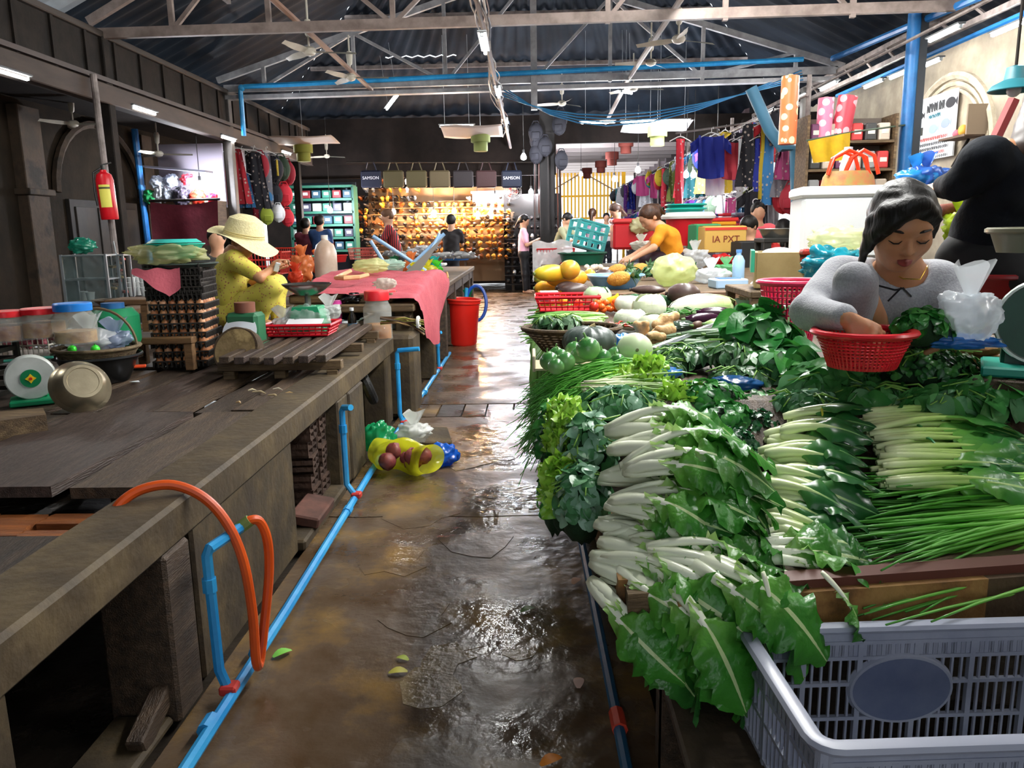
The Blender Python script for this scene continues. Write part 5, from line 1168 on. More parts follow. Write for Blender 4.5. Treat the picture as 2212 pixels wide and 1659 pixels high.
# bowl with sprouts
p = onb(1622, 672)
o = root('mint_bowl', p, 'pale mint green bowl full of bean sprouts', 'bowl'); MB().lathe([(.0, 0), (.05, .0), (.075, .03), (.098, .075), (.101, .075), (.09, .06), (.06, .025), (0, .02)], 28).build('bowl', M('#a8d4bc', .3), o)
b = MB()
for i in range(150): a = U(0, 6.28); q = .075 * math.sqrt(rnd.random()); b.tube([(q * math.cos(a), q * math.sin(a), .06 + U(0, .025)), (q * math.cos(a) + U(-.03, .03), q * math.sin(a) + U(-.03, .03), .065 + U(0, .03))], .0025, 4)
stuff(tag(b.build('bean_sprouts', M('#e6dcb8', .5), None, p), 'heap of pale bean sprouts in the mint green bowl', 'sprouts'))
# ---- fruit stall
ZF = .915
def ell_fruit(name, px, py, z, r, c, c2, lab, cat, rz=0.0, ry=0.0, stem='#5a6a30', group=None):
    p = on(px, py, z + r[2]); o = root(name, (p.x, p.y, z), lab, cat, rot=(0, ry, rz), group=group)
    MB().ball((0, 0, r[2]), r, 18, 12, lambda d, th, a: 1 + .03 * math.sin(5 * a)).build('body', M(c, .35, c2, 5), o, smooth=180); MB().cyl((-r[0] * .97, 0, r[2]), (-r[0] * 1.06, 0, r[2]), .012, n=7).build('stem', M(stem, .7), o)
for px, py, dz, r, c, c2, rz, lab in [(1192, 590, .09, (.14, .06, .058), '#b8b02a', '#e0a020', .5, 'long green and yellow papaya on top of the papaya heap'), (1231, 583, .10, (.075, .07, .068), '#b8a030', '#d88a28', .2, 'round half green papaya on top of the heap'),
        (1214, 602, .04, (.12, .062, .06), '#e89018', '#f0a830', -.2, 'orange papaya in the middle of the heap'), (1249, 600, .03, (.08, .06, .058), '#e88818', '#f0a830', .8, 'orange papaya at the basin side of the heap'),
        (1186, 622, -.03, (.11, .06, .058), '#e8a018', '#f2b840', .1, 'yellow orange papaya lowest in the heap'), (1274, 594, .03, (.05, .05, .048), '#e0902a', '#eab050', 0, 'small round orange papaya beside the white tray'),
        (1172, 600, .03, (.1, .055, .05), '#98a838', '#c8a82a', 1.0, 'greenish papaya at the aisle edge')]:
    ell_fruit('papaya', px, py, ZF + dz, r, c, c2, lab, 'papaya', rz)
for px, py, dz, r, lab in [(1240, 627, -.02, (.11, .06, .05), 'dark purple sweet potato in front of the papayas'), (1225, 622, 0, (.08, .05, .045), 'second dark sweet potato touching the orange papaya'), (1476, 634, -.0, (.1, .06, .06), 'large brown hairy yam on the board edge'), (1305, 592, .02, (.09, .05, .04), 'dark avocado beside the blue basin'), (1400, 626, 0, (.12, .05, .03), 'dark root lying behind the blue basin')]:
    ell_fruit('tuber', px, py, ZF + dz, r, '#3a2a2a', '#5a4640', lab, 'tuber', U(-.3, .3), stem='#3a2a20')
PIN = M('#b8782a', .6, '#d8a040', 30, .9, 90)
def pineapple(px, py, z, rz, lab, s=1.0):
    p = on(px, py, z + .06); o = root('pineapple', (p.x, p.y, z), lab, 'pineapple', rot=(0, 1.35, rz), scale=s)
    MB().ball((-.055, 0, .0), (.055, .055, .09), 20, 14, lambda d, th, a: 1 + .05 * math.sin(10 * a + 8 * th) * math.sin(10 * a - 8 * th)).build('body', PIN, o, smooth=180)
    for i in range(16):
        a = i * 2.4; t = i / 16
        put('crown_leaf', LEAVES['olive'][2 if i % 2 else 0], o, (-.055, 0, .08 + .01 * t), aim(a, .5 + .9 * t), None, 1.3)
for px, py, rz, lab in [(1335, 582, .2, 'pineapple left in the row before the woman in orange'), (1384, 580, .5, 'pineapple second in the row, crown towards the back'), (1432, 582, .1, 'pineapple near the woman in orange'), (1340, 600, -.2, 'pineapple lying lower beside the blue basin'), (1470, 585, .4, 'pineapple at the end of the row')]: pineapple(px, py, ZF + .03, rz, lab)
for k, (px, py) in enumerate([(1366, 590), (1405, 588), (1450, 592)]):
    clump('spiky_greens', on(px, py, ZF + .07), (.07, .06, .05), 'olive', 40, ['spiky pineapple crown between the first two fruits', 'spiky pineapple crown in the middle of the row', 'spiky pineapple crown near the end of the row'][k], 'pineapple', 640 + k, core='#34503a')
for i in range(14):
    q = on(1292, 590, ZF) + Vector((U(-.12, .12), U(-.1, .12), .03 + .03 * (i % 2))); o = root('longan', q, 'small pale peeled fruit on the white sheet behind the papayas', 'fruit', group='pale fruit behind the papayas'); MB().ball((0, 0, 0), .03, 10, 7).build('body', M('#ecdcc8', .4), o, smooth=180); MB().cyl((0, 0, .028), (0, 0, .036), .004, n=5).build('stem', M('#8a7a50', .7), o)
p = on(1328, 622, ZF); o = root('blue_basin', p, 'wide light blue plastic basin in front of the pineapples', 'basin')
MB().lathe([(0, 0), (.15, 0), (.21, .09), (.225, .095), (.225, .1), (.2, .092), (.145, .012), (0, .012)], 36).build('bowl', M('#5f9ad8', .3, '#7fb2e4', 4), o); MB().tube([(.222 * math.cos(6.283 * i / 40), .222 * math.sin(6.283 * i / 40), .098) for i in range(40)], .007, 6, closed=True).build('rim', M('#8fbcec', .3), o)
film('plastic_bag', on(1455, 618, ZF), (.17, .13, .12), '#e3ecb0', 'big pale yellow plastic bag full of produce', seed=21, alpha=.75, knot=False, lump=.1); film('plastic_bag', on(1535, 612, ZF), (.14, .1, .07), '#e9eef4', 'white plastic bag beside the yellow one', seed=22, alpha=.7)
film('plastic_bag', on(1500, 580, ZF), (.16, .14, .12), '#eef2f4', 'clear bag heap behind the yellow one', seed=23, alpha=.55); film('green_bag', on(1568, 590, ZF), (.1, .08, .05), '#8fe0a8', 'pale green plastic bag beside the blue bottle', seed=24, alpha=.6)
film('white_bag', on(1385, 540, ZF + .2), (.12, .1, .06), '#eceadf', 'white plastic bag on the red cooler, half open', seed=25, alpha=.85)
o = root('blue_box', on(1572, 622, ZF), 'flat light blue cardboard box with rounded film on top', 'box'); MB().box((0, 0, .035), (.24, .2, .07), rotm(0, 0, .1), bev=.01).build('carton', M('#a8c8e8', .4), o); MB().box((0, 0, .073), (.16, .1, .004), rotm(0, 0, .1)).build('print', M('#4a7ab8', .4), o, smooth=0)
o = root('blue_bottle', on(1594, 608, ZF), 'pale blue plastic bottle standing behind the cabbage', 'bottle'); MB().lathe([(0, 0), (.045, 0), (.05, .02), (.05, .17), (.03, .21), (.02, .215), (.02, .24)], 18).build('body', M('#9cc4e8', .25), o); MB().cyl((0, 0, .235), (0, 0, .26), .024, n=12).build('cap', M('#5a90d0', .35), o)
tag(MB().ball((0, 0, .03), (.035, .035, .03), 14, 9).build('green_lime', M('#3fc060', .35), None, on(1562, 598, ZF + .05)), 'bright green lime among the plastic bags', 'lime')
# yellow sack hanging at the aisle corner of the fruit stall
tag(MB().grid(lambda u, v: (.05 + .16 * u + .02 * math.sin(9 * v), 5.42 + .03 * math.sin(11 * u + 3 * v), .95 - .32 * v), 14, 12).build('yellow_sack', M('#c8962a', .7, '#a87820', 6, .4, 30), smooth=180), 'yellow sack hanging at the aisle corner of the fruit table', 'sack')
o = root('pink_cup', on(1186, 650, .89), 'small pink plastic box under the lowest papaya', 'box'); MB().lathe([(0, 0), (.05, 0), (.06, .06), (.055, .06), (.045, .008), (0, .008)], 4, sq=(1.2, 1)).build('body', M('#d86a8a', .4), o); MB().box((0, 0, .06), (.12, .1, .012), bev=.003).build('lid', M('#f0d8e0', .4), o)
# scale of the woman (right edge): green back plate and base
o = root('kitchen_scale', at(2210, 775, 2.35) + Vector((.05, 0, -.05)), 'dark green market scale seen from behind at the photo edge', 'scale', rz=-.5)
MB().lathe([(0, -.02), (.12, -.02), (.125, 0), (.12, .02), (0, .02)], 36, (0, 0, .16), rotm(math.pi / 2, 0, 0)).build('dial_case', M('#123a2c', .35, '#1a4a38', 4), o); MB().tube([(.123 * math.cos(6.283 * i / 40), -.02, .16 + .123 * math.sin(6.283 * i / 40)) for i in range(40)], .007, 6, closed=True).build('dial_rim', M('#a8b0a8', .3, metal=.7), o)
MB().box((0, .02, .015), (.3, .22, .03), bev=.006).build('base', M('#1d8a78', .4), o); MB().box((0, .05, .07), (.2, .1, .1), bev=.01).build('body', M('#123a2c', .4), o); MB().cyl((0, .05, .28), (0, .05, .34), .02, n=8).build('post', M('#a8a8a8', .3, metal=.8), o)
MB().box((0, .02, -.02), (.34, .26, .03), bev=.004).build('board', WOOD2, o)
# wooden box with a white-domed scale behind the pink basket
o = root('wooden_box', at(1690, 600, 4.6) + Vector((0, 0, -.05)), 'brown wooden box with a green back edge behind the pink basket', 'box', rz=-.25)
for y in (-.15, .15): MB().box((0, y, .1), (.3, .02, .2), bev=.003).build('side', M('#a08a5e', .6, '#8a744a', 5), o)
for x in (-.15, .15): MB().box((x, 0, .1), (.02, .3, .2), bev=.003).build('side', M('#a08a5e', .6, '#8a744a', 5), o)
MB().box((-.17, .0, .15), (.02, .34, .12)).build('green_edge', M('#2f9a7a', .5), o, smooth=0); MB().box((0, 0, .01), (.3, .3, .02)).build('bottom', WOODX, o, smooth=0)
o = root('weighing_dome', at(1688, 556, 4.6), 'white round scale face tilted up inside the wooden box', 'scale'); MB().lathe([(0, .04), (.07, .035), (.11, .015), (.115, 0), (0, 0)], 30, r=rotm(.35, 0, 0)).build('glass', M('#dfe8f0', .2), o); MB().box((0, 0, -.05), (.16, .12, .1), bev=.01).build('body', M('#b8c0c4', .4), o)
for k, (px, py, lab) in enumerate([(1748, 545, 'dark red bean curd block on top beside the white foam box'), (1750, 560, 'dark red block in the middle of the small stack'), (1752, 573, 'dark red block at the bottom of the small stack')]):
    o = root('red_block', at(px, py, 4.4), lab, 'block'); MB().box((0, 0, 0), (.09, .07, .03), rotm(0, 0, .2 * k), bev=.008).build('body', M('#7a1c1a', .4, '#9a2a22', 8), o); MB().box((0, 0, .017), (.05, .04, .004), rotm(0, 0, .2 * k)).build('label', M('#a83a30', .5), o, smooth=0)
# ================================================================== LEFT SIDE GOODS
ZC = .61
# scale with printed round dial and its leaning pan
sd_ = on(74, 872, ZC); o = root('dial_scale', sd_, 'white round dial scale with a green and yellow centre on a green base', 'scale', rz=.55)
R9 = rotm(math.pi / 2 + .12, 0, 0)
MB().lathe([(0, -.02), (.098, -.02), (.104, -.012), (.104, .012), (.098, .02), (0, .02)], 40, (0, 0, .125), R9).build('dial_case', M('#c9cdc9', .35, '#b2b8b2', 8), o)
MB().lathe([(0, .0), (.042, .0), (.042, .002), (0, .002)], 30, (0, -.024, .122), R9).build('green_disc', M('#0f7a4a', .4), o)
MB().lathe([(0, 0), (.018, 0), (.018, .003), (0, .003)], 8, (0, -.027, .122), R9, wob=lambda a, z: 1 + .25 * math.cos(4 * a)).build('yellow_flower', M('#e8c020', .4), o)
MB().lathe([(0, 0), (.007, 0), (.007, .004), (0, .004)], 12, (0, -.029, .122), R9).build('red_centre', M('#c8301c', .4), o)
MB().box((0, .03, .012), (.19, .17, .024), bev=.005).build('base', M('#0f8a5a', .4), o); MB().box((0, .06, .09), (.13, .08, .14), bev=.012).build('body', M('#0f8a5a', .4), o)
MB().box((0, .06, .2), (.2, .02, .012), bev=.003).build('cross_arm', M('#1f6a5a', .5), o)
ALU = M('#a89c84', .32, '#c4b99c', 5, .1, 20, metal=.85)
p = at(172, 822, 3.42); o = root('metal_pan', p + Vector((0, 0, -.03)), 'shiny metal pan leaning against the dial scale, bottom outwards', 'pan', rot=(1.05, .0, .75))
MB().lathe([(0, .07), (.062, .07), (.064, .073), (.078, .073), (.084, .068), (.105, .04), (.122, 0), (.128, -.002), (.124, .006), (.1, .035), (.08, .06), (0, .062)], 44).build('bowl', ALU, o)
MB().tube([(-.06, -.125, .0), (-.07, -.15, .0), (-.02, -.16, .0), (-.01, -.13, .0)], .008, 7).build('handle', M('#4a6a74', .5), o)
# egg trays
TRM = M('#1c1916', .75, '#2e2924', 6, .3, 40)
def tray_mesh():
    b = MB()
    def f(u, v):
        x = (u - .5) * .30; y = (v - .5) * .30; return (x, y, .022 + .018 * math.cos(u * 2 * math.pi * 6) * math.cos(v * 2 * math.pi * 6))
    b.grid(f, 36, 36); b.tube([(-.152, -.152, .04), (.152, -.152, .04), (.152, .152, .04), (-.152, .152, .04)], .005, 4, closed=True)
    for i in range(13):
        t = -.15 + .3 * i / 12
        for s in (-1, 1): b.bar((t, s * .151, .008), (t, s * .151, .04), .007); b.bar((s * .151, t, .008), (s * .151, t, .04), .007)
    return b.mesh('egg_tray', TRM)
_tr = tray_mesh(); ep = on(392, 815, ZC); ep.y = 4.55; ep.x = -2.02; rz_ = .12
_eg = [MB().lathe([(0, -.026), (.012, -.023), (.02, -.01), (.021, .002), (.017, .018), (.008, .028), (0, .03)], 12).mesh('egg', M(c, .4), 180) for c in ('#b8764a', '#c88a5c', '#d8a078', '#a8683f')]
z = ZC + .005; words_ = ['lowest', 'second', 'third', 'fourth', 'fifth', 'sixth', 'seventh', 'eighth', 'ninth', 'tenth', 'eleventh', 'twelfth', 'thirteenth', 'fourteenth', 'fifteenth', 'sixteenth']
for k in range(16):
    full = k < 7; off = Vector((U(-.006, .006), U(-.006, .006), 0)); r_ = rz_ + U(-.03, .03)
    tag(put('egg_tray', _tr, None, Vector((ep.x, ep.y, z)) + off, (0, 0, r_)), 'black egg tray, %s from the bottom of the stack%s' % (words_[k], ' and full of brown eggs' if full else ', empty'), 'egg tray')['group'] = 'stacked egg trays'
    if full:
        for i in range(6):
            for jx, jy in ((i, 0), (5, i)):
                if jx == 5 and jy == 0 and (jx, jy) == (i, 0) and i == 5: continue
                q = Matrix.Rotation(r_, 3, 'Z') @ Vector(((jx - 2.5) * .05, (jy - 2.5) * .05, .042))
                tag(put('egg', _eg[rnd.randrange(4)], None, Vector((ep.x, ep.y, z)) + q, (U(-.15, .15), U(-.15, .15), 0)), 'brown egg in the %s tray of the stack, %s along its %s' % (words_[k], ORD[i], 'front' if jy == 0 and (jx, jy) == (i, 0) else 'aisle side'), 'egg', 'eggs in the trays')
    z += .054 if full else .021
ztop = z + .03
o = root('teal_bowl', (ep.x - .02, ep.y, ztop), 'turquoise plastic bowl wrapped in a clear bag on the egg stack', 'bowl'); MB().lathe([(0, .02), (.1, .02), (.15, .09), (.165, .1), (.165, .105), (.14, .1), (.09, .03), (0, .03)], 32).build('bowl', M('#1fae9a', .3), o); MB().lathe([(.0, .105), (.12, .13), (.15, .11)], 24).build('cover', M('#3fbcae', .4), o)
film('clear_bag', (ep.x - .05, ep.y - .06, ztop + .0), (.2, .15, .055), '#e8e6b0', 'clear yellowish bag tied over the turquoise bowl', seed=31, alpha=.4, knot=False)
o = root('dark_plate', (ep.x + .02, ep.y, ztop - .03), 'dark round metal tray under the turquoise bowl', 'tray'); MB().lathe([(0, 0), (.17, 0), (.19, .02), (.185, .022), (.165, .008), (0, .008)], 32).build('plate', M('#2a3430', .4), o); MB().tube([(.19 * math.cos(6.283 * i / 36), .19 * math.sin(6.283 * i / 36), .021) for i in range(36)], .004, 5, closed=True).build('rim', M('#45504c', .35), o)
tag(MB().grid(lambda u, v: (ep.x - .19 + .26 * u, ep.y - .185 - .012 * v - .02 * math.sin(5 * u), ztop - .03 - v * (.16 * (1 - abs(u - .75)) ** 1.5) + .006 * math.sin(14 * u + 4 * v)), 16, 10).build('pink_cloth', M('#d86a78', .8, bump=.3, bs=60), smooth=180), 'salmon pink cloth hanging over the front of the egg stack', 'cloth')
# stools, low tables
def stool(name, p, w, d, h, label, m=WOOD2, rz=0.0, cat='stool'):
    o = root(name, p, label, cat, rz=rz); MB().box((0, 0, h - .02), (w, d, .04), bev=.006).build('top', m, o)
    for sx in (-1, 1):
        for sy in (-1, 1): MB().box((sx * (w / 2 - .03), sy * (d / 2 - .03), (h - .04) / 2), (.05, .05, h - .04), bev=.004).build('leg', m, o)
        MB().box((sx * (w / 2 - .03), 0, h * .35), (.03, d - .1, .03)).build('stretcher', m, o, smooth=0)
    return o
WDL = M('#5a4026', .65, '#7a5a38', 4, .4, 30, stretch=(1, 8, 8))
stool('wooden_bench', on(362, 792, ZC), .44, .3, .19, 'low brown wooden bench on the counter in front of the egg stack', WDL, .02, 'bench')
stool('wooden_stool', on(300, 740, ZC), .3, .28, .32, 'brown wooden stool beside the glass food cabinet', WDL, .05)
lt_ = stool('low_table', on(190, 730, ZC), .85, .6, .22, 'low weathered table carrying cups and the food cabinet', WDL, .05, 'table')
tz = ZC + .22
# food cabinet: aluminium frame, glass sides
o = root('glass_cabinet', on(205, 655, tz), 'small aluminium framed glass food cabinet in the dark left corner', 'cabinet', rz=.12); A_ = M('#9aa0a4', .35, metal=.7); G_ = Mbag('#8fa0a0', .18, .05)
for sx in (-1, 1):
    for sy in (-1, 1): MB().box((sx * .17, sy * .12, .2), (.018, .018, .4)).build('post', A_, o, smooth=0)
for z_ in (.01, .2, .39): MB().box((0, 0, z_), (.35, .25, .012)).build('shelf', A_, o, smooth=0)
MB().box((0, -.125, .2), (.33, .004, .38)).build('pane', G_, o, smooth=0); MB().box((-.175, 0, .2), (.004, .24, .38)).build('pane', G_, o, smooth=0)
film('green_bag', on(205, 655, tz) + Vector((-.05, .0, .41)), (.1, .08, .06), '#1f8a70', 'sea green plastic bag on top of the glass cabinet', seed=33, alpha=.8, knot=False)
o = root('glass_case', on(262, 650, tz), 'narrow glass display case with reddish snacks inside', 'cabinet', rz=.1)
for sx in (-1, 1):
    for sy in (-1, 1): MB().box((sx * .08, sy * .07, .19), (.014, .014, .38)).build('post', A_, o, smooth=0)
MB().box((0, 0, .385), (.18, .16, .012)).build('top', A_, o, smooth=0); MB().box((0, -.07, .19), (.16, .004, .37)).build('pane', G_, o, smooth=0); MB().cyl((0, 0, .39), (-.01, 0, .5), .006, n=6).build('handle', A_, o)
for i in range(10): MB().box((U(-.05, .05), U(-.03, .03), .08 + .03 * i), (.05, .04, .02), rotm(U(-.3, .3), 0, U(0, 3)), bev=.004).build('snack', M(['#a83a2a', '#c8a060', '#8a5a3a'][i % 3], .5), o)
for k, (px, py, n) in enumerate([(287, 640, 3), (300, 638, 4), (313, 640, 3), (325, 640, 2), (182, 650, 1), (197, 652, 1)]):
    for j in range(n):
        o = root('white_cup', on(px, py, tz) + Vector((0, 0, .045 * j)), ['white cup in the first stack beside the glass case', 'white cup in the tallest stack beside the stool', 'white cup in the third stack by the stool', 'white cup in the end stack near the egg trays', 'single white cup before the cabinet', 'pale cup next to the single white one'][k], 'cup', group='white cup stacks')
        MB().lathe([(0, .002), (.026, .002), (.036, .08), (.034, .08), (.024, .006), (0, .006)], 16).build('body', M('#d8dcdc', .4), o); MB().tube([(.036 * math.cos(6.283 * i / 16), .036 * math.sin(6.283 * i / 16), .08) for i in range(16)], .0025, 4, closed=True).build('rim', M('#e8ecec', .4), o)
o = root('steel_bowl', on(240, 660, tz), 'shallow steel bowl in front of the glass case', 'bowl'); MB().lathe([(0, 0), (.07, 0), (.125, .045), (.135, .047), (.122, .042), (.068, .006), (0, .006)], 32).build('bowl', M('#8a8074', .3, metal=.85), o); MB().tube([(.132 * math.cos(6.283 * i / 36), .132 * math.sin(6.283 * i / 36), .047) for i in range(36)], .004, 5, closed=True).build('rim', M('#a8a094', .3, metal=.85), o)
# jars
def jar(px, py, r, h, lid, fill, lab, z0=ZC, fh=.6, d=None):
    p = on(px, py, z0) if d is None else at(px, py, d); o = root('plastic_jar', p, lab, 'jar')
    MB().lathe([(0, 0), (r, 0), (r * 1.03, .01), (r, h * .2), (r, h * .75), (r * .8, h * .88), (r * .8, h)], 26).build('jar', Mbag('#dfe4e0', .28, .08), o)
    MB().lathe([(0, .006), (r * .93, .006), (r * .93, h * fh), (0, h * fh)], 22).build('contents', fill, o)
    MB().lathe([(r * .86, h * .93), (r * .88, h * .93), (r * .88, h * 1.12), (r * .84, h * 1.15), (0, h * 1.15)], 30, wob=lambda a, z: 1 + .012 * math.cos(24 * a)).build('lid', lid, o)
RL = M('#d0202a', .35); BL = M('#1f7ad0', .35)
jar(22, 735, .1, .125, RL, M('#b87a30', .5, '#7a3a20', 14, .4, 60), 'red lidded jar of pickles at the photo edge', d=3.75); jar(96, 728, .105, .125, RL, M('#c8903f', .5, '#8a4a24', 14, .4, 60), 'red lidded jar of fried snacks beside the blue lidded one', d=3.8)
jar(166, 740, .1, .17, BL, M('#d8a860', .5, '#8a5a2a', 10, .4, 60), 'blue lidded clear jar of pastries', d=3.8, fh=.35)
o = root('wire_tray', at(48, 765, 4.0), 'white wire basket of small purple onions below the red lidded jars', 'basket', rz=.1)
for z_ in (.01, .06, .11):
    MB().tube([(-.2, -.13, z_), (.2, -.13, z_), (.2, .13, z_), (-.2, .13, z_)], .005, 5, closed=True).build('hoop', M('#c8c4b8', .5), o)
for i in range(17):
    for s in (-1, 1): MB().cyl((-.2 + .025 * i, s * .13, .0), (-.2 + .025 * i, s * .13, .11), .003, n=5).build('wire', M('#c8c4b8', .5), o)
MB().box((0, 0, .004), (.4, .26, .006)).build('bottom', M('#c8c4b8', .5), o, smooth=0)
_on = MB().lathe([(0, -.02), (.016, -.014), (.021, 0), (.015, .014), (.004, .024), (0, .03)], 10).mesh('shallot', M('#8a3a4a', .4, '#a85a64', 12), 180)
for i in range(60):
    tag(put('shallot', _on, None, at(48, 765, 4.0) + Vector((U(-.17, .17), U(-.11, .11), .05 + U(0, .085))), (U(-1.5, 1.5), U(-1.5, 1.5), 0)), 'small purple shallot in the white wire basket', 'shallot', 'shallots in the wire basket')
o = root('black_crate', on(-52, 862, ZC), 'black plastic crate at the left photo edge', 'crate', rz=.05)
for i in range(5):
    for s in (-1, 1): MB().box((0, s * .12, .03 + .05 * i), (.3, .012, .02)).build('slat', M('#15140f', .5), o, smooth=0); MB().box((s * .15, 0, .03 + .05 * i), (.012, .24, .02)).build('slat', M('#15140f', .5), o, smooth=0)
for sx in (-1, 1):
    for sy in (-1, 1): MB().box((sx * .15, sy * .12, .13), (.022, .022, .26)).build('post', M('#15140f', .5), o, smooth=0)
# handled wicker basket over a dark basin
pb = on(218, 822, ZC); o = root('dark_basin', pb, 'wide black plastic basin under the handled basket', 'basin'); MB().lathe([(0, 0), (.14, 0), (.2, .13), (.215, .135), (.205, .14), (.185, .12), (.13, .015), (0, .015)], 36).build('bowl', M('#141414', .3), o); MB().tube([(.213 * math.cos(6.283 * i / 40), .213 * math.sin(6.283 * i / 40), .137) for i in range(40)], .007, 6, closed=True).build('rim', M('#2a2c2e', .3), o)
o = basket('handled_basket', pb + Vector((0, 0, .12)), .17, .2, .06, M('#5a4a38', .8, '#7a6a50', 30, .4, 60), 'round flat wicker basket with a bent cane handle and plastic bags', rows=5, nb=36, thick=.006)
MB().tube([(-.2 * math.cos(math.pi * i / 16), .03, .06 + .2 * math.sin(math.pi * i / 16)) for i in range(17)], .008, 6).build('handle', M('#6a5a40', .7), o)
film('clear_bag', pb + Vector((-.02, -.02, .16)), (.11, .1, .07), '#dfe4e6', 'crumpled clear bag in the handled basket', seed=35, alpha=.55, lump=.2)
film('clear_bag', pb + Vector((.08, .04, .17)), (.08, .08, .05), '#b8c4e0', 'bluish clear bag on the near rim of the handled basket', seed=36, alpha=.55, lump=.2)
film('red_bag', pb + Vector((-.07, .02, .17)), (.06, .04, .03), '#c8281c', 'small red plastic wrapper in the handled basket', seed=37, alpha=.95, knot=False)
for k, (dx, lab) in enumerate([(-.045, 'bright green ball on the handled basket, aisle-far one'), (.075, 'bright green ball on the handled basket near the rim')]):
    o = root('green_ball', pb + Vector((dx, -.15, .17)), lab, 'ball'); MB().ball((0, 0, .02), .022, 14, 9).build('body', M('#3fe03a', .35), o, smooth=180); MB().cyl((0, 0, .04), (0, 0, .048), .005, n=6).build('stem', M('#2a8a2a', .5), o)
tag(MB().box((0, 0, .008), (.11, .06, .012), rotm(0, 0, .4), bev=.004).build('orange_plate', M('#d8481c', .4), None, on(292, 795, ZC + .05)), 'small orange plastic piece beside the black basin', 'plate')
o = root('green_canister', at(250, 720, 4.3) + Vector((0, 0, -.06)), 'green plastic drum behind the jars', 'drum'); MB().lathe([(0, 0), (.12, 0), (.13, .02), (.13, .16), (.1, .2), (0, .2)], 28).build('body', M('#1f8a5a', .45), o); MB().cyl((0, 0, .2), (0, 0, .23), .06, n=16).build('cap', M('#2f6aa8', .4), o)
# wooden beam end block with small stand on near-left
tag(MB().prism([(on(0, 875, .66).x - .6, 2.75), (on(140, 872, .66).x, 3.1), (on(135, 890, .66).x, 2.98), (on(0, 965, .66).x - .6, 2.55)], .6, .675).build('wooden_block', WOODX), 'thick weathered board end under the dial scale', 'board')
# log chopping block and second scale
p = at(515, 752, 4.35); o = root('chopping_block', p + Vector((0, 0, -.02)), 'round log chopping block tipped on edge before the yellow dressed woman', 'chopping block', rot=(math.pi / 2 - .45, .15, -.25))
MB().lathe([(0, -.035), (.13, -.035), (.14, -.02), (.14, .03), (.132, .04), (0, .04)], 36, wob=lambda a, z: 1 + .03 * math.sin(3 * a) + .015 * math.sin(7 * a)).build('log', M('#3a2c1e', .8, '#4f3e2a', 12, .5, 40), o)
MB().lathe([(0, .041), (.122, .041)], 36).build('cut_face', M('#8a7450', .75, '#a89062', 9, .4, 40, c3='#76623f'), o)
p = at(530, 722, 4.65); o = root('dial_scale', p + Vector((0, 0, -.07)), 'green market scale with a white dial behind the chopping block', 'scale', rz=-.1)
MB().lathe([(0, 0), (.1, 0), (.105, .015), (0, .03)], 32, (0, -.06, .09), rotm(math.pi / 2 - .5, 0, 0)).build('dial', M('#dfe6ee', .25), o); MB().box((0, .02, .1), (.2, .14, .2), bev=.02).build('body', M('#2f6a4a', .45), o); MB().cyl((0, .02, .2), (0, .02, .26), .06, n=14).build('cup', M('#7a4a3a', .5), o); MB().box((0, 0, .01), (.24, .2, .02), bev=.004).build('base', M('#2f6a4a', .45), o)
# red tray basket with green scale, steel bowl, paper
rp_ = on(655, 722, ZC + .13); rp_.y += .0; o = tray('red_tray_basket', rp_, .36, .22, .07, RED, 'rectangular red plastic basket on the slatted pallet')
p = rp_ + Vector((.02, .08, .0)); o = root('green_scale', p, 'green table scale with a wide steel bowl, wrapped in film, in the red basket', 'scale')
MB().prism([(-.12, 0), (.12, 0), (.08, .17), (-.08, .17)], -.08, .08, 'xz').build('body', M('#1f9a6a', .4), o, smooth=0); MB().cyl((0, 0, .17), (0, 0, .24), .02, n=10).build('post', M('#8a8a8a', .3, metal=.8), o)
MB().lathe([(0, .24), (.06, .24), (.11, .27), (.15, .31), (.155, .312), (.15, .302), (.1, .262), (.05, .246), (0, .246)], 36).build('steel_bowl', M('#8f8a86', .25, metal=.9), o)
film('clear_bag', p + Vector((.0, -.02, .0)), (.14, .1, .085), '#e4ecea', 'clear film pulled around the green scale body', seed=41, alpha=.3, knot=False)
tag(MB().prism([(-.11, -.04), (.11, -.04), (.12, .05), (-.1, .05)], 0, .004).build('white_paper', M('#e8e8ec', .5), None, rp_ + Vector((.03, -.09, .075)), (.5, 0, 0)), 'folded white paper leaning in the red basket', 'paper')
film('clear_bag', rp_ + Vector((-.12, .0, .02)), (.06, .06, .05), '#e8ecec', 'small clear bag at the corner of the red basket', seed=42, alpha=.5)
o = root('pink_cup', on(727, 705, ZC + .05), 'pink plastic tumbler beside the red basket', 'cup'); MB().lathe([(0, 0), (.04, 0), (.055, .2), (.052, .2), (.038, .01), (0, .01)], 22).build('body', M('#d84aa0', .3), o); MB().tube([(.055 * math.cos(6.283 * i / 24), .055 * math.sin(6.283 * i / 24), .2) for i in range(24)], .004, 5, closed=True).build('rim', M('#e878b8', .3), o)
film('clear_bag', on(712, 690, .75), (.08, .07, .06), '#e8ecea', 'white bag behind the pink tumbler', seed=43, alpha=.6)
for k, (px, py) in enumerate([(760, 690), (765, 672), (758, 658)]): film('black_bag', on(px, py, ZC + .05 + .08 * k), (.11, .08, .045), '#0f0f12', ['lowest black plastic bag in the dark heap', 'middle black plastic bag in the dark heap', 'top black plastic bag in the dark heap'][k], seed=44 + k, alpha=1.0, knot=False)
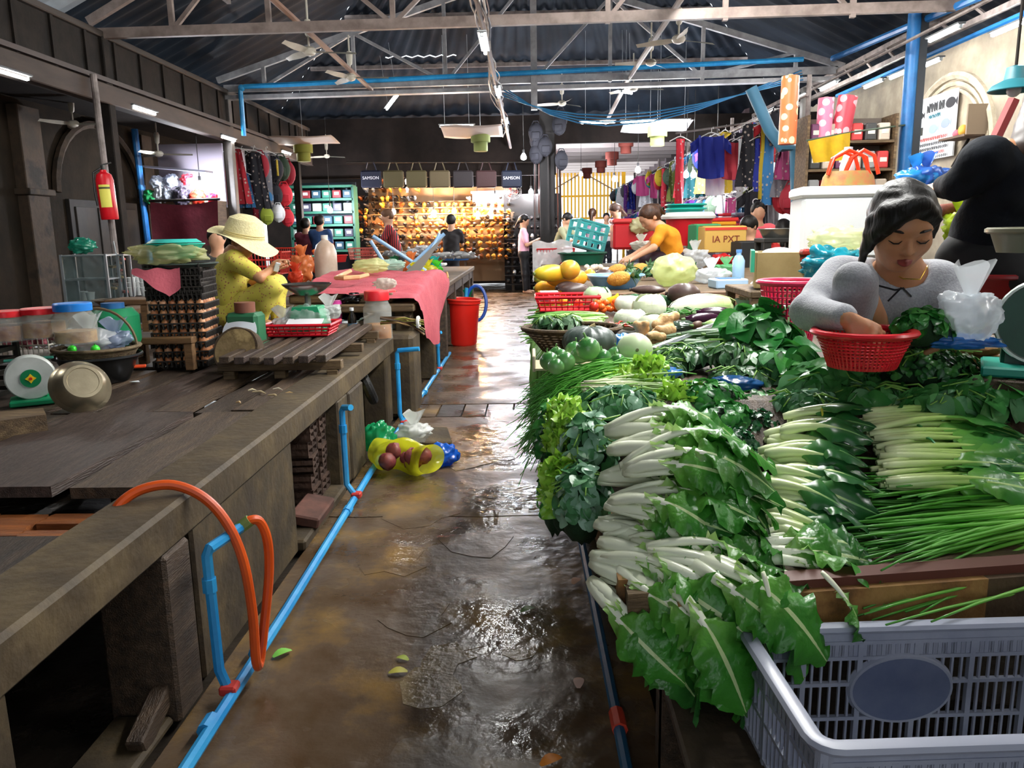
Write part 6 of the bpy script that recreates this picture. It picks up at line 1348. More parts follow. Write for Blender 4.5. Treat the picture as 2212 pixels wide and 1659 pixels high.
o = root('soda_bottle', on(762, 718, ZC + .02), 'small dark bottle with a pale label beside the jar', 'bottle'); MB().lathe([(0, 0), (.03, 0), (.032, .01), (.032, .11), (.014, .15), (.013, .165)], 18).build('body', M('#14100e', .2), o); MB().lathe([(.0325, .03), (.0335, .03), (.0335, .07), (.0325, .07)], 18).build('label', M('#6a9ac8', .5), o); MB().cyl((0, 0, .163), (0, 0, .185), .017, n=12).build('cap', M('#e0e4e8', .4), o)
jar(818, 732, .1, .3, RL, M('#c8842a', .4, '#a8601c', 6), 'large clear jar with a red lid and orange pickle on the counter edge', z0=ZC, fh=.36); jar(838, 712, .085, .27, RL, M('#c0b8a8', .5), 'second red lidded jar tucked behind the large one', z0=ZC, fh=.2)
film('clear_bag', on(828, 720, ZC) + Vector((.02, .06, .33)), (.08, .07, .04), '#e0dcd0', 'open clear bag of dried fish on the jar lid', seed=48, alpha=.6, lump=.2, knot=False)
film('green_bag', on(790, 728, ZC), (.045, .03, .025), '#4ad08a', 'small green plastic bag on the counter kerb', seed=49, alpha=.8, knot=False)
o = root('stick_bundle', on(860, 700, .74), 'bundle of thin brown sticks tied with white wrap, poking over the aisle', 'sticks')
for i in range(16): MB().tube([(-.12, U(-.03, .03), U(0, .05)), (.05, U(-.03, .03), U(0, .05) - .0), (.18, U(-.05, .05), U(-.08, .03))], .005, 5).build('stick', M(['#6a4a2a', '#a88a5a', '#3a2a1a', '#8a8a3a'][i % 4], .6), o)
MB().tube([(.14 + .0, .04 * math.cos(6.283 * i / 12), .01 + .035 * math.sin(6.283 * i / 12)) for i in range(12)], .012, 5, closed=True).build('wrap', M('#e4e4e0', .5), o)
# pink cloth over crates
def cloth(u, v):
    # u along the aisle edge, v from back to front then hanging
    y = 8.0 - 2.05 * u; x = -1.9 + 1.02 * min(v / .62, 1.0); z = .93 + .05 * math.sin(3.1 * u + 1) + .02 * math.sin(9 * v + 6 * u) + .05 * abs(noise.noise(Vector((u * 7, v * 6, 3))))
    if v > .62:
        t = (v - .62) / .38; hang = .12 + .42 * max(0, math.sin(math.pi * (u * .9 - .05))) ** 1.5; x += .06 * math.sin(t * 1.57) + .02 * math.sin(13 * u) * t; z -= hang * t ** 1.2
    return (x, y + .03 * math.sin(7 * v), z)
tag(MB().grid(cloth, 40, 30).build('pink_cloth', M('#bd5660', .85, '#ad4a56', 12, .4, 70), smooth=180), 'large salmon pink cloth thrown over the counter with a corner hanging to the aisle', 'cloth')
cb = root('covered_crate', (-1.45, 7.0, .83), 'crate hidden under the salmon pink cloth', 'crate')
for k in range(3): MB().box((0, -.7 + .7 * k, .04), (.8, .6, .07), bev=.01).build('board', WOODX, cb)
# sausages on the cloth
o = root('sausage_bag', on(762, 600, 1.0), 'coil of pale sausages in a loose bag on the pink cloth', 'sausages')
for k in range(5): MB().tube([(-.12 + .02 * k, .1, .01 + .01 * k), (-.1, -.04 - .03 * k, .01), (-.02, -.1 - .03 * k, .008), (.08, -.08 - .02 * k, .01), (.12, .02, .02)], .018, 7).build('sausage', M('#c89468', .35, '#d8a87a', 9), o)
film('clear_bag', on(800, 588, 1.0), (.16, .1, .06), '#e8ecb0', 'pale yellow bag behind the sausages', seed=50, alpha=.55, knot=False); film('clear_bag', on(840, 582, 1.0), (.16, .1, .05), '#c8e8d8', 'pale green film bag on the pink cloth', seed=51, alpha=.6, knot=False)
for px, py, r, c, f, lab, sd in [(655, 605, (.11, .1, .16), '#e88a50', None, 'tall clear bag of orange chilli paste behind the steel bowl', 52), (688, 590, (.13, .1, .12), '#e8743a', None, 'orange mesh bag of carrots under the jug', 53), (640, 615, (.07, .07, .08), '#d84a2a', None, 'red bag beside the yellow dressed woman', 54),
        (890, 590, (.1, .08, .1), '#e88a4a', None, 'bag of orange prawns near the yellow bags', 55), (900, 604, (.1, .08, .06), '#e8d820', None, 'bright yellow bag on the counter corner', 56), (925, 592, (.11, .08, .06), '#e8e040', None, 'yellow bag of noodles beside the white box', 57), (945, 590, (.06, .06, .05), '#5ad83a', None, 'lime green bag behind the yellow noodles', 58),
        (693, 530, (.17, .15, .14), '#d83a78', None, 'magenta plastic bag standing in the red crate', 59), (940, 583, (.08, .08, .06), '#2fb8b0', None, 'teal bag on the fish counter corner', 60)]:
    film('plastic_bag', on(px, py, .86) if py > 560 else on(px, 553, .9), r, c, lab, seed=sd, alpha=.8)
# jug, baskets and basins on the far part of the counter
p = on(706, 600, .86); o = root('plastic_jug', p, 'large milky plastic jug with brown liquid', 'jug'); MB().lathe([(0, 0), (.12, 0), (.13, .02), (.13, .28), (.1, .38), (.04, .43), (.035, .46)], 28).build('body', M('#b89a84', .3, '#d8c8b8', 2), o); MB().cyl((0, 0, .45), (0, 0, .49), .04, n=14).build('cap', M('#e8e4dc', .4), o)
def tub(px, py, z0, r, h, c, lab, name='basin', d=None, inner=None):
    p = on(px, py, z0) if d is None else at(px, py, d); o = root(name, p, lab, 'basin')
    MB().lathe([(0, 0), (r * .75, 0), (r, h), (r * 1.06, h), (r * 1.06, h + .01), (r * .95, h), (r * .7, .02), (0, .02)], 32).build('bowl', M(c, .35), o); MB().tube([(r * 1.05 * math.cos(6.283 * i / 36), r * 1.05 * math.sin(6.283 * i / 36), h) for i in range(36)], .01, 6, closed=True).build('rim', M(c, .3), o)
    if inner: MB().lathe([(0, h * .8), (r * .9, h * .75)], 24, wob=lambda a, z: 1).build('contents', M(inner, .4, bump=.8, bs=60), o)
    return o
tub(668, 568, .86, .22, .12, '#1f9a78', 'sea green basin behind the milky jug'); tub(735, 566, .86, .13, .12, '#d82a2a', 'red plastic basin leaning beside the jug'); tub(865, 556, .9, .3, .1, '#2f8a84', 'wide teal basin of fish on the far counter', inner='#c8ccd0'); tub(985, 562, .86, .3, .09, '#2a6ab0', 'wide blue basin of fish at the counter corner', inner='#b8bcc0'); tub(915, 545, .92, .3, .08, '#3a7ac0', 'blue fish tray further back', inner='#d0cfcc')
tray('pink_basket', on(785, 560, .9), .42, .3, .2, M('#b85a50', .45), 'dull pink plastic crate basket on the far counter'); tray('red_basket', on(578, 592, .83), .5, .35, .3, M('#c8281c', .4), 'bright red plastic crate behind the yellow dressed woman', n=(12, 8)); tray('red_basket', on(770, 553, .83), .7, .4, .18, M('#d83a24', .4), 'long red crate under the magenta bag', n=(14, 8)); tray('red_basket', on(620, 560, .83), .5, .35, .25, M('#c8301c', .4), 'red crate further back behind the straw hat', n=(12, 8))
o = root('tin_can', on(852, 562, .9), 'green tin cup on the fish counter', 'cup'); MB().lathe([(0, 0), (.07, 0), (.08, .17), (.076, .17), (.066, .01), (0, .01)], 18).build('body', M('#1f7a4a', .4), o); MB().tube([(.08, 0, .15), (.12, 0, .13), (.115, 0, .06), (.075, 0, .04)], .007, 6).build('handle', M('#1f7a4a', .4), o)
o = root('white_tray', on(925, 575, .9), 'white foam tray of small red meat pieces', 'tray'); MB().box((0, 0, .02), (.5, .3, .035), bev=.01).build('tray', M('#e4e4de', .5), o)
for i in range(12): MB().box((U(-.2, .2), U(-.1, .1), .05), (.05, .04, .025), rotm(0, 0, U(0, 3)), bev=.008).build('meat', M('#a8403a', .4), o)
# cream bench board with wooden frame on which the yellow bags lie
o = root('yellow_tray', on(905, 612, .86), 'flat yellow tray under the yellow bags', 'tray'); MB().box((0, 0, .012), (.55, .3, .024), bev=.008).build('tray', M('#e8b828', .4), o); MB().tube([(.2, .1, .02), (.28, .04, .1), (.3, -.08, .06), (.26, -.12, .02)], .012, 6).build('handle', M('#b08a4a', .5), o)
# folding frame and grey board of the knife stall
o = root('folding_frame', at(860, 585, 8.6), 'pale blue folded metal tube frame crossing over the counter', 'frame')
for a, b_ in [((805, 510), (920, 585)), ((920, 560), (950, 505)), ((800, 520), (850, 600)), ((880, 580), (960, 505))]:
    q0, q1 = at(*a, 8.6) - at(860, 585, 8.6), at(*b_, 8.7) - at(860, 585, 8.6); MB().tube([q0, q1], .02, 8).build('tube', M('#8fb4d8', .3), o)
qa = [at(*q, 8.4) for q in ((875, 588), (950, 518), (958, 512), (905, 590))]
b = MB(); c0 = qa[0]; b.add([q - c0 for q in qa] + [q - c0 + Vector((0, .02, 0)) for q in qa], [(0, 1, 2, 3), (7, 6, 5, 4), (0, 4, 5, 1), (1, 5, 6, 2), (2, 6, 7, 3), (3, 7, 4, 0)])
tag(b.build('grey_board', M('#8a8680', .5), None, c0, smooth=0), 'narrow grey board leaning beside the pale blue frame', 'board')
# fish: each on the ice
FM = M('#b4b2b0', .3, '#8a8c90', 6, metal=.2)
_fs = MB().ball((0, 0, 0), (.1, .018, .03), 14, 8, lambda d, th, a: 1).add([(.095, 0, 0), (.14, 0, .03), (.14, 0, -.03)], [(0, 1, 2)]).mesh('fish', FM, 180)
for k in range(70):
    q = on([985, 915, 865, 950][k % 4], [562, 545, 556, 540][k % 4], .95 if k % 4 != 1 else .98) + Vector((U(-.28, .25), U(-.2, .25), .04 + U(0, .06)))
    tag(put('fish', _fs, None, q, (U(-.4, .4), U(-.2, .2), U(0, 6.28)), None, U(.8, 1.4)), 'small silver fish heaped on the far fish counter', 'fish', 'fish on the far counter')
# ---- things on the floor and under the counter
p = on(868, 1030, 0)
o = root('yellow_bag', p + Vector((0, .08, 0)), 'yellow plastic bag lying open on the wet floor, purple peel spilling out', 'bag')
MB().grid(lambda u, v: ((-.2 + .40 * v), (.10 + .035 * math.sin(7 * v)) * math.cos(6.283 * u) * (1 - .25 * (v < .2)), .10 + (.095 + .015 * math.sin(11 * v + 9 * u)) * math.sin(6.283 * u) * (.75 + .25 * math.sin(2.6 * v))), 30, 18).build('film', Mbag('#d8d82a', .75), o, (0, 0, 0), (0, 0, -.5), smooth=180)
for i in range(9): MB().ball((-.02 + U(-.08, .14), -.06 + U(-.05, .05), .09 + U(-.04, .06)), (.05, .035, .045), 9, 6, lambda d, th, a: 1 + .2 * math.sin(3 * a + i)).build('peel', M('#6a2434', .5, '#8a4a3a', 12, .3, 40), o, smooth=180)
film('blue_bag', on(946, 1015, 0) + Vector((.03, .08, 0)), (.08, .07, .065), '#1f6ad8', 'bright blue plastic bag behind the yellow one', seed=71, alpha=.85, knot=False); film('white_bag', on(892, 985, 0) + Vector((0, .1, .06)), (.1, .08, .07), '#e4e6e2', 'white plastic bag on top of the floor heap', seed=72, alpha=.85); film('green_bag', on(820, 1000, 0) + Vector((-.02, .1, .04)), (.1, .09, .09), '#1fa868', 'green plastic bag of the floor heap against the pillar', seed=73, alpha=.8, knot=False)
o = root('concrete_wedge', on(905, 972, 0) + Vector((.05, .18, 0)), 'flat grey paving stone propped behind the floor bags', 'stone'); MB().box((0, 0, .03), (.26, .2, .06), rotm(.3, .1, .3), bev=.008).build('stone', CONC, o)
o = root('yellow_box', (-1.22, 4.95, 0), 'yellow and white carton with a red stripe standing under the counter', 'box', rz=.2); MB().box((0, 0, .2), (.16, .2, .4), bev=.006).build('carton', M('#d8c878', .6), o); MB().box((.005, -.003, .14), (.165, .2, .05), rotm(.5, 0, 0)).build('stripe', M('#c8281c', .5), o, smooth=0)
o = root('rubber_ring', (-1.12, 5.2, .36), 'old black rubber ring hung under the counter beam', 'tyre', rot=(0, 1.2, .3)); MB().tube([(.12 * math.cos(6.283 * i / 28), .12 * math.sin(6.283 * i / 28), 0) for i in range(28)], .035, 10, closed=True).build('ring', M('#101010', .6, bump=.4, bs=60), o); MB().lathe([(.085, -.02), (.08, 0), (.085, .02)], 24).build('inner_rim', M('#2a2a28', .5), o)
# hollow bricks stacked in the second bay
HB = M('#5a4438', .8, '#3a2c26', 8, .6, 40); _hb = MB()
_hb.box((0, 0, .006), (.16, .1, .012)); _hb.box((0, 0, .074), (.16, .1, .012)); _hb.box((-.074, 0, .04), (.012, .1, .08)); _hb.box((.074, 0, .04), (.012, .1, .08)); _hb.box((0, 0, .04), (.012, .1, .08)); _hb.box((0, 0, .04), (.16, .1, .01))
_hbm = _hb.mesh('hollow_brick', HB, 0)
for k in range(5):
    for j in range(2): tag(put('hollow_brick', _hbm, None, (-1.12 - .01 * (k % 2), 3.72 + .17 * j, .05 + .081 * k), (0, 0, math.pi / 2 + .05 * (k % 3))), 'hollow brown brick in the %s course under the counter, %s one' % (words_[k], ('nearer', 'farther')[j]), 'brick', 'hollow bricks under the counter')
tag(MB().box((0, 0, .03), (.14, .3, .05), rotm(0, .2, 0), bev=.008).build('broken_brick', M('#6a4438', .8, '#4a3028', 8), None, (-1.04, 3.5, .05)), 'broken reddish brick at the foot of the dark bay', 'brick')
tag(MB().box((0, 0, 0), (.05, .34, .06), rotm(.35, 0, 0), bev=.005).build('timber_offcut', WOOD2, None, (-1.05, 1.98, .09)), 'slanting timber offcut at the foot of the counter post', 'timber')
# red bucket on the floor, hose hoop, green bag
p = on(996, 748, 0); o = root('red_bucket', p + Vector((0, .15, 0)), 'tall red plastic bin standing tilted in the aisle', 'bucket', rot=(0, .05, 0)); MB().lathe([(0, 0), (.16, 0), (.18, .03), (.2, .5), (.215, .51), (.215, .56), (.2, .56), (.17, .04), (0, .03)], 36).build('body', M('#d8241a', .35), o); MB().tube([(.215 * math.cos(6.283 * i / 36), .215 * math.sin(6.283 * i / 36), .555) for i in range(36)], .012, 6, closed=True).build('rim', M('#e0382c', .3), o)
p = at(1022, 655, 10.2); o = root('blue_hose', p, 'loop of dark blue hose hung on the counter post', 'hose'); MB().tube([(.04 + .13 * math.cos(6.283 * i / 30), .0 + .05 * math.sin(6.283 * i / 30), .22 * math.sin(6.283 * i / 30)) for i in range(30)], .022, 7, closed=True).build('loop', M('#1a4fb0', .35), o); MB().tube([(-.08, 0, .2), (-.1, 0, .0), (-.1, 0, -.4)], .022, 7).build('tail', M('#3aa5dd', .35), o)
film('green_bag', at(1012, 665, 10.3) + Vector((0, 0, -.1)), (.09, .07, .14), '#1f8a5a', 'green bag hanging beside the blue hose loop', seed=75, alpha=.85)
# orange hose over the near counter, joined to the blue riser
pts = [at(238, 1125, 2.05), at(262, 1085, 2.08), at(310, 1056, 2.12), at(375, 1048, 2.15), at(440, 1075, 2.16), at(490, 1130, 2.16), at(525, 1210, 2.16), at(545, 1320, 2.16), at(553, 1425, 2.15)]
pts2 = [at(561, 1430, 2.2), at(572, 1340, 2.24), at(581, 1240, 2.26), at(578, 1170, 2.26), at(562, 1128, 2.25), at(540, 1124, 2.23), at(520, 1140, 2.22)]
def smooth_path(P, n=6):
    out = []
    for i in range(len(P) - 1):
        p0, p1, p2, p3 = P[max(i - 1, 0)], P[i], P[i + 1], P[min(i + 2, len(P) - 1)]
        for k in range(n):
            t = k / n; out.append(.5 * ((2 * p1) + (p2 - p0) * t + (2 * p0 - 5 * p1 + 4 * p2 - p3) * t * t + (3 * p1 - p0 - 3 * p2 + p3) * t ** 3))
    return out + [P[-1]]
o = root('orange_hose', (0, 0, 0), 'thick orange rubber hose looping over the counter kerb to the blue riser', 'hose'); HM = M('#c84a14', .4, '#e05a1a', 4)
MB().tube(smooth_path(pts + pts2), .0145, 10).build('hose', HM, o); MB().cyl(pts2[-2], pts2[-1] + Vector((-.02, -.005, -.012)), .019, n=10).build('clamp', M('#6a8a4a', .5), o)
# scraps on deck and floor
for k, (px, py, c, s) in enumerate([(560, 850, '#d8c49a', .09), (590, 857, '#c8b48a', .07), (600, 843, '#d8d0b8', .06), (515, 872, '#c8a87a', .03), (625, 852, '#b89a6a', .05), (545, 845, '#e0d4b0', .04)]):
    q = on(px, py, .612); tag(MB().tube([(-s / 2, 0, .004), (0, s * .15, .008), (s / 2, 0, .004)], [.003, .006, .002], 5).build('dry_stalk', M(c, .6), None, q, (0, 0, U(-.6, .6))), 'dry pale stalk scrap on the planks', 'scrap', 'dry stalk scraps on the planks')
tag(MB().prism([(-.03, 0), (.03, -.01), (.0, .035)], 0, .002).build('paper_scrap', M('#e8ecf4', .5), None, on(292, 825, .612)), 'small white paper scrap on the planks', 'paper'); 
o = put('red_ribbon', None, None, on(178, 885, .6)); tag(o, 'red brown string ball at the plank end beside the pan', 'string')
MB().tube([(.03 * math.cos(i * .9) * (1 + .2 * math.sin(i)), .03 * math.sin(i * .9), .02 + .015 * math.sin(i * 1.7)) for i in range(30)], .006, 5).build('string', M('#8a2f1c', .7), o)
for k, (px, py, c) in enumerate([(1190, 1648, '#e88a1c'), (985, 1000, '#e0c83a'), (1140, 1320, '#5a7a3a'), (870, 1425, '#9aa83a'), (860, 1455, '#b8b04a'), (610, 1415, '#7ac04a'), (1250, 1478, '#c8a89a'), (1245, 1258, '#a87a5a')]):
    q = on(px, py, .003); lab = ['orange peel scrap on the wet floor at the bottom of the photo', 'yellow scrap beside the blue floor bag', 'green leaf scrap on the wet aisle', 'yellow green leaf scrap in the middle of the aisle', 'small leaf scrap next to the yellow green one', 'tiny green leaf beside the blue floor pipe', 'pale onion skin by the vegetable table foot', 'brown dried leaf at the foot of the greens'][k]
    tag(put('floor_scrap', MB().grid(lambda u, v: (.05 * (u - .5), .03 * (v - .5) * math.sin(math.pi * (.1 + .8 * u)), .004 + .008 * math.sin(3 * u)), 5, 3).mesh('floor_scrap', M(c, .5), 180), None, q, (0, 0, U(0, 3)), None, U(.8, 1.3)), lab, 'scrap')
# fire extinguisher
p = at(232, 420, 8.75); o = root('fire_extinguisher', p + Vector((0, 0, -.27)), 'red fire extinguisher with a yellow label on the thin pole', 'fire extinguisher', rot=(0, -.03, .4))
MB().lathe([(0, 0), (.085, 0), (.09, .015), (.09, .42), (.075, .48), (.035, .51), (.03, .53)], 28).build('cylinder', M('#c01420', .3), o)
MB().grid(lambda u, v: (.0915 * math.sin(-.75 + 1.3 * u), -.0915 * math.cos(-.75 + 1.3 * u), .13 + .24 * v), 10, 2).build('label', M('#d8d05a', .5), o); MB().grid(lambda u, v: (.0918 * math.sin(-.75 + 1.3 * u), -.0918 * math.cos(-.75 + 1.3 * u), .325 + .02 * v), 10, 1).build('print_line', M('#3a3a20', .5), o)
MB().cyl((0, 0, .53), (0, 0, .58), .02, n=10).build('valve', M('#3a3a38', .4, metal=.6), o); MB().box((.03, 0, .59), (.12, .02, .015), rotm(0, -.25, 0)).build('lever', M('#20201e', .5), o, smooth=0); MB().tube([(-.02, 0, .55), (-.1, -.02, .5), (-.11, -.02, .3), (-.1, -.02, .15)], .011, 6).build('hose', M('#151515', .5), o)
# ================================================================== PEOPLE
SKIN = M('#b07a58', .45, '#bd8862', 6, .1, 60, sss=.15); SKIN2 = M('#c09072', .45, '#cc9c7e', 6, sss=.15)
HAIR = M('#0a0807', .5, '#15100d', 30, .35, 90, stretch=(1, 1, .15), spec=.35); HAIRB = M('#2a1810', .4, '#4a2c18', 30, .4, 90)
def V3(*a): return Vector(a)
def frame(fwd, up=(0, 0, 1)):
    y = Vector(fwd).normalized(); x = y.cross(Vector(up)).normalized(); z = x.cross(y); return Matrix((x, y, z)).transposed()
def headp(c, R, s):
    """skull, jaw, cheeks, brow, nose, ears in the head's own frame (x side, y face, z up; s = head height)"""
    T = lambda x, y, z: tuple(c + R @ (Vector((x, y, z)) * s)); E = lambda p, r, k=.03: ('e', T(*p), tuple(q * s for q in r), R, k)
    pr = [E((0, -.06, .12), (.34, .40, .37)), E((0, .09, -.16), (.27, .27, .31), .08 * s), E((0, .17, -.40), (.12, .10, .09), .08 * s)]
    for sx in (-1, 1):
        pr += [E((sx * .17, .20, -.10), (.12, .12, .13), .08 * s), E((sx * .345, -.04, -.04), (.035, .09, .11), .02 * s)]
    pr += [E((0, .29, .10), (.24, .07, .06), .06 * s)]
    for sx in (-1, 1): pr.append(('-e', T(sx * .145, .40, .0), (.085 * s, .07 * s, .05 * s), R, .06 * s)); pr.append(E((sx * .145, .30, .0), (.075, .06, .042), .02 * s))
    pr += [('c', T(0, .33, .03), T(0, .41, -.12), .03 * s, .048 * s, .03 * s), E((-.05, .375, -.14), (.036, .036, .03), .02 * s), E((.05, .375, -.14), (.036, .036, .03), .02 * s),
           E((0, .34, -.235), (.095, .05, .024), .02 * s), E((0, .335, -.285), (.085, .05, .028), .02 * s)]
    return pr
def handp(w, d, n, s, curl=.5, side=1):
    """palm, four unequal bent fingers and a thumb; w wrist, d pointing, n back of the hand"""
    d = Vector(d).normalized(); n = (Vector(n) - d * Vector(n).dot(d)).normalized(); x = d.cross(n) * side; w = Vector(w); pr = []
    pr += [('c', tuple(w), tuple(w + d * .05 * s), .024 * s, .028 * s, .015 * s)]
    for i, (o, l) in enumerate(((-.032, .075), (-.011, .085), (.011, .08), (.031, .06))):
        a = w + d * .055 * s + x * (o * .7 * s); k = w + d * .088 * s + x * (o * s); pr.append(('c', tuple(a), tuple(k), .015 * s, .0115 * s, .008 * s)); p = k; dd = d.copy()
        for j, q in enumerate((.45, .32, .23)):
            dd = (dd * math.cos(curl) - n * math.sin(curl)).normalized(); e = p + dd * (l * q * s) + x * (o * .06 * s); pr.append(('c', tuple(p), tuple(e), (.0098 - .001 * j) * s, (.0088 - .001 * j) * s, .003 * s)); p = e
    b = w + d * .025 * s - x * .022 * s; m_ = b + (d * .6 - x * .75 - n * .3).normalized() * .042 * s; t = m_ + (d * .85 - x * .25 - n * .4).normalized() * .034 * s
    pr += [('c', tuple(b), tuple(m_), .014 * s, .011 * s, .008 * s), ('c', tuple(m_), tuple(t), .0105 * s, .009 * s, .004 * s)]
    return pr
def person(label, J, s, skin, shirt, pants, hair, h=.012, sleeve='long', group=None, hairx=(), neck_open=.0, fold=.004, curl=.5, bust=1.0, hands=True, facedetail=False, shorts=None, collar=None, extra_shirt=(), extra_pants=(), hh=.27, cut_shirt=None, leg=1.0):
    J = {k: Vector(v) for k, v in J.items()}; base = Vector((J['pelvis'].x, J['pelvis'].y, min(v.z for k, v in J.items() if k not in ('fwd', 'up', 'hnL', 'hnR', 'hdL', 'hdR', 'toe'))))
    J = {k: (v - base if k not in ('fwd', 'up', 'hnL', 'hnR', 'hdL', 'hdR', 'toe') else v) for k, v in J.items()}
    R = frame(J['fwd'], J.get('up', (0, 0, 1))); hs = hh * s; c = J['head']
    t = lambda v: tuple(v)
    pr = headp(c, R, hs)
    nb = c + R @ Vector((0, -.10, -.30)) * hs
    pr += [('c', t(nb), t(J['neck']), .055 * s, .062 * s, .03), ('c', t(J['neck']), t(J['chest']), .062 * s, .07 * s, .03), ('c', t(J['chest']), t(J['pelvis']), .07 * s, .08 * s, .03)]
    for q in 'LR':
        pr += [('c', t(J['chest'] * .3 + J['neck'] * .7), t(J['sh' + q]), .05 * s, .05 * s, .03), ('c', t(J['sh' + q]), t(J['el' + q]), .046 * s, .037 * s, .02), ('c', t(J['el' + q]), t(J['ha' + q]), .037 * s, .024 * s, .015)]
        if hands:
            pr += handp(J['ha' + q], J.get('hd' + q, J['ha' + q] - J['el' + q]), J.get('hn' + q, (0, 0, 1)), s, curl, 1 if q == 'L' else -1)
        if 'kn' + q in J:
            pr += [('c', t(J['pelvis'].lerp(J['kn' + q], .2)), t(J['kn' + q]), .06 * s, .045 * s, .02), ('c', t(J['kn' + q]), t(J['an' + q]), .045 * s, .034 * s, .02)]
            f = J.get('toe', Vector((0, -1, 0))).normalized(); a = J['an' + q] + Vector((0, 0, -.02 * s)); pr += [('c', t(a - f * .03 * s), t(a + f * .13 * s + Vector((0, 0, -.02 * s))), .034 * s, .028 * s, .02)]
    body = solid('person', pr, skin, None, h, .02, loc=base)
    tag(body, label, 'person', group)
    # shirt
    up = (J['neck'] - J['pelvis']).normalized(); sdv = (J['shL'] - J['shR']).normalized(); sp = []
    pv = J['pelvis'] + up * .04 * s
    for k in (-1, 1): sp.append(('c', t(pv + sdv * k * .06 * s), t(J['chest'] + sdv * k * .075 * s), .105 * s, .098 * s * bust, .04))
    sp += [('c', t(pv), t(J['chest']), .12 * s, .115 * s, .03)]
    sp += [('c', t(J['shL'] - sdv * .03 * s), t(J['shR'] + sdv * .03 * s), .068 * s, .068 * s, .05)]
    for q in 'LR':
        e = J['el' + q] if sleeve == 'long' else J['sh' + q].lerp(J['el' + q], .72)
        sp.append(('c', t(J['sh' + q]), t(e), .066 * s, .055 * s, .03))
        if sleeve == 'long': w = J['el' + q].lerp(J['ha' + q], .93); sp.append(('c', t(J['el' + q]), t(w), .054 * s, .038 * s, .02))
    sp += list(extra_shirt)
    sp += [('-c', t(J['neck'] + up * .02 * s - up * neck_open * .3 * s), t(nb + up * .12 * s), .075 * s + neck_open * .4 * s, .09 * s, .02)]
    if neck_open: fw = Vector(J['fwd']).normalized(); fw.z = 0; q0 = J['neck'] + fw * .075 * s; sp += [('-e', t(q0 - up * .01 * s), (.075 * s, .07 * s, neck_open * s), None, .02)]
    solid('shirt', sp, shirt, body, h, .03, fold, 26 / s)
    if 'knL' in J:
        pp = [('c', t(J['pelvis'] + sdv * .05 * s), t(J['pelvis'] - sdv * .05 * s), .125 * s, .125 * s, .03)]
        for q in 'LR': pp += [('c', t(J['pelvis'] + sdv * (.06 if q == 'L' else -.06) * s), t(J['kn' + q]), .1 * s * leg, .07 * s * leg, .04), ('c', t(J['kn' + q]), t(J['kn' + q].lerp(J['an' + q], .9)), .069 * s * leg, .055 * s * leg, .03)]
        pp += list(extra_pants); solid('trousers', pp, pants, body, h, .03, fold, 22 / s)
    # hair: a cap round the skull cut away from the face, plus locks
    T = lambda x, y, z: t(c + R @ (Vector((x, y, z)) * hs))
    hp = [('e', T(0, -.07, .135), (.365 * hs, .425 * hs, .375 * hs), R), ('e', T(-.02, -.2, -.04), (.29 * hs, .26 * hs, .28 * hs), R, .04), ('-e', T(0, .44, -.12), (.33 * hs, .36 * hs, .40 * hs), R, .02)]
    for x in hairx: hp.append((x[0], T(*x[1]), T(*x[2]), x[3] * hs, x[4] * hs, .03))
    solid('hair', hp, hair, body, h * .9, .02, .0025, 80)
    if facedetail:
        LIP = M('#8a3f38', .4); DK = M('#150d0a', .5)
        solid('lips', [('c', T(-.075, .36, -.243), T(0, .392, -.236), .012 * hs, .020 * hs), ('c', T(0, .392, -.236), T(.075, .36, -.243), .020 * hs, .012 * hs), ('c', T(-.06, .362, -.272), T(.06, .362, -.272), .018 * hs, .018 * hs), ('e', T(0, .382, -.285), (.05 * hs, .03 * hs, .024 * hs), R)], LIP, body, h * .35, .006)
        for sx in (-1, 1):
            MB().tube([T(sx * .055, .345, .055 + .03), T(sx * .12, .36, .115), T(sx * .2, .315, .112), T(sx * .25, .26, .085)], [.008 * hs, .016 * hs, .013 * hs, .004 * hs], 6).build('eyebrow', DK, body)
            MB().tube([T(sx * .075, .345, -.005), T(sx * .115, .372, -.024), T(sx * .165, .365, -.026), T(sx * .215, .325, -.006)], [.004 * hs, .009 * hs, .009 * hs, .004 * hs], 6).build('eyelash', DK, body)
    return body, J, R, hs, T
# ---- woman in grey, leaning over the red basket
D = 2.45
GREY = M('#8d8f95', .85, '#a0a2a8', 140, .25, 160, sheen=.2); GREYT = M('#84858a', .85, '#95969b', 140, .25, 160, sheen=.2)
JW = dict(head=at(1948, 488, 2.42), fwd=(-.12, -.86, -.46), neck=at(1945, 588, 2.56), chest=at(1935, 655, 2.62), pelvis=at(1915, 790, 2.82),
          shL=at(2032, 610, 2.56), elL=at(2080, 690, 2.46), haL=at(2045, 718, 2.40), hdL=(-.8, -.1, .05), hnL=(0, -.6, .8),
          shR=at(1812, 600, 2.60), elR=at(1752, 672, 2.44), haR=at(1826, 688, 2.22), hdR=(.62, -.1, -.38), hnR=(.2, -.75, .6),
          knL=at(2020, 690, 2.56), anL=at(1985, 830, 2.75), knR=at(1846, 610, 2.36), anR=at(1808, 830, 2.62), toe=(0, -1, 0))
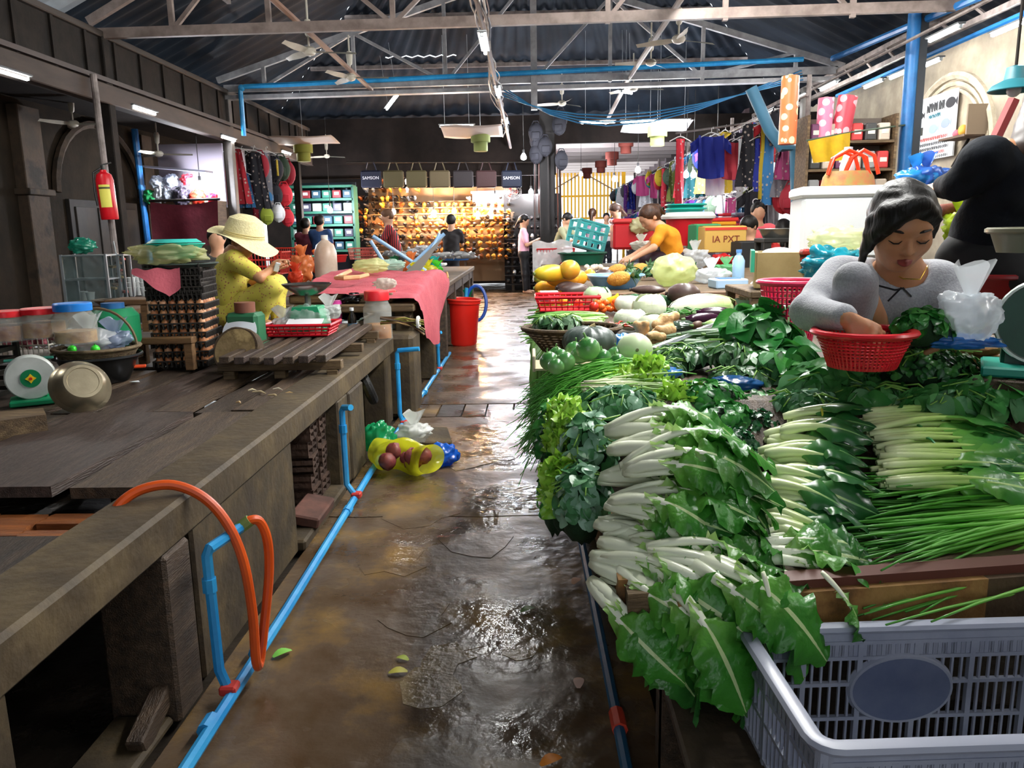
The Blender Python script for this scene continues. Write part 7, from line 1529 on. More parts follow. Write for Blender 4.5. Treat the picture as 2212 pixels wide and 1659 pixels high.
w_, JJ, RR, HS, TT = person('woman in a grey sweatshirt crouching over the red sieve basket', JW, 1.04, SKIN, GREY, GREYT, HAIR, .0085, 'long', neck_open=.0, fold=.0035, curl=.42, facedetail=True, hh=.25, leg=.76,
       hairx=[('c', (0.28, .2, .28), (0.37, .24, -.15), .09, .04), ('c', (0.12, .28, .36), (0.34, .28, .02), .09, .05), ('c', (0.02, .27, .40), (0.24, .33, .16), .07, .05), ('c', (0.36, .1, .1), (0.41, .16, -.38), .07, .015), ('c', (0.37, .14, .0), (0.43, .22, -.45), .03, .008), ('c', (-0.1, .26, .40), (-0.29, .20, .18), .07, .03), ('c', (-0.0, -.35, .1), (-0.02, -.45, -.45), .2, .1), ('c', (-0.34, .02, .15), (-0.35, .04, -.12), .04, .02)])
# black line print on the chest
def chest(px, py, d): return at(px, py, d) - Vector(w_.location)
prs = [[(1876, 612), (1888, 672), (1890, 720)], [(1880, 612), (1932, 626), (1950, 624)], [(1950, 622), (1968, 640)], [(1946, 622), (1918, 650)]]
dg0 = None
for L_ in prs: pass
PRINT = M('#15161a', .8)
bpy.context.view_layer.update()
shirt_o = [ch for ch in w_.children if ch.name.startswith('shirt')][0]
def hit(px, py):
    o_ = Vector((0, 0, EYE)) - shirt_o.matrix_world.translation; r_ = _ray(px, py).normalized(); ok, loc, nr, fi = shirt_o.ray_cast(o_, r_); return (loc + nr * .002) if ok else None
bpy.context.view_layer.update()
for L_ in prs:
    P = [hit(L_[0][0] + (L_[-1][0] - L_[0][0]) * 0, L_[0][1])]
    pts_ = []
    for a, b_ in zip(L_[:-1], L_[1:]):
        for k in range(6):
            q = hit(a[0] + (b_[0] - a[0]) * k / 5, a[1] + (b_[1] - a[1]) * k / 5)
            if q is not None: pts_.append(q)
    if len(pts_) > 2: MB().tube(pts_, .0055, 4, sq=(.5, 1)).build('chest_print', PRINT, w_, tuple(shirt_o.location))
MB().tube([JJ['neck'] + Vector((-.07, -.03, .02)), JJ['neck'] + Vector((-.03, -.085, -.015)), JJ['neck'] + Vector((.02, -.09, -.018)), JJ['neck'] + Vector((.07, -.03, .02))], .0018, 5).build('necklace', M('#d8b04a', .25, metal=.9), w_)
# ---- woman in yellow with a straw hat
D = 5.65
YEL = Mspots('#d9cb5c', '#b0784e', 46, .26, .75, '#c9bb48'); 
JY = dict(head=at(526, 522, D), fwd=(.8, -.35, -.55), neck=at(505, 548, D), chest=at(498, 580, D), pelvis=at(498, 672, D + .02),
          shL=at(498, 562, D + .17), elL=at(552, 610, D + .1), haL=at(592, 585, D), shR=at(508, 562, D - .17), elR=at(562, 600, D - .22), haR=at(585, 582, D - .1), hdR=(.4, .3, .5), hdL=(.3, -.2, .3),
          knL=at(600, 615, D + .1), anL=at(600, 690, D + .05), knR=at(590, 618, D - .18), anR=at(560, 688, D - .12), toe=(1, -.2, -.1))
wy, *_ = person('woman in a yellow flowered suit and cream straw hat sitting on the counter', JY, 1.0, SKIN, YEL, YEL, HAIR, .013, 'short', fold=.006, hh=.25, curl=.7, hairx=[('c', (0, -.3, 0), (0, -.4, -.4), .22, .15)])
HC = Vector(at(527, 512, D)) - Vector(wy.location); HT = M('#e8deb0', .8, '#d8cc98', 60, .4, 90)
ht = put('straw_hat', None, wy, HC, (.1, .22, .2))
MB().lathe([(0, .16), (.06, .155), (.115, .125), (.135, .07), (.14, .0)], 30).build('crown', HT, ht)
MB().grid(lambda u, v: ((.138 + .11 * v) * math.cos(6.283 * u), (.138 + .11 * v) * math.sin(6.283 * u), -.03 * v + .022 * v * math.sin(6.283 * u * 3 + 1) - .05 * v * math.cos(6.283 * u)), 48, 6).build('brim', HT, ht, smooth=180)
for z_ in (.015, .03): MB().tube([(.14 * math.cos(6.283 * i / 40), .14 * math.sin(6.283 * i / 40), z_) for i in range(40)], .004, 5, closed=True).build('band', M('#d0c084', .7), ht)
tag(MB().box((0, 0, .0), (.035, .012, .07), rotm(.4, .3, .5), bev=.004).build('phone', M('#c8ccd4', .3), None, at(598, 577, D - .12)), 'small pale phone in the hands of the woman in yellow', 'phone')
st_y = stool('low_stool', (on(505, 712, ZC).x - .02, D + .02, ZC - .01), .3, .28, .12, 'low stool hidden under the woman in yellow', WDL)
# ---- woman in orange
D = 8.9
ORG = M('#d8860f', .8, '#e0921a', 20, .2, 60)
JO = dict(head=at(1402, 470, D), fwd=(-.75, -.3, -.55), neck=at(1426, 492, D), chest=at(1445, 512, D), pelvis=at(1458, 562, D + .05), shL=at(1428, 500, D - .18), elL=at(1412, 535, D - .28), haL=at(1368, 558, D - .3), hdL=(-.8, 0, -.3), shR=at(1432, 496, D + .18), elR=at(1405, 530, D + .12), haR=at(1360, 556, D - .1), hdR=(-.8, -.2, -.3),
          knL=at(1395, 560, D - .1), anL=at(1420, 598, D - .05), knR=at(1400, 552, D + .15), anR=at(1425, 595, D + .15), toe=(-1, 0, 0))
wo, *_ = person('woman in an orange t-shirt bending over the fruit table', JO, 1.05, SKIN2, ORG, M('#2a1424', .7), HAIRB, .016, 'short', fold=.006, hairx=[('c', (0, -.35, .2), (.05, -.55, .1), .16, .12), ('c', (.05, -.55, .1), (.1, -.7, -.3), .12, .06)])
# ---- girl in pink standing in the aisle
D = 17.5
JP = dict(head=at(1133, 477, D), fwd=(.85, -.2, -.35), neck=at(1131, 492, D), chest=at(1131, 510, D), pelvis=at(1131, 548, D), shL=at(1130, 499, D + .16), elL=at(1140, 528, D + .18), haL=at(1160, 518, D + .06), shR=at(1131, 499, D - .16), elR=at(1138, 530, D - .2), haR=at(1158, 520, D - .05),
          knL=at(1138, 590, D + .1), anL=at(1141, 626, D + .1), knR=at(1133, 592, D - .1), anR=at(1135, 628, D - .1), toe=(.9, -.3, 0))
person('girl in a pink shirt and black trousers standing at the end of the aisle', JP, 1.0, SKIN2, M('#e8b0c4', .7), M('#101014', .7), HAIR, .02, 'short', hairx=[('c', (0, -.4, 0), (0, -.55, -.9), .16, .06)], extra_pants=[], curl=.6)
# ---- person in the dark jacket at the right edge
D = 2.95
BLK = M('#080b10', .85, '#0e131b', 8, .3, 50, spec=.2)
JD = dict(head=at(2290, 235, 3.1), fwd=(.6, .5, -.5), neck=at(2240, 300, 3.05), chest=at(2190, 390, 3.05), pelvis=at(2120, 560, 3.15), shL=at(2130, 340, 2.9), elL=at(2075, 395, 2.98), haL=at(2035, 405, 3.12), hdL=(-.5, .3, -.2), shR=at(2270, 370, 3.25), elR=at(2330, 480, 3.1), haR=at(2330, 560, 2.8),
          knL=at(2240, 590, 2.9), anL=at(2160, 690, 3.1), knR=at(2300, 600, 3.2), anR=at(2250, 690, 3.3), toe=(1, -.3, 0))
person('person in a black jacket bending away at the right photo edge', JD, 1.1, SKIN, BLK, M('#0a0b0e', .8), M('#2a1a12', .5), .014, 'long', fold=.008, hairx=[('c', (0, -.3, .1), (.0, -.4, -.9), .3, .25)])
# ---- small background people
def bystander(px, py, d, label, shirt, fwd=(0, -1, -.2), hair=HAIR, lean=0.0, long_=True, sit=False, s=1.0, group=None, pants='#20222a', arms=(.15, -.25)):
    H = at(px, py, d); f = Vector((fwd[0], fwd[1], 0)).normalized(); sd = Vector((-f.y, f.x, 0)); dn = Vector((0, 0, -1)); ln = f * lean
    nk = H + dn * .16 * s - ln * .10; ch = H + dn * .32 * s - ln * .3; pe = H + dn * .72 * s - ln * .8
    g = 0.0 if not sit else pe.z - .35
    J = dict(head=H, fwd=fwd, neck=nk, chest=ch, pelvis=pe, toe=f)
    for q, k in (('L', 1), ('R', -1)):
        J['sh' + q] = nk + sd * k * .17 * s + dn * .06 * s; J['el' + q] = J['sh' + q] + dn * .24 * s + f * arms[0] * s; J['ha' + q] = J['el' + q] + f * .2 * s + dn * (arms[1] + .2) * s - sd * k * .06
        kz = max(pe.z - .42 * s, g + .45) if not sit else pe.z - .02
        J['kn' + q] = Vector((pe.x, pe.y, kz)) + sd * k * .09 * s + f * (.04 if not sit else .36); J['an' + q] = Vector((J['kn' + q].x, J['kn' + q].y, g + .06)) - f * .03
    hx = [('c', (0, -.35, 0), (0, -.45, -.8), .2, .12)] if long_ else []
    return person(label, J, s, SKIN2, M(shirt, .75) if isinstance(shirt, str) else shirt, M(pants, .8), hair, .022, 'short', hairx=hx, fold=.006, hands=True, group=group)
PLAID = Mwave('#b02a2a', '#1a1a22', 9, .8, 'X')
bystander(836, 468, 14.6, 'person in a red and black plaid shirt at the shoe stall', PLAID, (-.9, -.2, -.4), M('#5a3a22', .5), .2, False)
bystander(975, 478, 16.0, 'person in a dark shirt before the tan shoes', '#1a1618', (.2, .9, -.2), HAIR, .1, False); bystander(1328, 455, 15.2, 'person in a white shirt leaning over at the passage', '#e8e8e8', (-.7, -.2, -.6), HAIRB, .5); bystander(1280, 462, 19.5, 'person with long hair in the bright passage', '#c8a8b8', (.3, .9, -.1), HAIRB)
bystander(1226, 474, 16.8, 'person bending near the pale basket heap by the passage', '#8a8a6a', (.6, -.5, -.7), HAIR, .4, False); bystander(1310, 470, 23, 'far small figure in the bright passage', '#d8d0d0', (0, -1, -.1), HAIR)
bystander(1638, 458, 10.8, 'young woman in a coral top facing the camera behind the fruit stall', '#e8606a', (-.1, -1, -.15), HAIR, 0, True); bystander(1617, 490, 9.9, 'person in a checked shirt looking down behind the fruit stall', Mwave('#d8d8d8', '#2a2a2a', 14, .8, 'X'), (-.7, -.5, -.6), HAIR, .2, False); bystander(1692, 495, 10.4, 'dark haired person turned away beside the steel basin', '#c82a2a', (.3, .9, -.1), HAIR, 0, True)
bystander(468, 517, 6.9, 'child peeking from behind the woman in the straw hat', '#3a3a3a', (.2, -.9, -.2), HAIR, 0, False, sit=True, s=.8); bystander(690, 478, 15.5, 'dim figure in blue in front of the green shelves', '#2a4a7a', (0, 1, 0), HAIR, 0, False); bystander(660, 485, 15.8, 'dim figure in maroon beside the one in blue', '#6a2a3a', (0, 1, 0), HAIR, 0, False)
# ================================================================== STALLS IN THE BACKGROUND
def garment(kind, c, c2=None):
    m = Mspots(c, '#a89a90', 13, .24, .8) if kind in ('scarf', 'dress') else M(c, .8, bump=.2, bs=40); b = MB()
    def fold(x, z, k=1.0): return .02 * k * math.sin(x * 34 + 2 * z) + .012 * math.sin(x * 71 + 9 * z)
    def panel(fn, nu=12, nv=8):
        for s in (-1, 1): b.grid(lambda u, v: (fn(u, v)[0], s * (.018 + .012 * math.sin(math.pi * u)) + fold(fn(u, v)[0], fn(u, v)[1]), fn(u, v)[1]), nu, nv)
    if kind == 'tshirt':
        panel(lambda u, v: ((u - .5) * (.40 + .02 * v), -.62 * v - .03 * math.sin(math.pi * u)))
        for s in (-1, 1): b.grid(lambda u, v: (s * (.19 + .13 * u), .012 + fold(u, v), -.02 - .10 * u - .17 * v), 4, 4)
    elif kind == 'trousers':
        panel(lambda u, v: ((u - .5) * .32, -.3 * v)); 
        for s in (-1, 1): b.tube([(s * .08, 0, -.25), (s * .09, 0, -.6), (s * .1, 0, -.95)], [.085, .075, .07], 8, sq=(.4, 1))
    elif kind == 'dress': panel(lambda u, v: ((u - .5) * (.26 + .26 * v), -.95 * v))
    elif kind == 'bag':
        b.ball((0, 0, -.24), (.17, .09, .22), 14, 9, lambda d, th, a: 1 + .06 * math.sin(6 * a)); b.tube([(-.09, 0, -.06), (-.05, 0, .02), (.05, 0, .02), (.09, 0, -.06)], .012, 5); b.box((0, -.085, -.3), (.2, .04, .16), bev=.02)
    elif kind == 'scarf': panel(lambda u, v: ((u - .5) * .14, -1.1 * v), 6, 8)
    return b.mesh(kind, m, 60)
_G = {}
def gm(k, c):
    if (k, c) not in _G: _G[k, c] = garment(k, c)
    return _G[k, c]
_hang = MB().tube([(-.19, 0, -.04), (-.05, 0, .03), (0, 0, .04), (.05, 0, .03), (.19, 0, -.04)], .008, 5).tube([(0, 0, .04), (0, 0, .1), (.025, 0, .12), (.03, 0, .09)], .005, 5).mesh('hanger', M('#c8c8c8', .5))
CN = {'#1a2a8a': 'royal blue', '#a8202e': 'red', '#d8d8dc': 'white', '#1c1c24': 'black', '#7a3a9a': 'purple', '#9a3466': 'pink', '#2a6a9a': 'steel blue', '#5a6428': 'olive', '#a8901c': 'yellow', '#8a1a2a': 'maroon', '#6a6a72': 'grey', '#1f6068': 'teal', '#b86a2a': 'rust', '#2a3a2a': 'dark green'}
KN = {'tshirt': 'shirt', 'trousers': 'trousers', 'dress': 'long dress', 'bag': 'backpack', 'scarf': 'patterned scarf'}
NG = {}
def hang(k, c, p, rz, where, group, s=1.0, label=None):
    NG[group] = NG.get(group, -1) + 1
    o = put(k if k != 'tshirt' else 'hanging_shirt', gm(k, c), None, p, (0, 0, rz), None, s); tag(o, label or '%s %s, %s %s' % (CN[c], KN[k], ORD[NG[group]], where), KN[k].split()[-1], None if label else group)
    if k != 'bag': put('hanger', _hang, o)
    return o
rg = random.Random(77); cols = list(CN)
# right-hand clothes row
rk = root('clothes_rack', (3.45, 0, 0), 'long rail with upright posts carrying the clothes on the bright side', 'rack')
for z_ in (2.95, 1.95): MB().cyl((0, 10.3, z_), (0, 33, z_), .02, n=6).build('rail', STEEL, rk)
for y in (10.4, 14.2, 18, 22, 27, 32): MB().cyl((.05, y, 0), (.05, y, 3.2), .03, n=8).build('post', STEEL, rk)
MB().box((.55, 23.5, 1.6), (.06, 19, 3.2)).build('back_board', M('#3a3040', .8), rk, smooth=0)
for z_, y0, y1, dy, where, grp in ((2.9, 10.6, 17.8, .3, 'from the near end of the upper clothes row', 'upper clothes row'), (1.92, 10.6, 17.8, .34, 'from the near end of the lower clothes row', 'lower clothes row'), (2.9, 18.1, 32, .55, 'garment of the upper row in the passage', 'passage clothes upper row'), (1.92, 18.1, 32, .6, 'garment of the lower row in the passage', 'passage clothes lower row')):
    y = y0
    while y < y1:
        k = rg.choice(['tshirt', 'tshirt', 'dress', 'trousers', 'bag', 'scarf'] if y < 14.5 else ['bag', 'bag', 'tshirt', 'dress', 'scarf']); c = rg.choice(cols)
        hang(k, c, (3.42 + rg.uniform(-.16, .1), y, z_ + rg.uniform(-.12, .04)), rg.uniform(-.5, .9), where, grp, rg.uniform(.85, 1.05)); y += dy * rg.uniform(.8, 1.2)
for px, py, d, k, c, rz, s, lab in [(1537, 292, 12.6, 'tshirt', '#1a2a8a', .1, 1.0, 'royal blue football jersey with dark collar hanging in front'), (1545, 355, 13.0, 'tshirt', '#d8d8dc', .1, .75, 'white t-shirt with a small dark print under the jersey'), (1585, 305, 12.8, 'tshirt', '#8a1a2a', .2, .9, 'maroon shirt with orange trim right of the jersey'),
        (1625, 268, 11.6, 'dress', '#1c1c24', .3, .9, 'black printed dress before the post'), (1655, 268, 11.2, 'scarf', '#a8901c', .2, .9, 'yellow edged scarf near the post'), (1665, 260, 11.0, 'scarf', '#2a6a9a', .2, 1.0, 'blue grey checked scarf near the post'), (1690, 330, 10.8, 'dress', '#6a6a72', .3, .6, 'silvery grey top hanging by the post'), (1470, 300, 13.8, 'scarf', '#c82a3a', .2, 1, 'red scarf left of the blue jersey'),
        (1605, 300, 12.2, 'scarf', '#d8d8dc', .2, .9, 'white patterned scarf right of the maroon shirt'), (1640, 300, 11.5, 'scarf', '#1a2a8a', .3, .8, 'blue striped cloth in the dense row')]:
    hang(k, c, at(px, py, d), rz, '', '', s, lab)
rail('hanging_rail', [at(1460, 288, 13.2), at(1600, 268, 12.4), at(1700, 248, 10.9)], .015, STEEL, 'thin rail above the blue jersey and scarves')
# cap with lettering
def letters(txt, size, m, parent, loc, rot, name='lettering', ext=.002):
    cu = bpy.data.curves.new(name, 'FONT'); cu.body = txt; cu.size = size; cu.extrude = ext; cu.align_x = 'CENTER'; cu.align_y = 'CENTER'; cu.resolution_u = 3
    ob = bpy.data.objects.new(name, cu); col.objects.link(ob); dg = bpy.context.evaluated_depsgraph_get(); me = bpy.data.meshes.new_from_object(ob.evaluated_get(dg)); bpy.data.objects.remove(ob); bpy.data.curves.remove(cu)
    me.materials.clear(); me.materials.append(m); return put(name, me, parent, loc, rot)
o = hang('tshirt', '#1c1c24', at(1641, 410, 11.5), .05, '', '', 1.0, 'black shirt with white capital letters hanging above the woman in coral')
letters('GAP', .13, M('#e8e8e8', .6), o, (0, -.06, -.17), (math.pi / 2, 0, 0))
# folded fabric piles
for j, (px, d) in enumerate([(1508, 12.6), (1540, 12.4), (1570, 12.2), (1598, 12.0)]):
    base = at(px, 525, d); z0 = base.z
    for k in range(9):
        c = rg.choice(['#c82a3a', '#7a3a5a', '#3a3a6a', '#d8a8a8', '#2a2a34', '#a83a5a', '#8a8a9a', '#5a2a3a'])
        o = root('folded_cloth', (base.x, base.y, z0 + .05 * k), ['folded cloth in the pile nearest the red cooler', 'folded cloth in the second fabric pile', 'folded cloth in the third fabric pile', 'folded cloth in the pile nearest the post'][j], 'cloth', group='folded cloth piles')
        MB().box((0, 0, .022), (.26, .3, .042), rotm(0, 0, rg.uniform(-.1, .1)), bev=.012).build('fold', M(c, .8), o)
stool('display_table', (at(1550, 530, 12.3).x, 12.3, 0), 1.1, .8, at(1540, 528, 12.4).z - .0, 'table under the folded fabric piles', WOODX, 0, 'table')
for k, c in enumerate(['#d82a2a', '#e8a01c', '#e8d020', '#2a9a4a', '#1f8ad0', '#2a5ac0']):
    q = at(1548, 478, 10.8) + Vector((0, 0, .02 - .05 * k)); o = root('coloured_board', q, ['red', 'orange', 'yellow', 'green', 'light blue', 'blue'][k] + ' band of the rainbow striped cloth pile beside the red tub', 'cloth'); MB().box((-.02 * k, 0, 0), (.5 - .02 * k, .35, .046), bev=.01).build('fold', M(c, .6), o)
stool('display_table', (at(1548, 528, 10.8).x, 10.8, 0), .7, .5, at(1548, 478, 10.8).z - .255, 'table under the rainbow striped cloth', WOODX, 0, 'table')
# passage roof, gate, walls
ps = struct(MB().box((2.4, 23, 3.95), (4.6, 10, .04)).build('ceiling_passage', M('#c4b8b4', .7), smooth=0))
for k in range(15): MB().box((2.4, 18.4 + 1.2 * k, 3.72), (4.5, .12, .16)).build('batten', M('#d8ccc8', .6), ps, smooth=0)
struct(MB().box((4.75, 27, 2), (.1, 18, 4)).build('wall_passage_right', M('#6a5a60', .8), smooth=0)); struct(MB().box((.5, 24, 2), (.1, 12, 4)).build('wall_passage_left', M('#5a5050', .8), smooth=0))
g = root('yellow_gate', (2.2, 33.5, 0), 'yellow barred gate shining in daylight at the end of the passage', 'gate'); YG = M('#e0a818', .5)
for k in range(23): MB().box((-1.65 + .15 * k, 0, 2.8), (.07, .04, 2.0)).build('bar', YG, g, smooth=0)
for z_ in (1.85, 2.75, 3.75): MB().box((0, .03, z_), (3.5, .05, .08)).build('rail', YG, g, smooth=0)
for s in (-1, 1): MB().box((s * 1.72, 0, 1.95), (.1, .1, 3.9)).build('gate_post', YG, g, smooth=0); MB().bar((0, -.03, 3.7), (s * 1.6, -.03, 2.8), .05).build('brace', M('#8a6a3a', .5), g, smooth=0)
struct(MB().box((2.4, 41, -.05), (12, 10, .06)).build('ground_outside', M('#b8b0a8', .8), smooth=0))
# ---- shoe stall at the far end
SH = root('shoe_rack', (0, 18.2, 0), 'wide tiered rack of the shoe stall at the end of the hall', 'rack')
for k in range(9): MB().box((-2.05, .62 - .07 * (8 - k), .95 + .14 * k), (3.4, .2, .02)).build('shelf', M('#8a6a4a', .6), SH, smooth=0)
MB().box((-2.05, .85, 1.3), (3.5, .06, 2.2)).build('back_board', M('#9a7a58', .7), SH, smooth=0)
for x in (-3.7, -2.6, -1.5, -.4): MB().box((x, .3, .9), (.06, .06, 1.8)).build('post', M('#5a4a3a', .6), SH, smooth=0)
def shoe_mesh(c, c2='#2a1c12'):
    b = MB(); b.ball((0, 0, .035), (.125, .042, .03), 12, 6, lambda d, th, a: 1 if d.z > 0 else .9); b.tube([(-.09, 0, .04), (-.08, 0, .075), (-.04, 0, .08)], [.035, .038, .03], 8); b.box((-.085, 0, .012), (.05, .05, .025)); return b.mesh('shoe', M(c, .35), 60)
SM = {n: shoe_mesh(c) for n, c in (('tan', '#b8742a'), ('gold', '#d8a040'), ('brown', '#6a3a1c'), ('black', '#14110f'), ('white', '#d8d8d8'), ('dark grey', '#3a3638'))}
def shoes(xs, ys, d, kinds, where, group, slope=.0):
    for j, py in enumerate(ys):
        for i, px in enumerate(xs):
            n = rg.choice(kinds); p = at(px + rg.uniform(-3, 3), py, d - slope * j)
            tag(put('shoe', SM[n], None, p, (rg.uniform(-.1, .1), -.25, -1.57 + rg.uniform(-.5, .5)), None, rg.uniform(.9, 1.2)), '%s shoe, %s in the %s tier %s' % (n, ORD[i], ORD[j], where), 'shoe', group)
shoes(range(900, 1105, 14), range(446, 560, 14), 18.6, ['tan', 'gold', 'tan', 'brown', 'gold', 'black'], 'of the warm lit rack', 'tan shoes on the rack', .07)
shoes(range(775, 900, 16), range(432, 532, 14), 18.6, ['black', 'black', 'dark grey', 'brown', 'gold'], 'left of the warm bulbs', 'dark flat shoes on the rack', .06)
r3 = root('shoe_rack', (at(1150, 540, 18.0).x, 18.15, 0), 'black stepped rack of dark and white shoes behind the girl in pink', 'rack')
for k in range(8): MB().box((0, .25 - .06 * (7 - k), .18 + .2 * k), (1.25, .22, .02)).build('shelf', M('#1c1816', .6), r3, smooth=0)
MB().box((0, .5, 1.1), (1.3, .06, 2.2)).build('back_board', M('#181412', .7), r3, smooth=0)
for py, z_ in zip(range(8), [.2 + .2 * k for k in range(8)]):
    for k in range(9):
        n = rg.choice(['black', 'black', 'white', 'dark grey']); tag(put('shoe', SM[n], None, (r3.location.x - .55 + .137 * k, 18.15 + .25 - .06 * (7 - py) - .02, z_), (0, -.1, -1.57 + rg.uniform(-.2, .2))), '%s shoe, %s in the %s tier of the black stepped rack' % (n, ORD[k], words_[py]), 'shoe', 'shoes on the black rack')
# handbags under the fascia, belts column, printed bags
for k, (px, c, lab) in enumerate([(802, '#10142a', 'navy bag with white letters hanging under the fascia'), (850, '#4a4226', 'khaki tote bag right of the navy one'), (900, '#524a2e', 'second khaki tote bag'), (950, '#5e523a', 'pale khaki tote bag'), (1000, '#2a2426', 'dark bag beside the khaki totes'), (1050, '#3a2222', 'brown and black bag with a small print'), (1105, '#10182c', 'navy bag at the end of the bag row')]):
    o = root('tote_bag', at(px, 385, 17.4), lab, 'bag'); MB().box((0, 0, -.02), (.44, .12, .36), bev=.03).build('body', M(c, .7, bump=.2, bs=40), o); MB().tube([(-.12, 0, .15), (-.06, 0, .34), (.06, 0, .34), (.12, 0, .15)], .014, 5).build('handle', M(c, .6), o)
    if k in (0, 6): letters('SAMSON', .09, M('#d8d8e0', .6), o, (0, -.065, 0), (math.pi / 2, 0, 0))
rail('hanging_rail', [at(750, 385, 17.4) + Vector((0, 0, .335)), at(1150, 385, 17.4) + Vector((0, 0, .335))], .015, DSTEEL, 'dark rail under the fascia carrying the tote bags')
bc = root('belt_column', (at(1182, 400, 17.2).x, 17.2, 0), 'dark column hung all round with black belts and bags', 'column'); bc['kind'] = 'thing'
MB().box((0, 0, 1.9), (.3, .3, 3.8)).build('post', M('#161312', .8), bc, smooth=0)
for k in range(26): a = U(0, 6.28); MB().bar((.28 * math.cos(a), .22 * math.sin(a), 2.9 + U(-.1, .1)), (.3 * math.cos(a), .24 * math.sin(a), 1.4 + U(-.2, .4)), .05, .012).build('belt', M(['#0f0d0d', '#1c1614', '#5a2a1c', '#241c1a'][k % 4], .4), bc, smooth=0)
for k in range(7): put('bag', gm('bag', '#1c1c24'), bc, (U(-.3, .3), -.22 + U(-.1, .05), 3.0 + .14 * k), (0, 0, U(-.5, .5)), None, .9)
# upper wall display of the shoe stall: clothing and slippers under warm light
shoes(range(790, 900, 18), range(395, 432, 18), 18.9, ['white', 'gold', 'brown'], 'pinned high on the back of the shoe stall', 'pinned shoes'); shoes(range(1010, 1110, 18), range(432, 446, 14), 18.7, ['white', 'black'], 'on the small pink topped shelf', 'shoes on the pink shelf')
o = root('pink_shelf', at(1060, 425, 18.6), 'pink topped white display shelf in the shoe stall', 'shelf'); MB().box((0, 0, .1), (.9, .3, .05)).build('top', M('#e87a8a', .5), o, smooth=0); MB().box((0, .1, -.2), (.85, .04, .6)).build('back', M('#e8d8d0', .6), o, smooth=0)
o = root('table_fan', at(1106, 414, 17.6), 'white wall fan with a round wire cage in the shoe stall', 'fan', rz=.3)
for r_ in (.06, .12, .17, .2): MB().tube([(r_ * math.cos(6.283 * i / 30), -.05, r_ * .8 * math.sin(6.283 * i / 30)) for i in range(30)], .006, 4, closed=True).build('cage_ring', M('#e4e4e4', .4), o)
for k in range(10): a = 6.283 * k / 10; MB().cyl((0, -.06, 0), (.2 * math.cos(a), -.05, .16 * math.sin(a)), .004, n=4).build('cage_wire', M('#e4e4e4', .4), o)
for k in range(3): a = 2.094 * k; MB().box((.08 * math.cos(a), -.02, .07 * math.sin(a)), (.12, .01, .06), rotm(0, -a, 0), bev=.004).build('blade', M('#d86a5a', .4), o)
MB().ball((0, .04, 0), (.05, .08, .05), 10, 7).build('motor', M('#e4e4e4', .4), o, smooth=180); MB().cyl((0, .08, 0), (0, .2, -.2), .02, n=6).build('arm', M('#e4e4e4', .4), o)
# ---- left: bag stall, garments, green shelves
tp = [at(*q, 12.3) for q in ((324, 436), (470, 432), (470, 530), (330, 530))]
tag(MB().grid(lambda u, v: tp[0].lerp(tp[1], u).lerp(tp[3].lerp(tp[2], u), v) + Vector((0, .05 * math.sin(8 * u) * v, -.06 * math.sin(math.pi * u) * (1 - v))), 20, 10).build('maroon_tarp', M('#5a1a28', .6, '#6a2432', 8, .3, 20), smooth=180), 'maroon tarpaulin stretched under the wrapped bags of the left stall', 'tarpaulin')
rail('hanging_rail', [at(322, 434, 12.3), at(475, 430, 12.3)], .02, DSTEEL, 'dark rail holding the maroon tarpaulin')
sb = root('stall_shelf', at(400, 434, 12.6), 'deep shelf stacked with film wrapped bags above the maroon tarpaulin', 'shelf'); MB().box((0, .1, -.03), (1.05, .5, .05)).build('board', WOODX, sb, smooth=0); MB().box((0, .36, .4), (1.05, .05, 1.0)).build('back_board', M('#7a7480', .7), sb, smooth=0)
for s in (-1, 1): MB().box((s * .5, .1, -.95), (.06, .4, 1.85)).build('side', WOOD2, sb, smooth=0)
MB().bar((-.5, -.1, .52), (.5, -.2, .42), .25, .03).build('awning', M('#8a8a9a', .6), sb, smooth=0)
for px, py, r, c, lab in [(325, 428, (.13, .12, .13), '#2f9a5a', 'green wrapped bag at the end of the shelf'), (345, 425, (.12, .1, .18), '#c8ccd4', 'clear wrapped silver bag'), (362, 425, (.12, .1, .14), '#8a8f98', 'grey wrapped bag beside the clear silver one'), (393, 430, (.16, .14, .2), '#3a3640', 'dark round backpack on the shelf'), (428, 430, (.16, .12, .15), '#b83a2a', 'red and blue wrapped bag beside the bulb'), (458, 430, (.1, .1, .1), '#d82a4a', 'small red bag by the column'), (340, 395, (.14, .1, .12), '#c8d0dc', 'pale wrapped bag high on the shelf'), (370, 392, (.14, .1, .12), '#a8b0bc', 'bluish wrapped bag high on the shelf'), (405, 390, (.12, .1, .1), '#d84a5a', 'pink bag high on the shelf')]:
    film('wrapped_bag', at(px, py, 12.5) + Vector((0, 0, -r[2] * .7)), tuple(q * .8 for q in r), c, lab, seed=int(px), alpha=.95, knot=False)
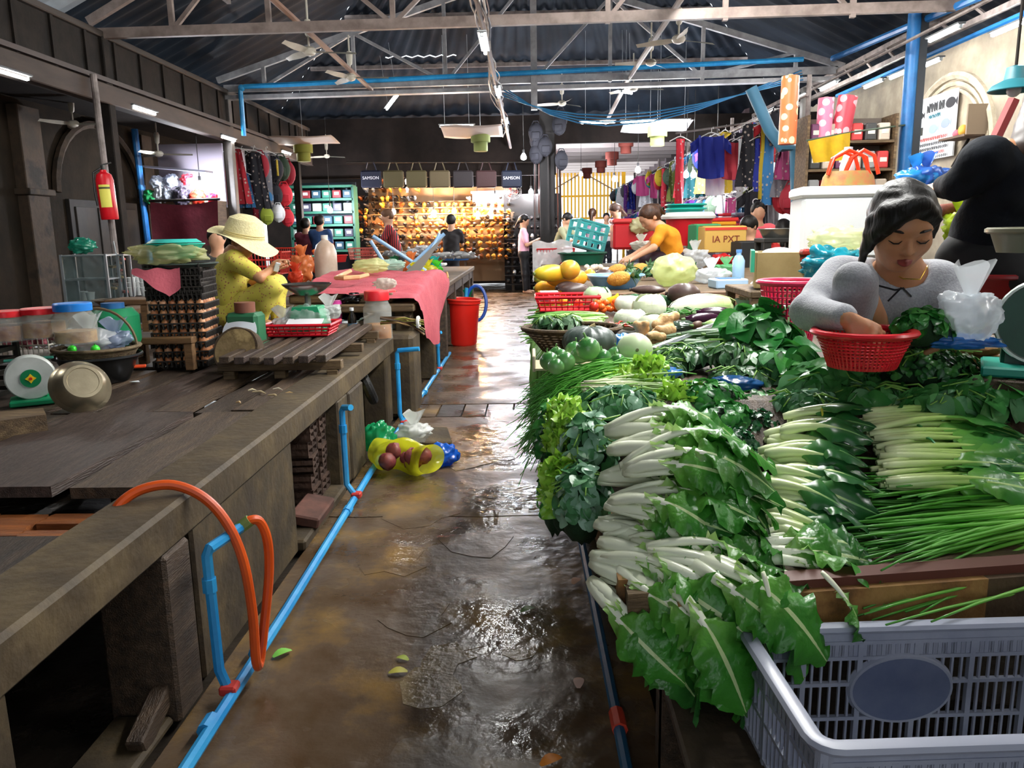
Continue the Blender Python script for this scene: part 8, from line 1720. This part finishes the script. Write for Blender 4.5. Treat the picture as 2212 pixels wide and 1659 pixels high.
for px, py, d, k, c, s, lab in [(505, 322, 13.6, 'dress', '#a8202e', .95, 'red dress with white trim nearest the steel column'), (522, 325, 13.7, 'scarf', '#d8d8dc', .6, 'cream red bordered cloth beside the red dress'), (528, 375, 13.8, 'dress', '#2a6a9a', .6, 'blue printed dress with white flowers'), (548, 330, 14, 'dress', '#1c1c24', 1, 'black dress in the left garment row'), (560, 328, 14.1, 'bag', '#8a1a2a', 1, 'maroon backpack in the left row'), (575, 330, 14.2, 'scarf', '#6a6a72', .9, 'grey strap bag in the left row'), (590, 335, 14.4, 'bag', '#1c1c24', 1, 'black backpack with yellow tags'), (598, 345, 14.3, 'scarf', '#a8901c', .25, 'bright yellow tag strap on the backpacks'), (605, 335, 14.6, 'bag', '#2a3a2a', 1, 'dark green backpack in the left row'), (618, 345, 14.8, 'bag', '#8a1a2a', 1, 'maroon backpack nearest the dark corner'), (612, 395, 14.6, 'bag', '#c82a3a', .9, 'red backpack in the lower left row'), (590, 395, 14.4, 'bag', '#1c1c24', .9, 'black backpack in the lower left row'), (570, 400, 14.2, 'bag', '#2a6a9a', .9, 'blue backpack in the lower left row'), (548, 400, 14.0, 'scarf', '#8a1a2a', .7, 'maroon cloth strip in the lower left row'), (600, 440, 14.2, 'bag', '#d8d8dc', .7, 'white and red sneakers bag at the end of the row'), (575, 445, 14.0, 'bag', '#8a9a30', .7, 'lime and black sports bag below the backpacks'), (620, 450, 14.4, 'bag', '#c82a3a', .7, 'red sports bag below the backpacks')]:
    hang(k, c, at(px, py, d), U(-.3, .6), '', '', s, lab)
rail('hanging_rail', [at(490, 318, 13.4), at(625, 335, 15.0)], .018, STEEL, 'rail carrying the red dress and backpacks in the left corner')
rail('hanging_rail', [at(540, 392, 13.9), at(625, 388, 14.8)], .018, STEEL, 'lower rail of the left backpack row')
gs = root('green_shelves', (at(695, 450, 17.7).x, 17.9, 0), 'shelving with pale green boards behind the white bulb', 'shelf')
for k in range(6): MB().box((0, 0, 1.0 + .28 * k), (1.4, .4, .05)).build('shelf', M('#2f6654', .5), gs, smooth=0)
for s in (-1, 1): MB().box((s * .7, 0, 1.2), (.05, .4, 2.4)).build('side', M('#2a5a4c', .5), gs, smooth=0)
MB().box((0, .2, 1.3), (1.4, .03, 2.4)).build('back_board', M('#3a4a5a', .6), gs, smooth=0)
for k in range(5):
    for i in range(6):
        c = ['#7a2a30', '#8a9a90', '#2a4a5a', '#3a7060', '#2a6a5a', '#3a3a4a'][(i * 2 + k) % 6]
        o = root('shelf_parcel', (gs.location.x - .58 + .23 * i, 17.82, 1.025 + .28 * k), 'small parcel, %s on the %s pale green shelf' % (ORD[i], words_[k]), 'parcel', group='parcels on the green shelves'); MB().box((0, 0, .09), (.19, .2, .17), bev=.01).build('body', M(c, .5), o); MB().box((0, -.101, .1), (.1, .004, .06)).build('label', M('#e8e8e8', .5), o, smooth=0)
# baskets and boxes near the far aisle
tub(1258, 590, 0, .3, .26, '#1a5a44', 'dark green tub beside the draped red basket', d=10.4); o = tray('red_basket', at(1200, 585, 10.9), .45, .35, .3, M('#c8242c', .4), 'red crate basket under the white film sheet', n=(12, 8))
tag(MB().grid(lambda u, v: at(1150, 530, 10.8).lerp(at(1235, 525, 10.8), u) + Vector((0, -.22 * math.sin(1.57 * v), .04 - (.42 * (1 - u) ** .6 + .1) * v + .02 * math.sin(11 * u))), 16, 12).build('film_sheet', Mbag('#eceef0', .75), smooth=180), 'white film sheet draped over the red crate basket', 'sheet')
o = root('teal_crate', at(1262, 535, 11.6), 'light teal plastic crate on its side', 'crate', rot=(0, .25, .3))
for z_ in (0, .12, .24, .36): MB().tube([(-.22, -.16, z_), (.22, -.16, z_), (.22, .16, z_), (-.22, .16, z_)], .02, 4, closed=True).build('band', M('#5ac8c8', .4), o)
for x in (-.22, 0, .22):
    for y in (-.16, .16): MB().box((x, y, .18), (.06, .02, .36)).build('upright', M('#5ac8c8', .4), o, smooth=0)
MB().box((0, 0, .0), (.44, .32, .02)).build('base', M('#6ad0d0', .4), o, smooth=0)
o = root('red_cooler', at(1366, 538, 10.6), 'bright red cool box with a paler lid behind the woman in orange', 'cool box'); MB().box((0, 0, .17), (.55, .4, .34), bev=.03).build('body', M('#c8202a', .35), o); MB().box((0, 0, .365), (.58, .43, .06), bev=.02).build('lid', M('#e04a4a', .35), o)
o = root('red_tub', at(1487, 530, 10.2), 'tall red tub topped with a white cloth and turquoise trays', 'tub'); MB().lathe([(0, 0), (.24, 0), (.29, .32), (.3, .33), (.0, .33)], 30).build('body', M('#c81c28', .35), o); MB().lathe([(0, .42), (.3, .41), (.34, .36), (.33, .33)], 30, wob=lambda a, z: 1 + .04 * math.sin(7 * a)).build('cloth', M('#e4e4e0', .7), o)
for k in range(2): tub(1481, 462 - 9 * k, 0, .24, .06, '#1fb0a0', ['lower', 'upper'][k] + ' turquoise tray on the red tub', name='tray', d=10.2)
film('white_bag', at(1381, 505, 10.4), (.13, .1, .1), '#e4ecb8', 'pale green bag on the red cool box', seed=91, alpha=.8, knot=False)
for px, py, d, w_b, c, lab in [(1556, 545, 9.4, .5, '#c8a050', 'carton with red printed letters behind the fruit stall'), (1520, 540, 9.6, .3, '#2f8a5a', 'green box beside the printed carton'), (1620, 580, 9.0, .35, '#1a1a1c', 'black plastic crate under the steel basin')]:
    o = root('carton' if c != '#1a1a1c' else 'black_crate', at(px, py, d), lab, 'box', rz=.15); MB().box((0, 0, .15), (w_b, .3, .3), bev=.01).build('body', M(c, .6), o); MB().box((0, 0, .305), (w_b * .98, .1, .006)).build('tape', M('#8a6a3a' if c == '#c8a050' else c, .5), o, smooth=0)
    if c == '#c8a050': letters('IA PXT', .11, M('#7a2a1c', .6), o, (0, -.153, .15), (math.pi / 2, 0, 0)); MB().box((0, -.152, .27), (.5, .004, .03)).build('stripe', M('#c8382a', .6), o, smooth=0)
film('red_bag', at(1560, 565, 8.8) + Vector((0, 0, -.04)), (.12, .08, .06), '#c81c1c', 'crumpled red bag in front of the printed carton', seed=93, alpha=.95, knot=False)
o = root('steel_basin', at(1680, 514, 7.4), 'wide shallow steel basin on a dark stand', 'basin'); MB().lathe([(0, 0), (.13, 0), (.17, .08), (.185, .082), (.165, .075), (.12, .01), (0, .01)], 32).build('bowl', M('#8a8c88', .25, metal=.9), o); MB().tube([(.18 * math.cos(6.283 * i / 32), .18 * math.sin(6.283 * i / 32), .082) for i in range(32)], .005, 5, closed=True).build('rim', M('#b0b2ae', .25, metal=.9), o)
stool('dark_stand', at(1680, 514, 7.4) + Vector((0, 0, -.43)), .34, .34, .43, 'dark wooden stand under the steel basin', M('#141210', .6), 0, 'stand')
stool('plank_table', (at(1690, 600, 4.6).x + .02, 4.7, .6), .5, .6, at(1690, 600, 4.6).z - .66, 'small plank table under the wooden box', WOODX, 0, 'table')
# ---- white foam box and things around it
fo = at(1822, 480, 4.5); o = root('foam_box', (fo.x + .02, 4.62, fo.z - .2), 'large white foam cool box behind the woman in grey', 'cool box', rz=-.12); MB().box((0, 0, .17), (.48, .34, .34), bev=.02).build('body', M('#dfe2e4', .6), o); MB().box((0, 0, .365), (.5, .36, .06), bev=.015).build('lid', M('#e6e8ea', .6), o)
stool('dark_stand', (fo.x + .02, 4.62, .6), .46, .34, fo.z - .2 - .6, 'dark trestle carrying the foam box', WOOD, -.12, 'stand')
o = root('handled_bag', (fo.x + .05, 4.6, fo.z + .2), 'printed shopping bag with shiny red orange tube handles on the foam box', 'bag'); MB().lathe([(0, 0), (.15, 0), (.14, .05), (.12, .08), (0, .08)], 20, sq=(1, .6)).build('body', M('#8a8040', .6, '#a8603a', 20), o)
for dy, s in ((-.04, 1), (.04, .8)):
    for k in (0, 1): MB().tube([(-.13 * s + .1 * k, dy + .02 * k, .06), (-.1 * s + .1 * k, dy, .15), (-.02 + .08 * k, dy, .19), (.06 * s + .06 * k, dy, .16), (.1 * s + .05 * k, dy, .06)], .011, 8).build('handle', M('#e83a1c', .25), o)
o = root('white_bottle', (fo.x + .1, 4.75, fo.z + .2), 'white plastic bottle behind the red handles', 'bottle'); MB().lathe([(0, 0), (.04, 0), (.042, .12), (.03, .16), (.02, .2)], 16).build('body', M('#d8dce4', .3), o); MB().cyl((0, 0, .2), (0, 0, .225), .024, n=10).build('cap', M('#b8c0d0', .3), o)
film('teal_bag', at(1800, 570, 4.0) + Vector((0, 0, -.1)), (.15, .12, .09), '#1f9ab0', 'teal plastic bag against the foam box', seed=95, alpha=.9, knot=False); film('clear_bag', at(1810, 520, 4.1) + Vector((0, 0, -.05)), (.15, .1, .06), '#e8ecc0', 'clear yellowish bag over the teal one', seed=96, alpha=.5, knot=False)
for k, (px, py, c) in enumerate([(1978, 385, '#2f8ad0'), (2000, 380, '#3a6ac0')]): film('blue_bag', at(px, py, 5.2) + Vector((0, 0, -.08)), (.12, .1, .08), c, ['light blue bag peeking over the woman in grey', 'blue bag beside the light blue one'][k], seed=97 + k, alpha=.9)
# yellow cloth, rolls, shelf behind
yc = [at(*q, 8.6) for q in ((1745, 305), (1838, 286), (1835, 345), (1756, 352))]
tag(MB().grid(lambda u, v: yc[0].lerp(yc[1], u).lerp(yc[3].lerp(yc[2], u), v) + Vector((0, .02 * math.sin(14 * u) - .01, 0)), 14, 8).build('yellow_cloth', M('#c8a010', .8, '#b89010', 10), smooth=180), 'mustard yellow cloth draped over a line beside the post', 'cloth')
rail('line', [at(1742, 304, 8.62), at(1842, 285, 8.62), at(1956, 270, 10.02)], .01, M('#3a4a3a', .6), 'thin line holding the mustard yellow cloth', 'line')
def roll(px0, py0, px1, py1, d, r, c, c2, lab):
    a, b_ = at(px0, py0, d), at(px1, py1, d); o = root('cloth_roll', b_, lab, 'cloth roll'); MB().cyl((0, 0, 0), a - b_, r, n=18).build('roll', Mspots(c, c2, 9, .38, .4), o); MB().cyl((a - b_) * .99, (a - b_) * 1.03, r * .3, n=10).build('core', M('#b8a888', .7), o)
roll(1708, 165, 1700, 312, 9.6, .1, '#e0703a', '#f0d8a8', 'orange patterned plastic cloth roll standing upright by the post'); roll(1785, 212, 1778, 300, 9.8, .09, '#e87a9a', '#f4c8d8', 'pink patterned plastic cloth roll'); roll(1832, 208, 1815, 292, 9.8, .11, '#b83a4a', '#e8a8b0', 'dark red flowered plastic cloth roll')
sf = root('goods_shelf', at(1820, 410, 9.9), 'crowded shelf of packets behind the mustard yellow cloth', 'shelf')
for k in range(3): MB().box((0, 0, -.1 + .32 * k), (1.0, .4, .03)).build('board', WOODX, sf, smooth=0)
MB().box((0, .22, .3), (1.0, .03, 1.1)).build('back_board', M('#6a6058', .8), sf, smooth=0)
for s in (-1, 1): MB().box((s * .51, 0, .85 - (sf.location.z + .85) / 2), (.03, .4, sf.location.z + .85)).build('side', WOODX, sf, smooth=0)
for k in range(3):
    for i in range(6):
        c = ['#8a8a8a', '#b83a3a', '#3a3a3a', '#c8b8a8', '#6a3a5a', '#a89a8a'][(i + 2 * k) % 6]; o = root('packet', tuple(Vector(sf.location) + Vector((-.4 + .16 * i, -.05, -.085 + .32 * k))), 'packet, %s on the %s board behind the yellow cloth' % (ORD[i], words_[k]), 'packet', group='packets on the crowded shelf'); MB().box((0, 0, .1), (.13, .2, .2), bev=.015).build('body', M(c, .5), o); MB().box((0, -.101, .1), (.08, .004, .05)).build('label', M('#d8d0c0', .5), o, smooth=0)
# sign on the right wall with Khmer style lines, fish drawings and a small red shrine shelf
s0, s1 = side(1975, 290, XR - .06), side(2066, 250, XR - .06); yy = (s0.y + s1.y) / 2; L_ = abs(s0.y - s1.y); zc = side(2020, 275, XR - .06).z
sg = root('wall_sign', (XR - .06, yy, zc), 'white printed shop sign with dark and red lettering on the arched wall', 'sign', rz=-math.pi / 2); MB().box((0, 0, 0), (L_, .03, .95), bev=.004).build('panel', M('#dfe4e8', .5), sg)
DKP, RDP, TLP = M('#2a2a2e', .6), M('#b83a2a', .6), M('#1a6a7a', .6)
def glyphs(z_, x0, x1, h_, m, n, sd_):
    q = random.Random(sd_)
    for i in range(n):
        x = x0 + (x1 - x0) * (i + .5) / n; w__ = (x1 - x0) / n * .38
        pts_ = [(x - w__, -.02, z_ - h_ * .4), (x - w__, -.02, z_ + h_ * .3), (x - w__ * .2, -.02, z_ + h_ * q.uniform(.1, .5)), (x + w__ * .3, -.02, z_ - h_ * q.uniform(-.1, .4)), (x + w__, -.02, z_ - h_ * .4), (x + w__, -.02, z_ + h_ * .45)]
        MB().tube(pts_, h_ * .055, 4).build('letter', m, sg, smooth=0)
glyphs(.30, -.22, .1, .16, DKP, 4, 1); glyphs(.30, .14, .3, .15, DKP, 3, 2); glyphs(.17, -.15, .2, .07, TLP, 7, 3)
glyphs(-.16, -.45, .45, .06, RDP, 16, 4); glyphs(-.24, -.5, .5, .055, DKP, 18, 5); glyphs(-.31, -.5, .5, .055, DKP, 18, 6); glyphs(-.38, -.3, .4, .055, RDP, 12, 7); glyphs(-.44, -.5, .5, .05, DKP, 18, 8)
for x, z_, r_, c in [(-.45, .22, .09, DKP), (.47, .3, .11, DKP), (0, -.02, .1, M('#9ab0c0', .6)), (.36, .02, .1, M('#8a96a8', .6))]:
    MB().ball((x, -.018, z_), (r_ * 1.3, .004, r_ * .7), 16, 8).build('fish_drawing', c, sg, smooth=180); MB().prism([(x + r_ * 1.1, z_), (x + r_ * 1.7, z_ + r_ * .5), (x + r_ * 1.7, z_ - r_ * .5)], -.02, -.016, 'xz').build('fish_tail', c, sg, smooth=0)
MB().box((-.42, -.018, -.02), (.2, .006, .12)).build('photo_patch', M('#3a3a34', .6), sg, smooth=0)
sv = side(2085, 265, XR - .15); o = root('shrine_shelf', (XR - .18, sv.y, sv.z - .2), 'small red backed wooden shelf with offerings on a bracket beside the sign', 'shelf', rz=-math.pi / 2)
MB().box((0, 0, 0), (.7, .3, .03)).build('board', M('#5a4638', .7), o, smooth=0); MB().box((.15, .13, .2), (.4, .03, .4)).build('red_back', M('#c8242a', .5), o, smooth=0); MB().box((.36, 0, .2), (.03, .28, .4)).build('side', M('#7a6a58', .6), o, smooth=0); MB().bar((0, .1, -.02), (0, -.1, -.4), .03).build('bracket', DSTEEL, o, smooth=0); MB().ball((.05, -.02, .09), (.08, .06, .08), 10, 7).build('offering', M('#c89a3a', .5), o, smooth=180); MB().ball((-.1, -.02, .06), (.07, .06, .06), 10, 7).build('offering', M('#b85a6a', .5), o, smooth=180)
# lamp shade and things at the right edge
o = root('enamel_lamp', at(2190, 195, 5.0), 'teal enamel lamp shade hanging at the right photo edge', 'lamp'); MB().lathe([(.02, .14), (.05, .13), (.06, .06), (.12, .03), (.14, 0), (.135, -.005), (.05, .05)], 28).build('shade', M('#2a6a74', .4), o); MB().cyl((0, 0, .13), (0, 0, .9), .01, n=6).build('cord', DSTEEL, o); MB().ball((0, 0, .0), .04, 10, 7).build('bulb', M('#c8ccd0', .3), o, smooth=180)
tub(2210, 545, 0, .1, .07, '#6a6a58', 'dull steel pan beside the dark jacket', name='pan', d=2.6); tub(2150, 648, 0, .22, .1, '#7a1418', 'wide dark red basket behind the plastic bag', name='basket', d=3.1, inner='#4a2420')
film('yellow_green_bag', at(2075, 490, 3.6) + Vector((0, 0, -.06)), (.07, .06, .07), '#9ab020', 'yellow green plastic bag hanging behind the woman in grey', seed=99, alpha=.85); 
tag(solid('dried_fish', [('c', (-.06, 0, 0), (.05, 0, .02), .03, .02)], M('#5a2a20', .6, '#7a4030', 20), None, .01, .01, loc=tuple(at(2062, 455, 3.65))), 'dark brown dried sausage bundle hanging above the yellow green bag', 'sausage')
rail('net_pole', [at(2150, 300, 4.2), at(2190, 215, 4.2)], .03, M('#7a2a2a', .6), 'dark red rolled umbrella leaning at the right photo edge', 'umbrella')
rail('blue_duct', [at(1622, 190, 10.3), at(1640, 230, 10.3), at(1662, 280, 10.3), at(1690, 318, 10.3), at(1718, 322, 10.3), at(1722, 480, 10.3)], .075, M('#3a6a84', .5), 'thick grey blue plastic pipe bending down beside the post', 'pipe', 12)
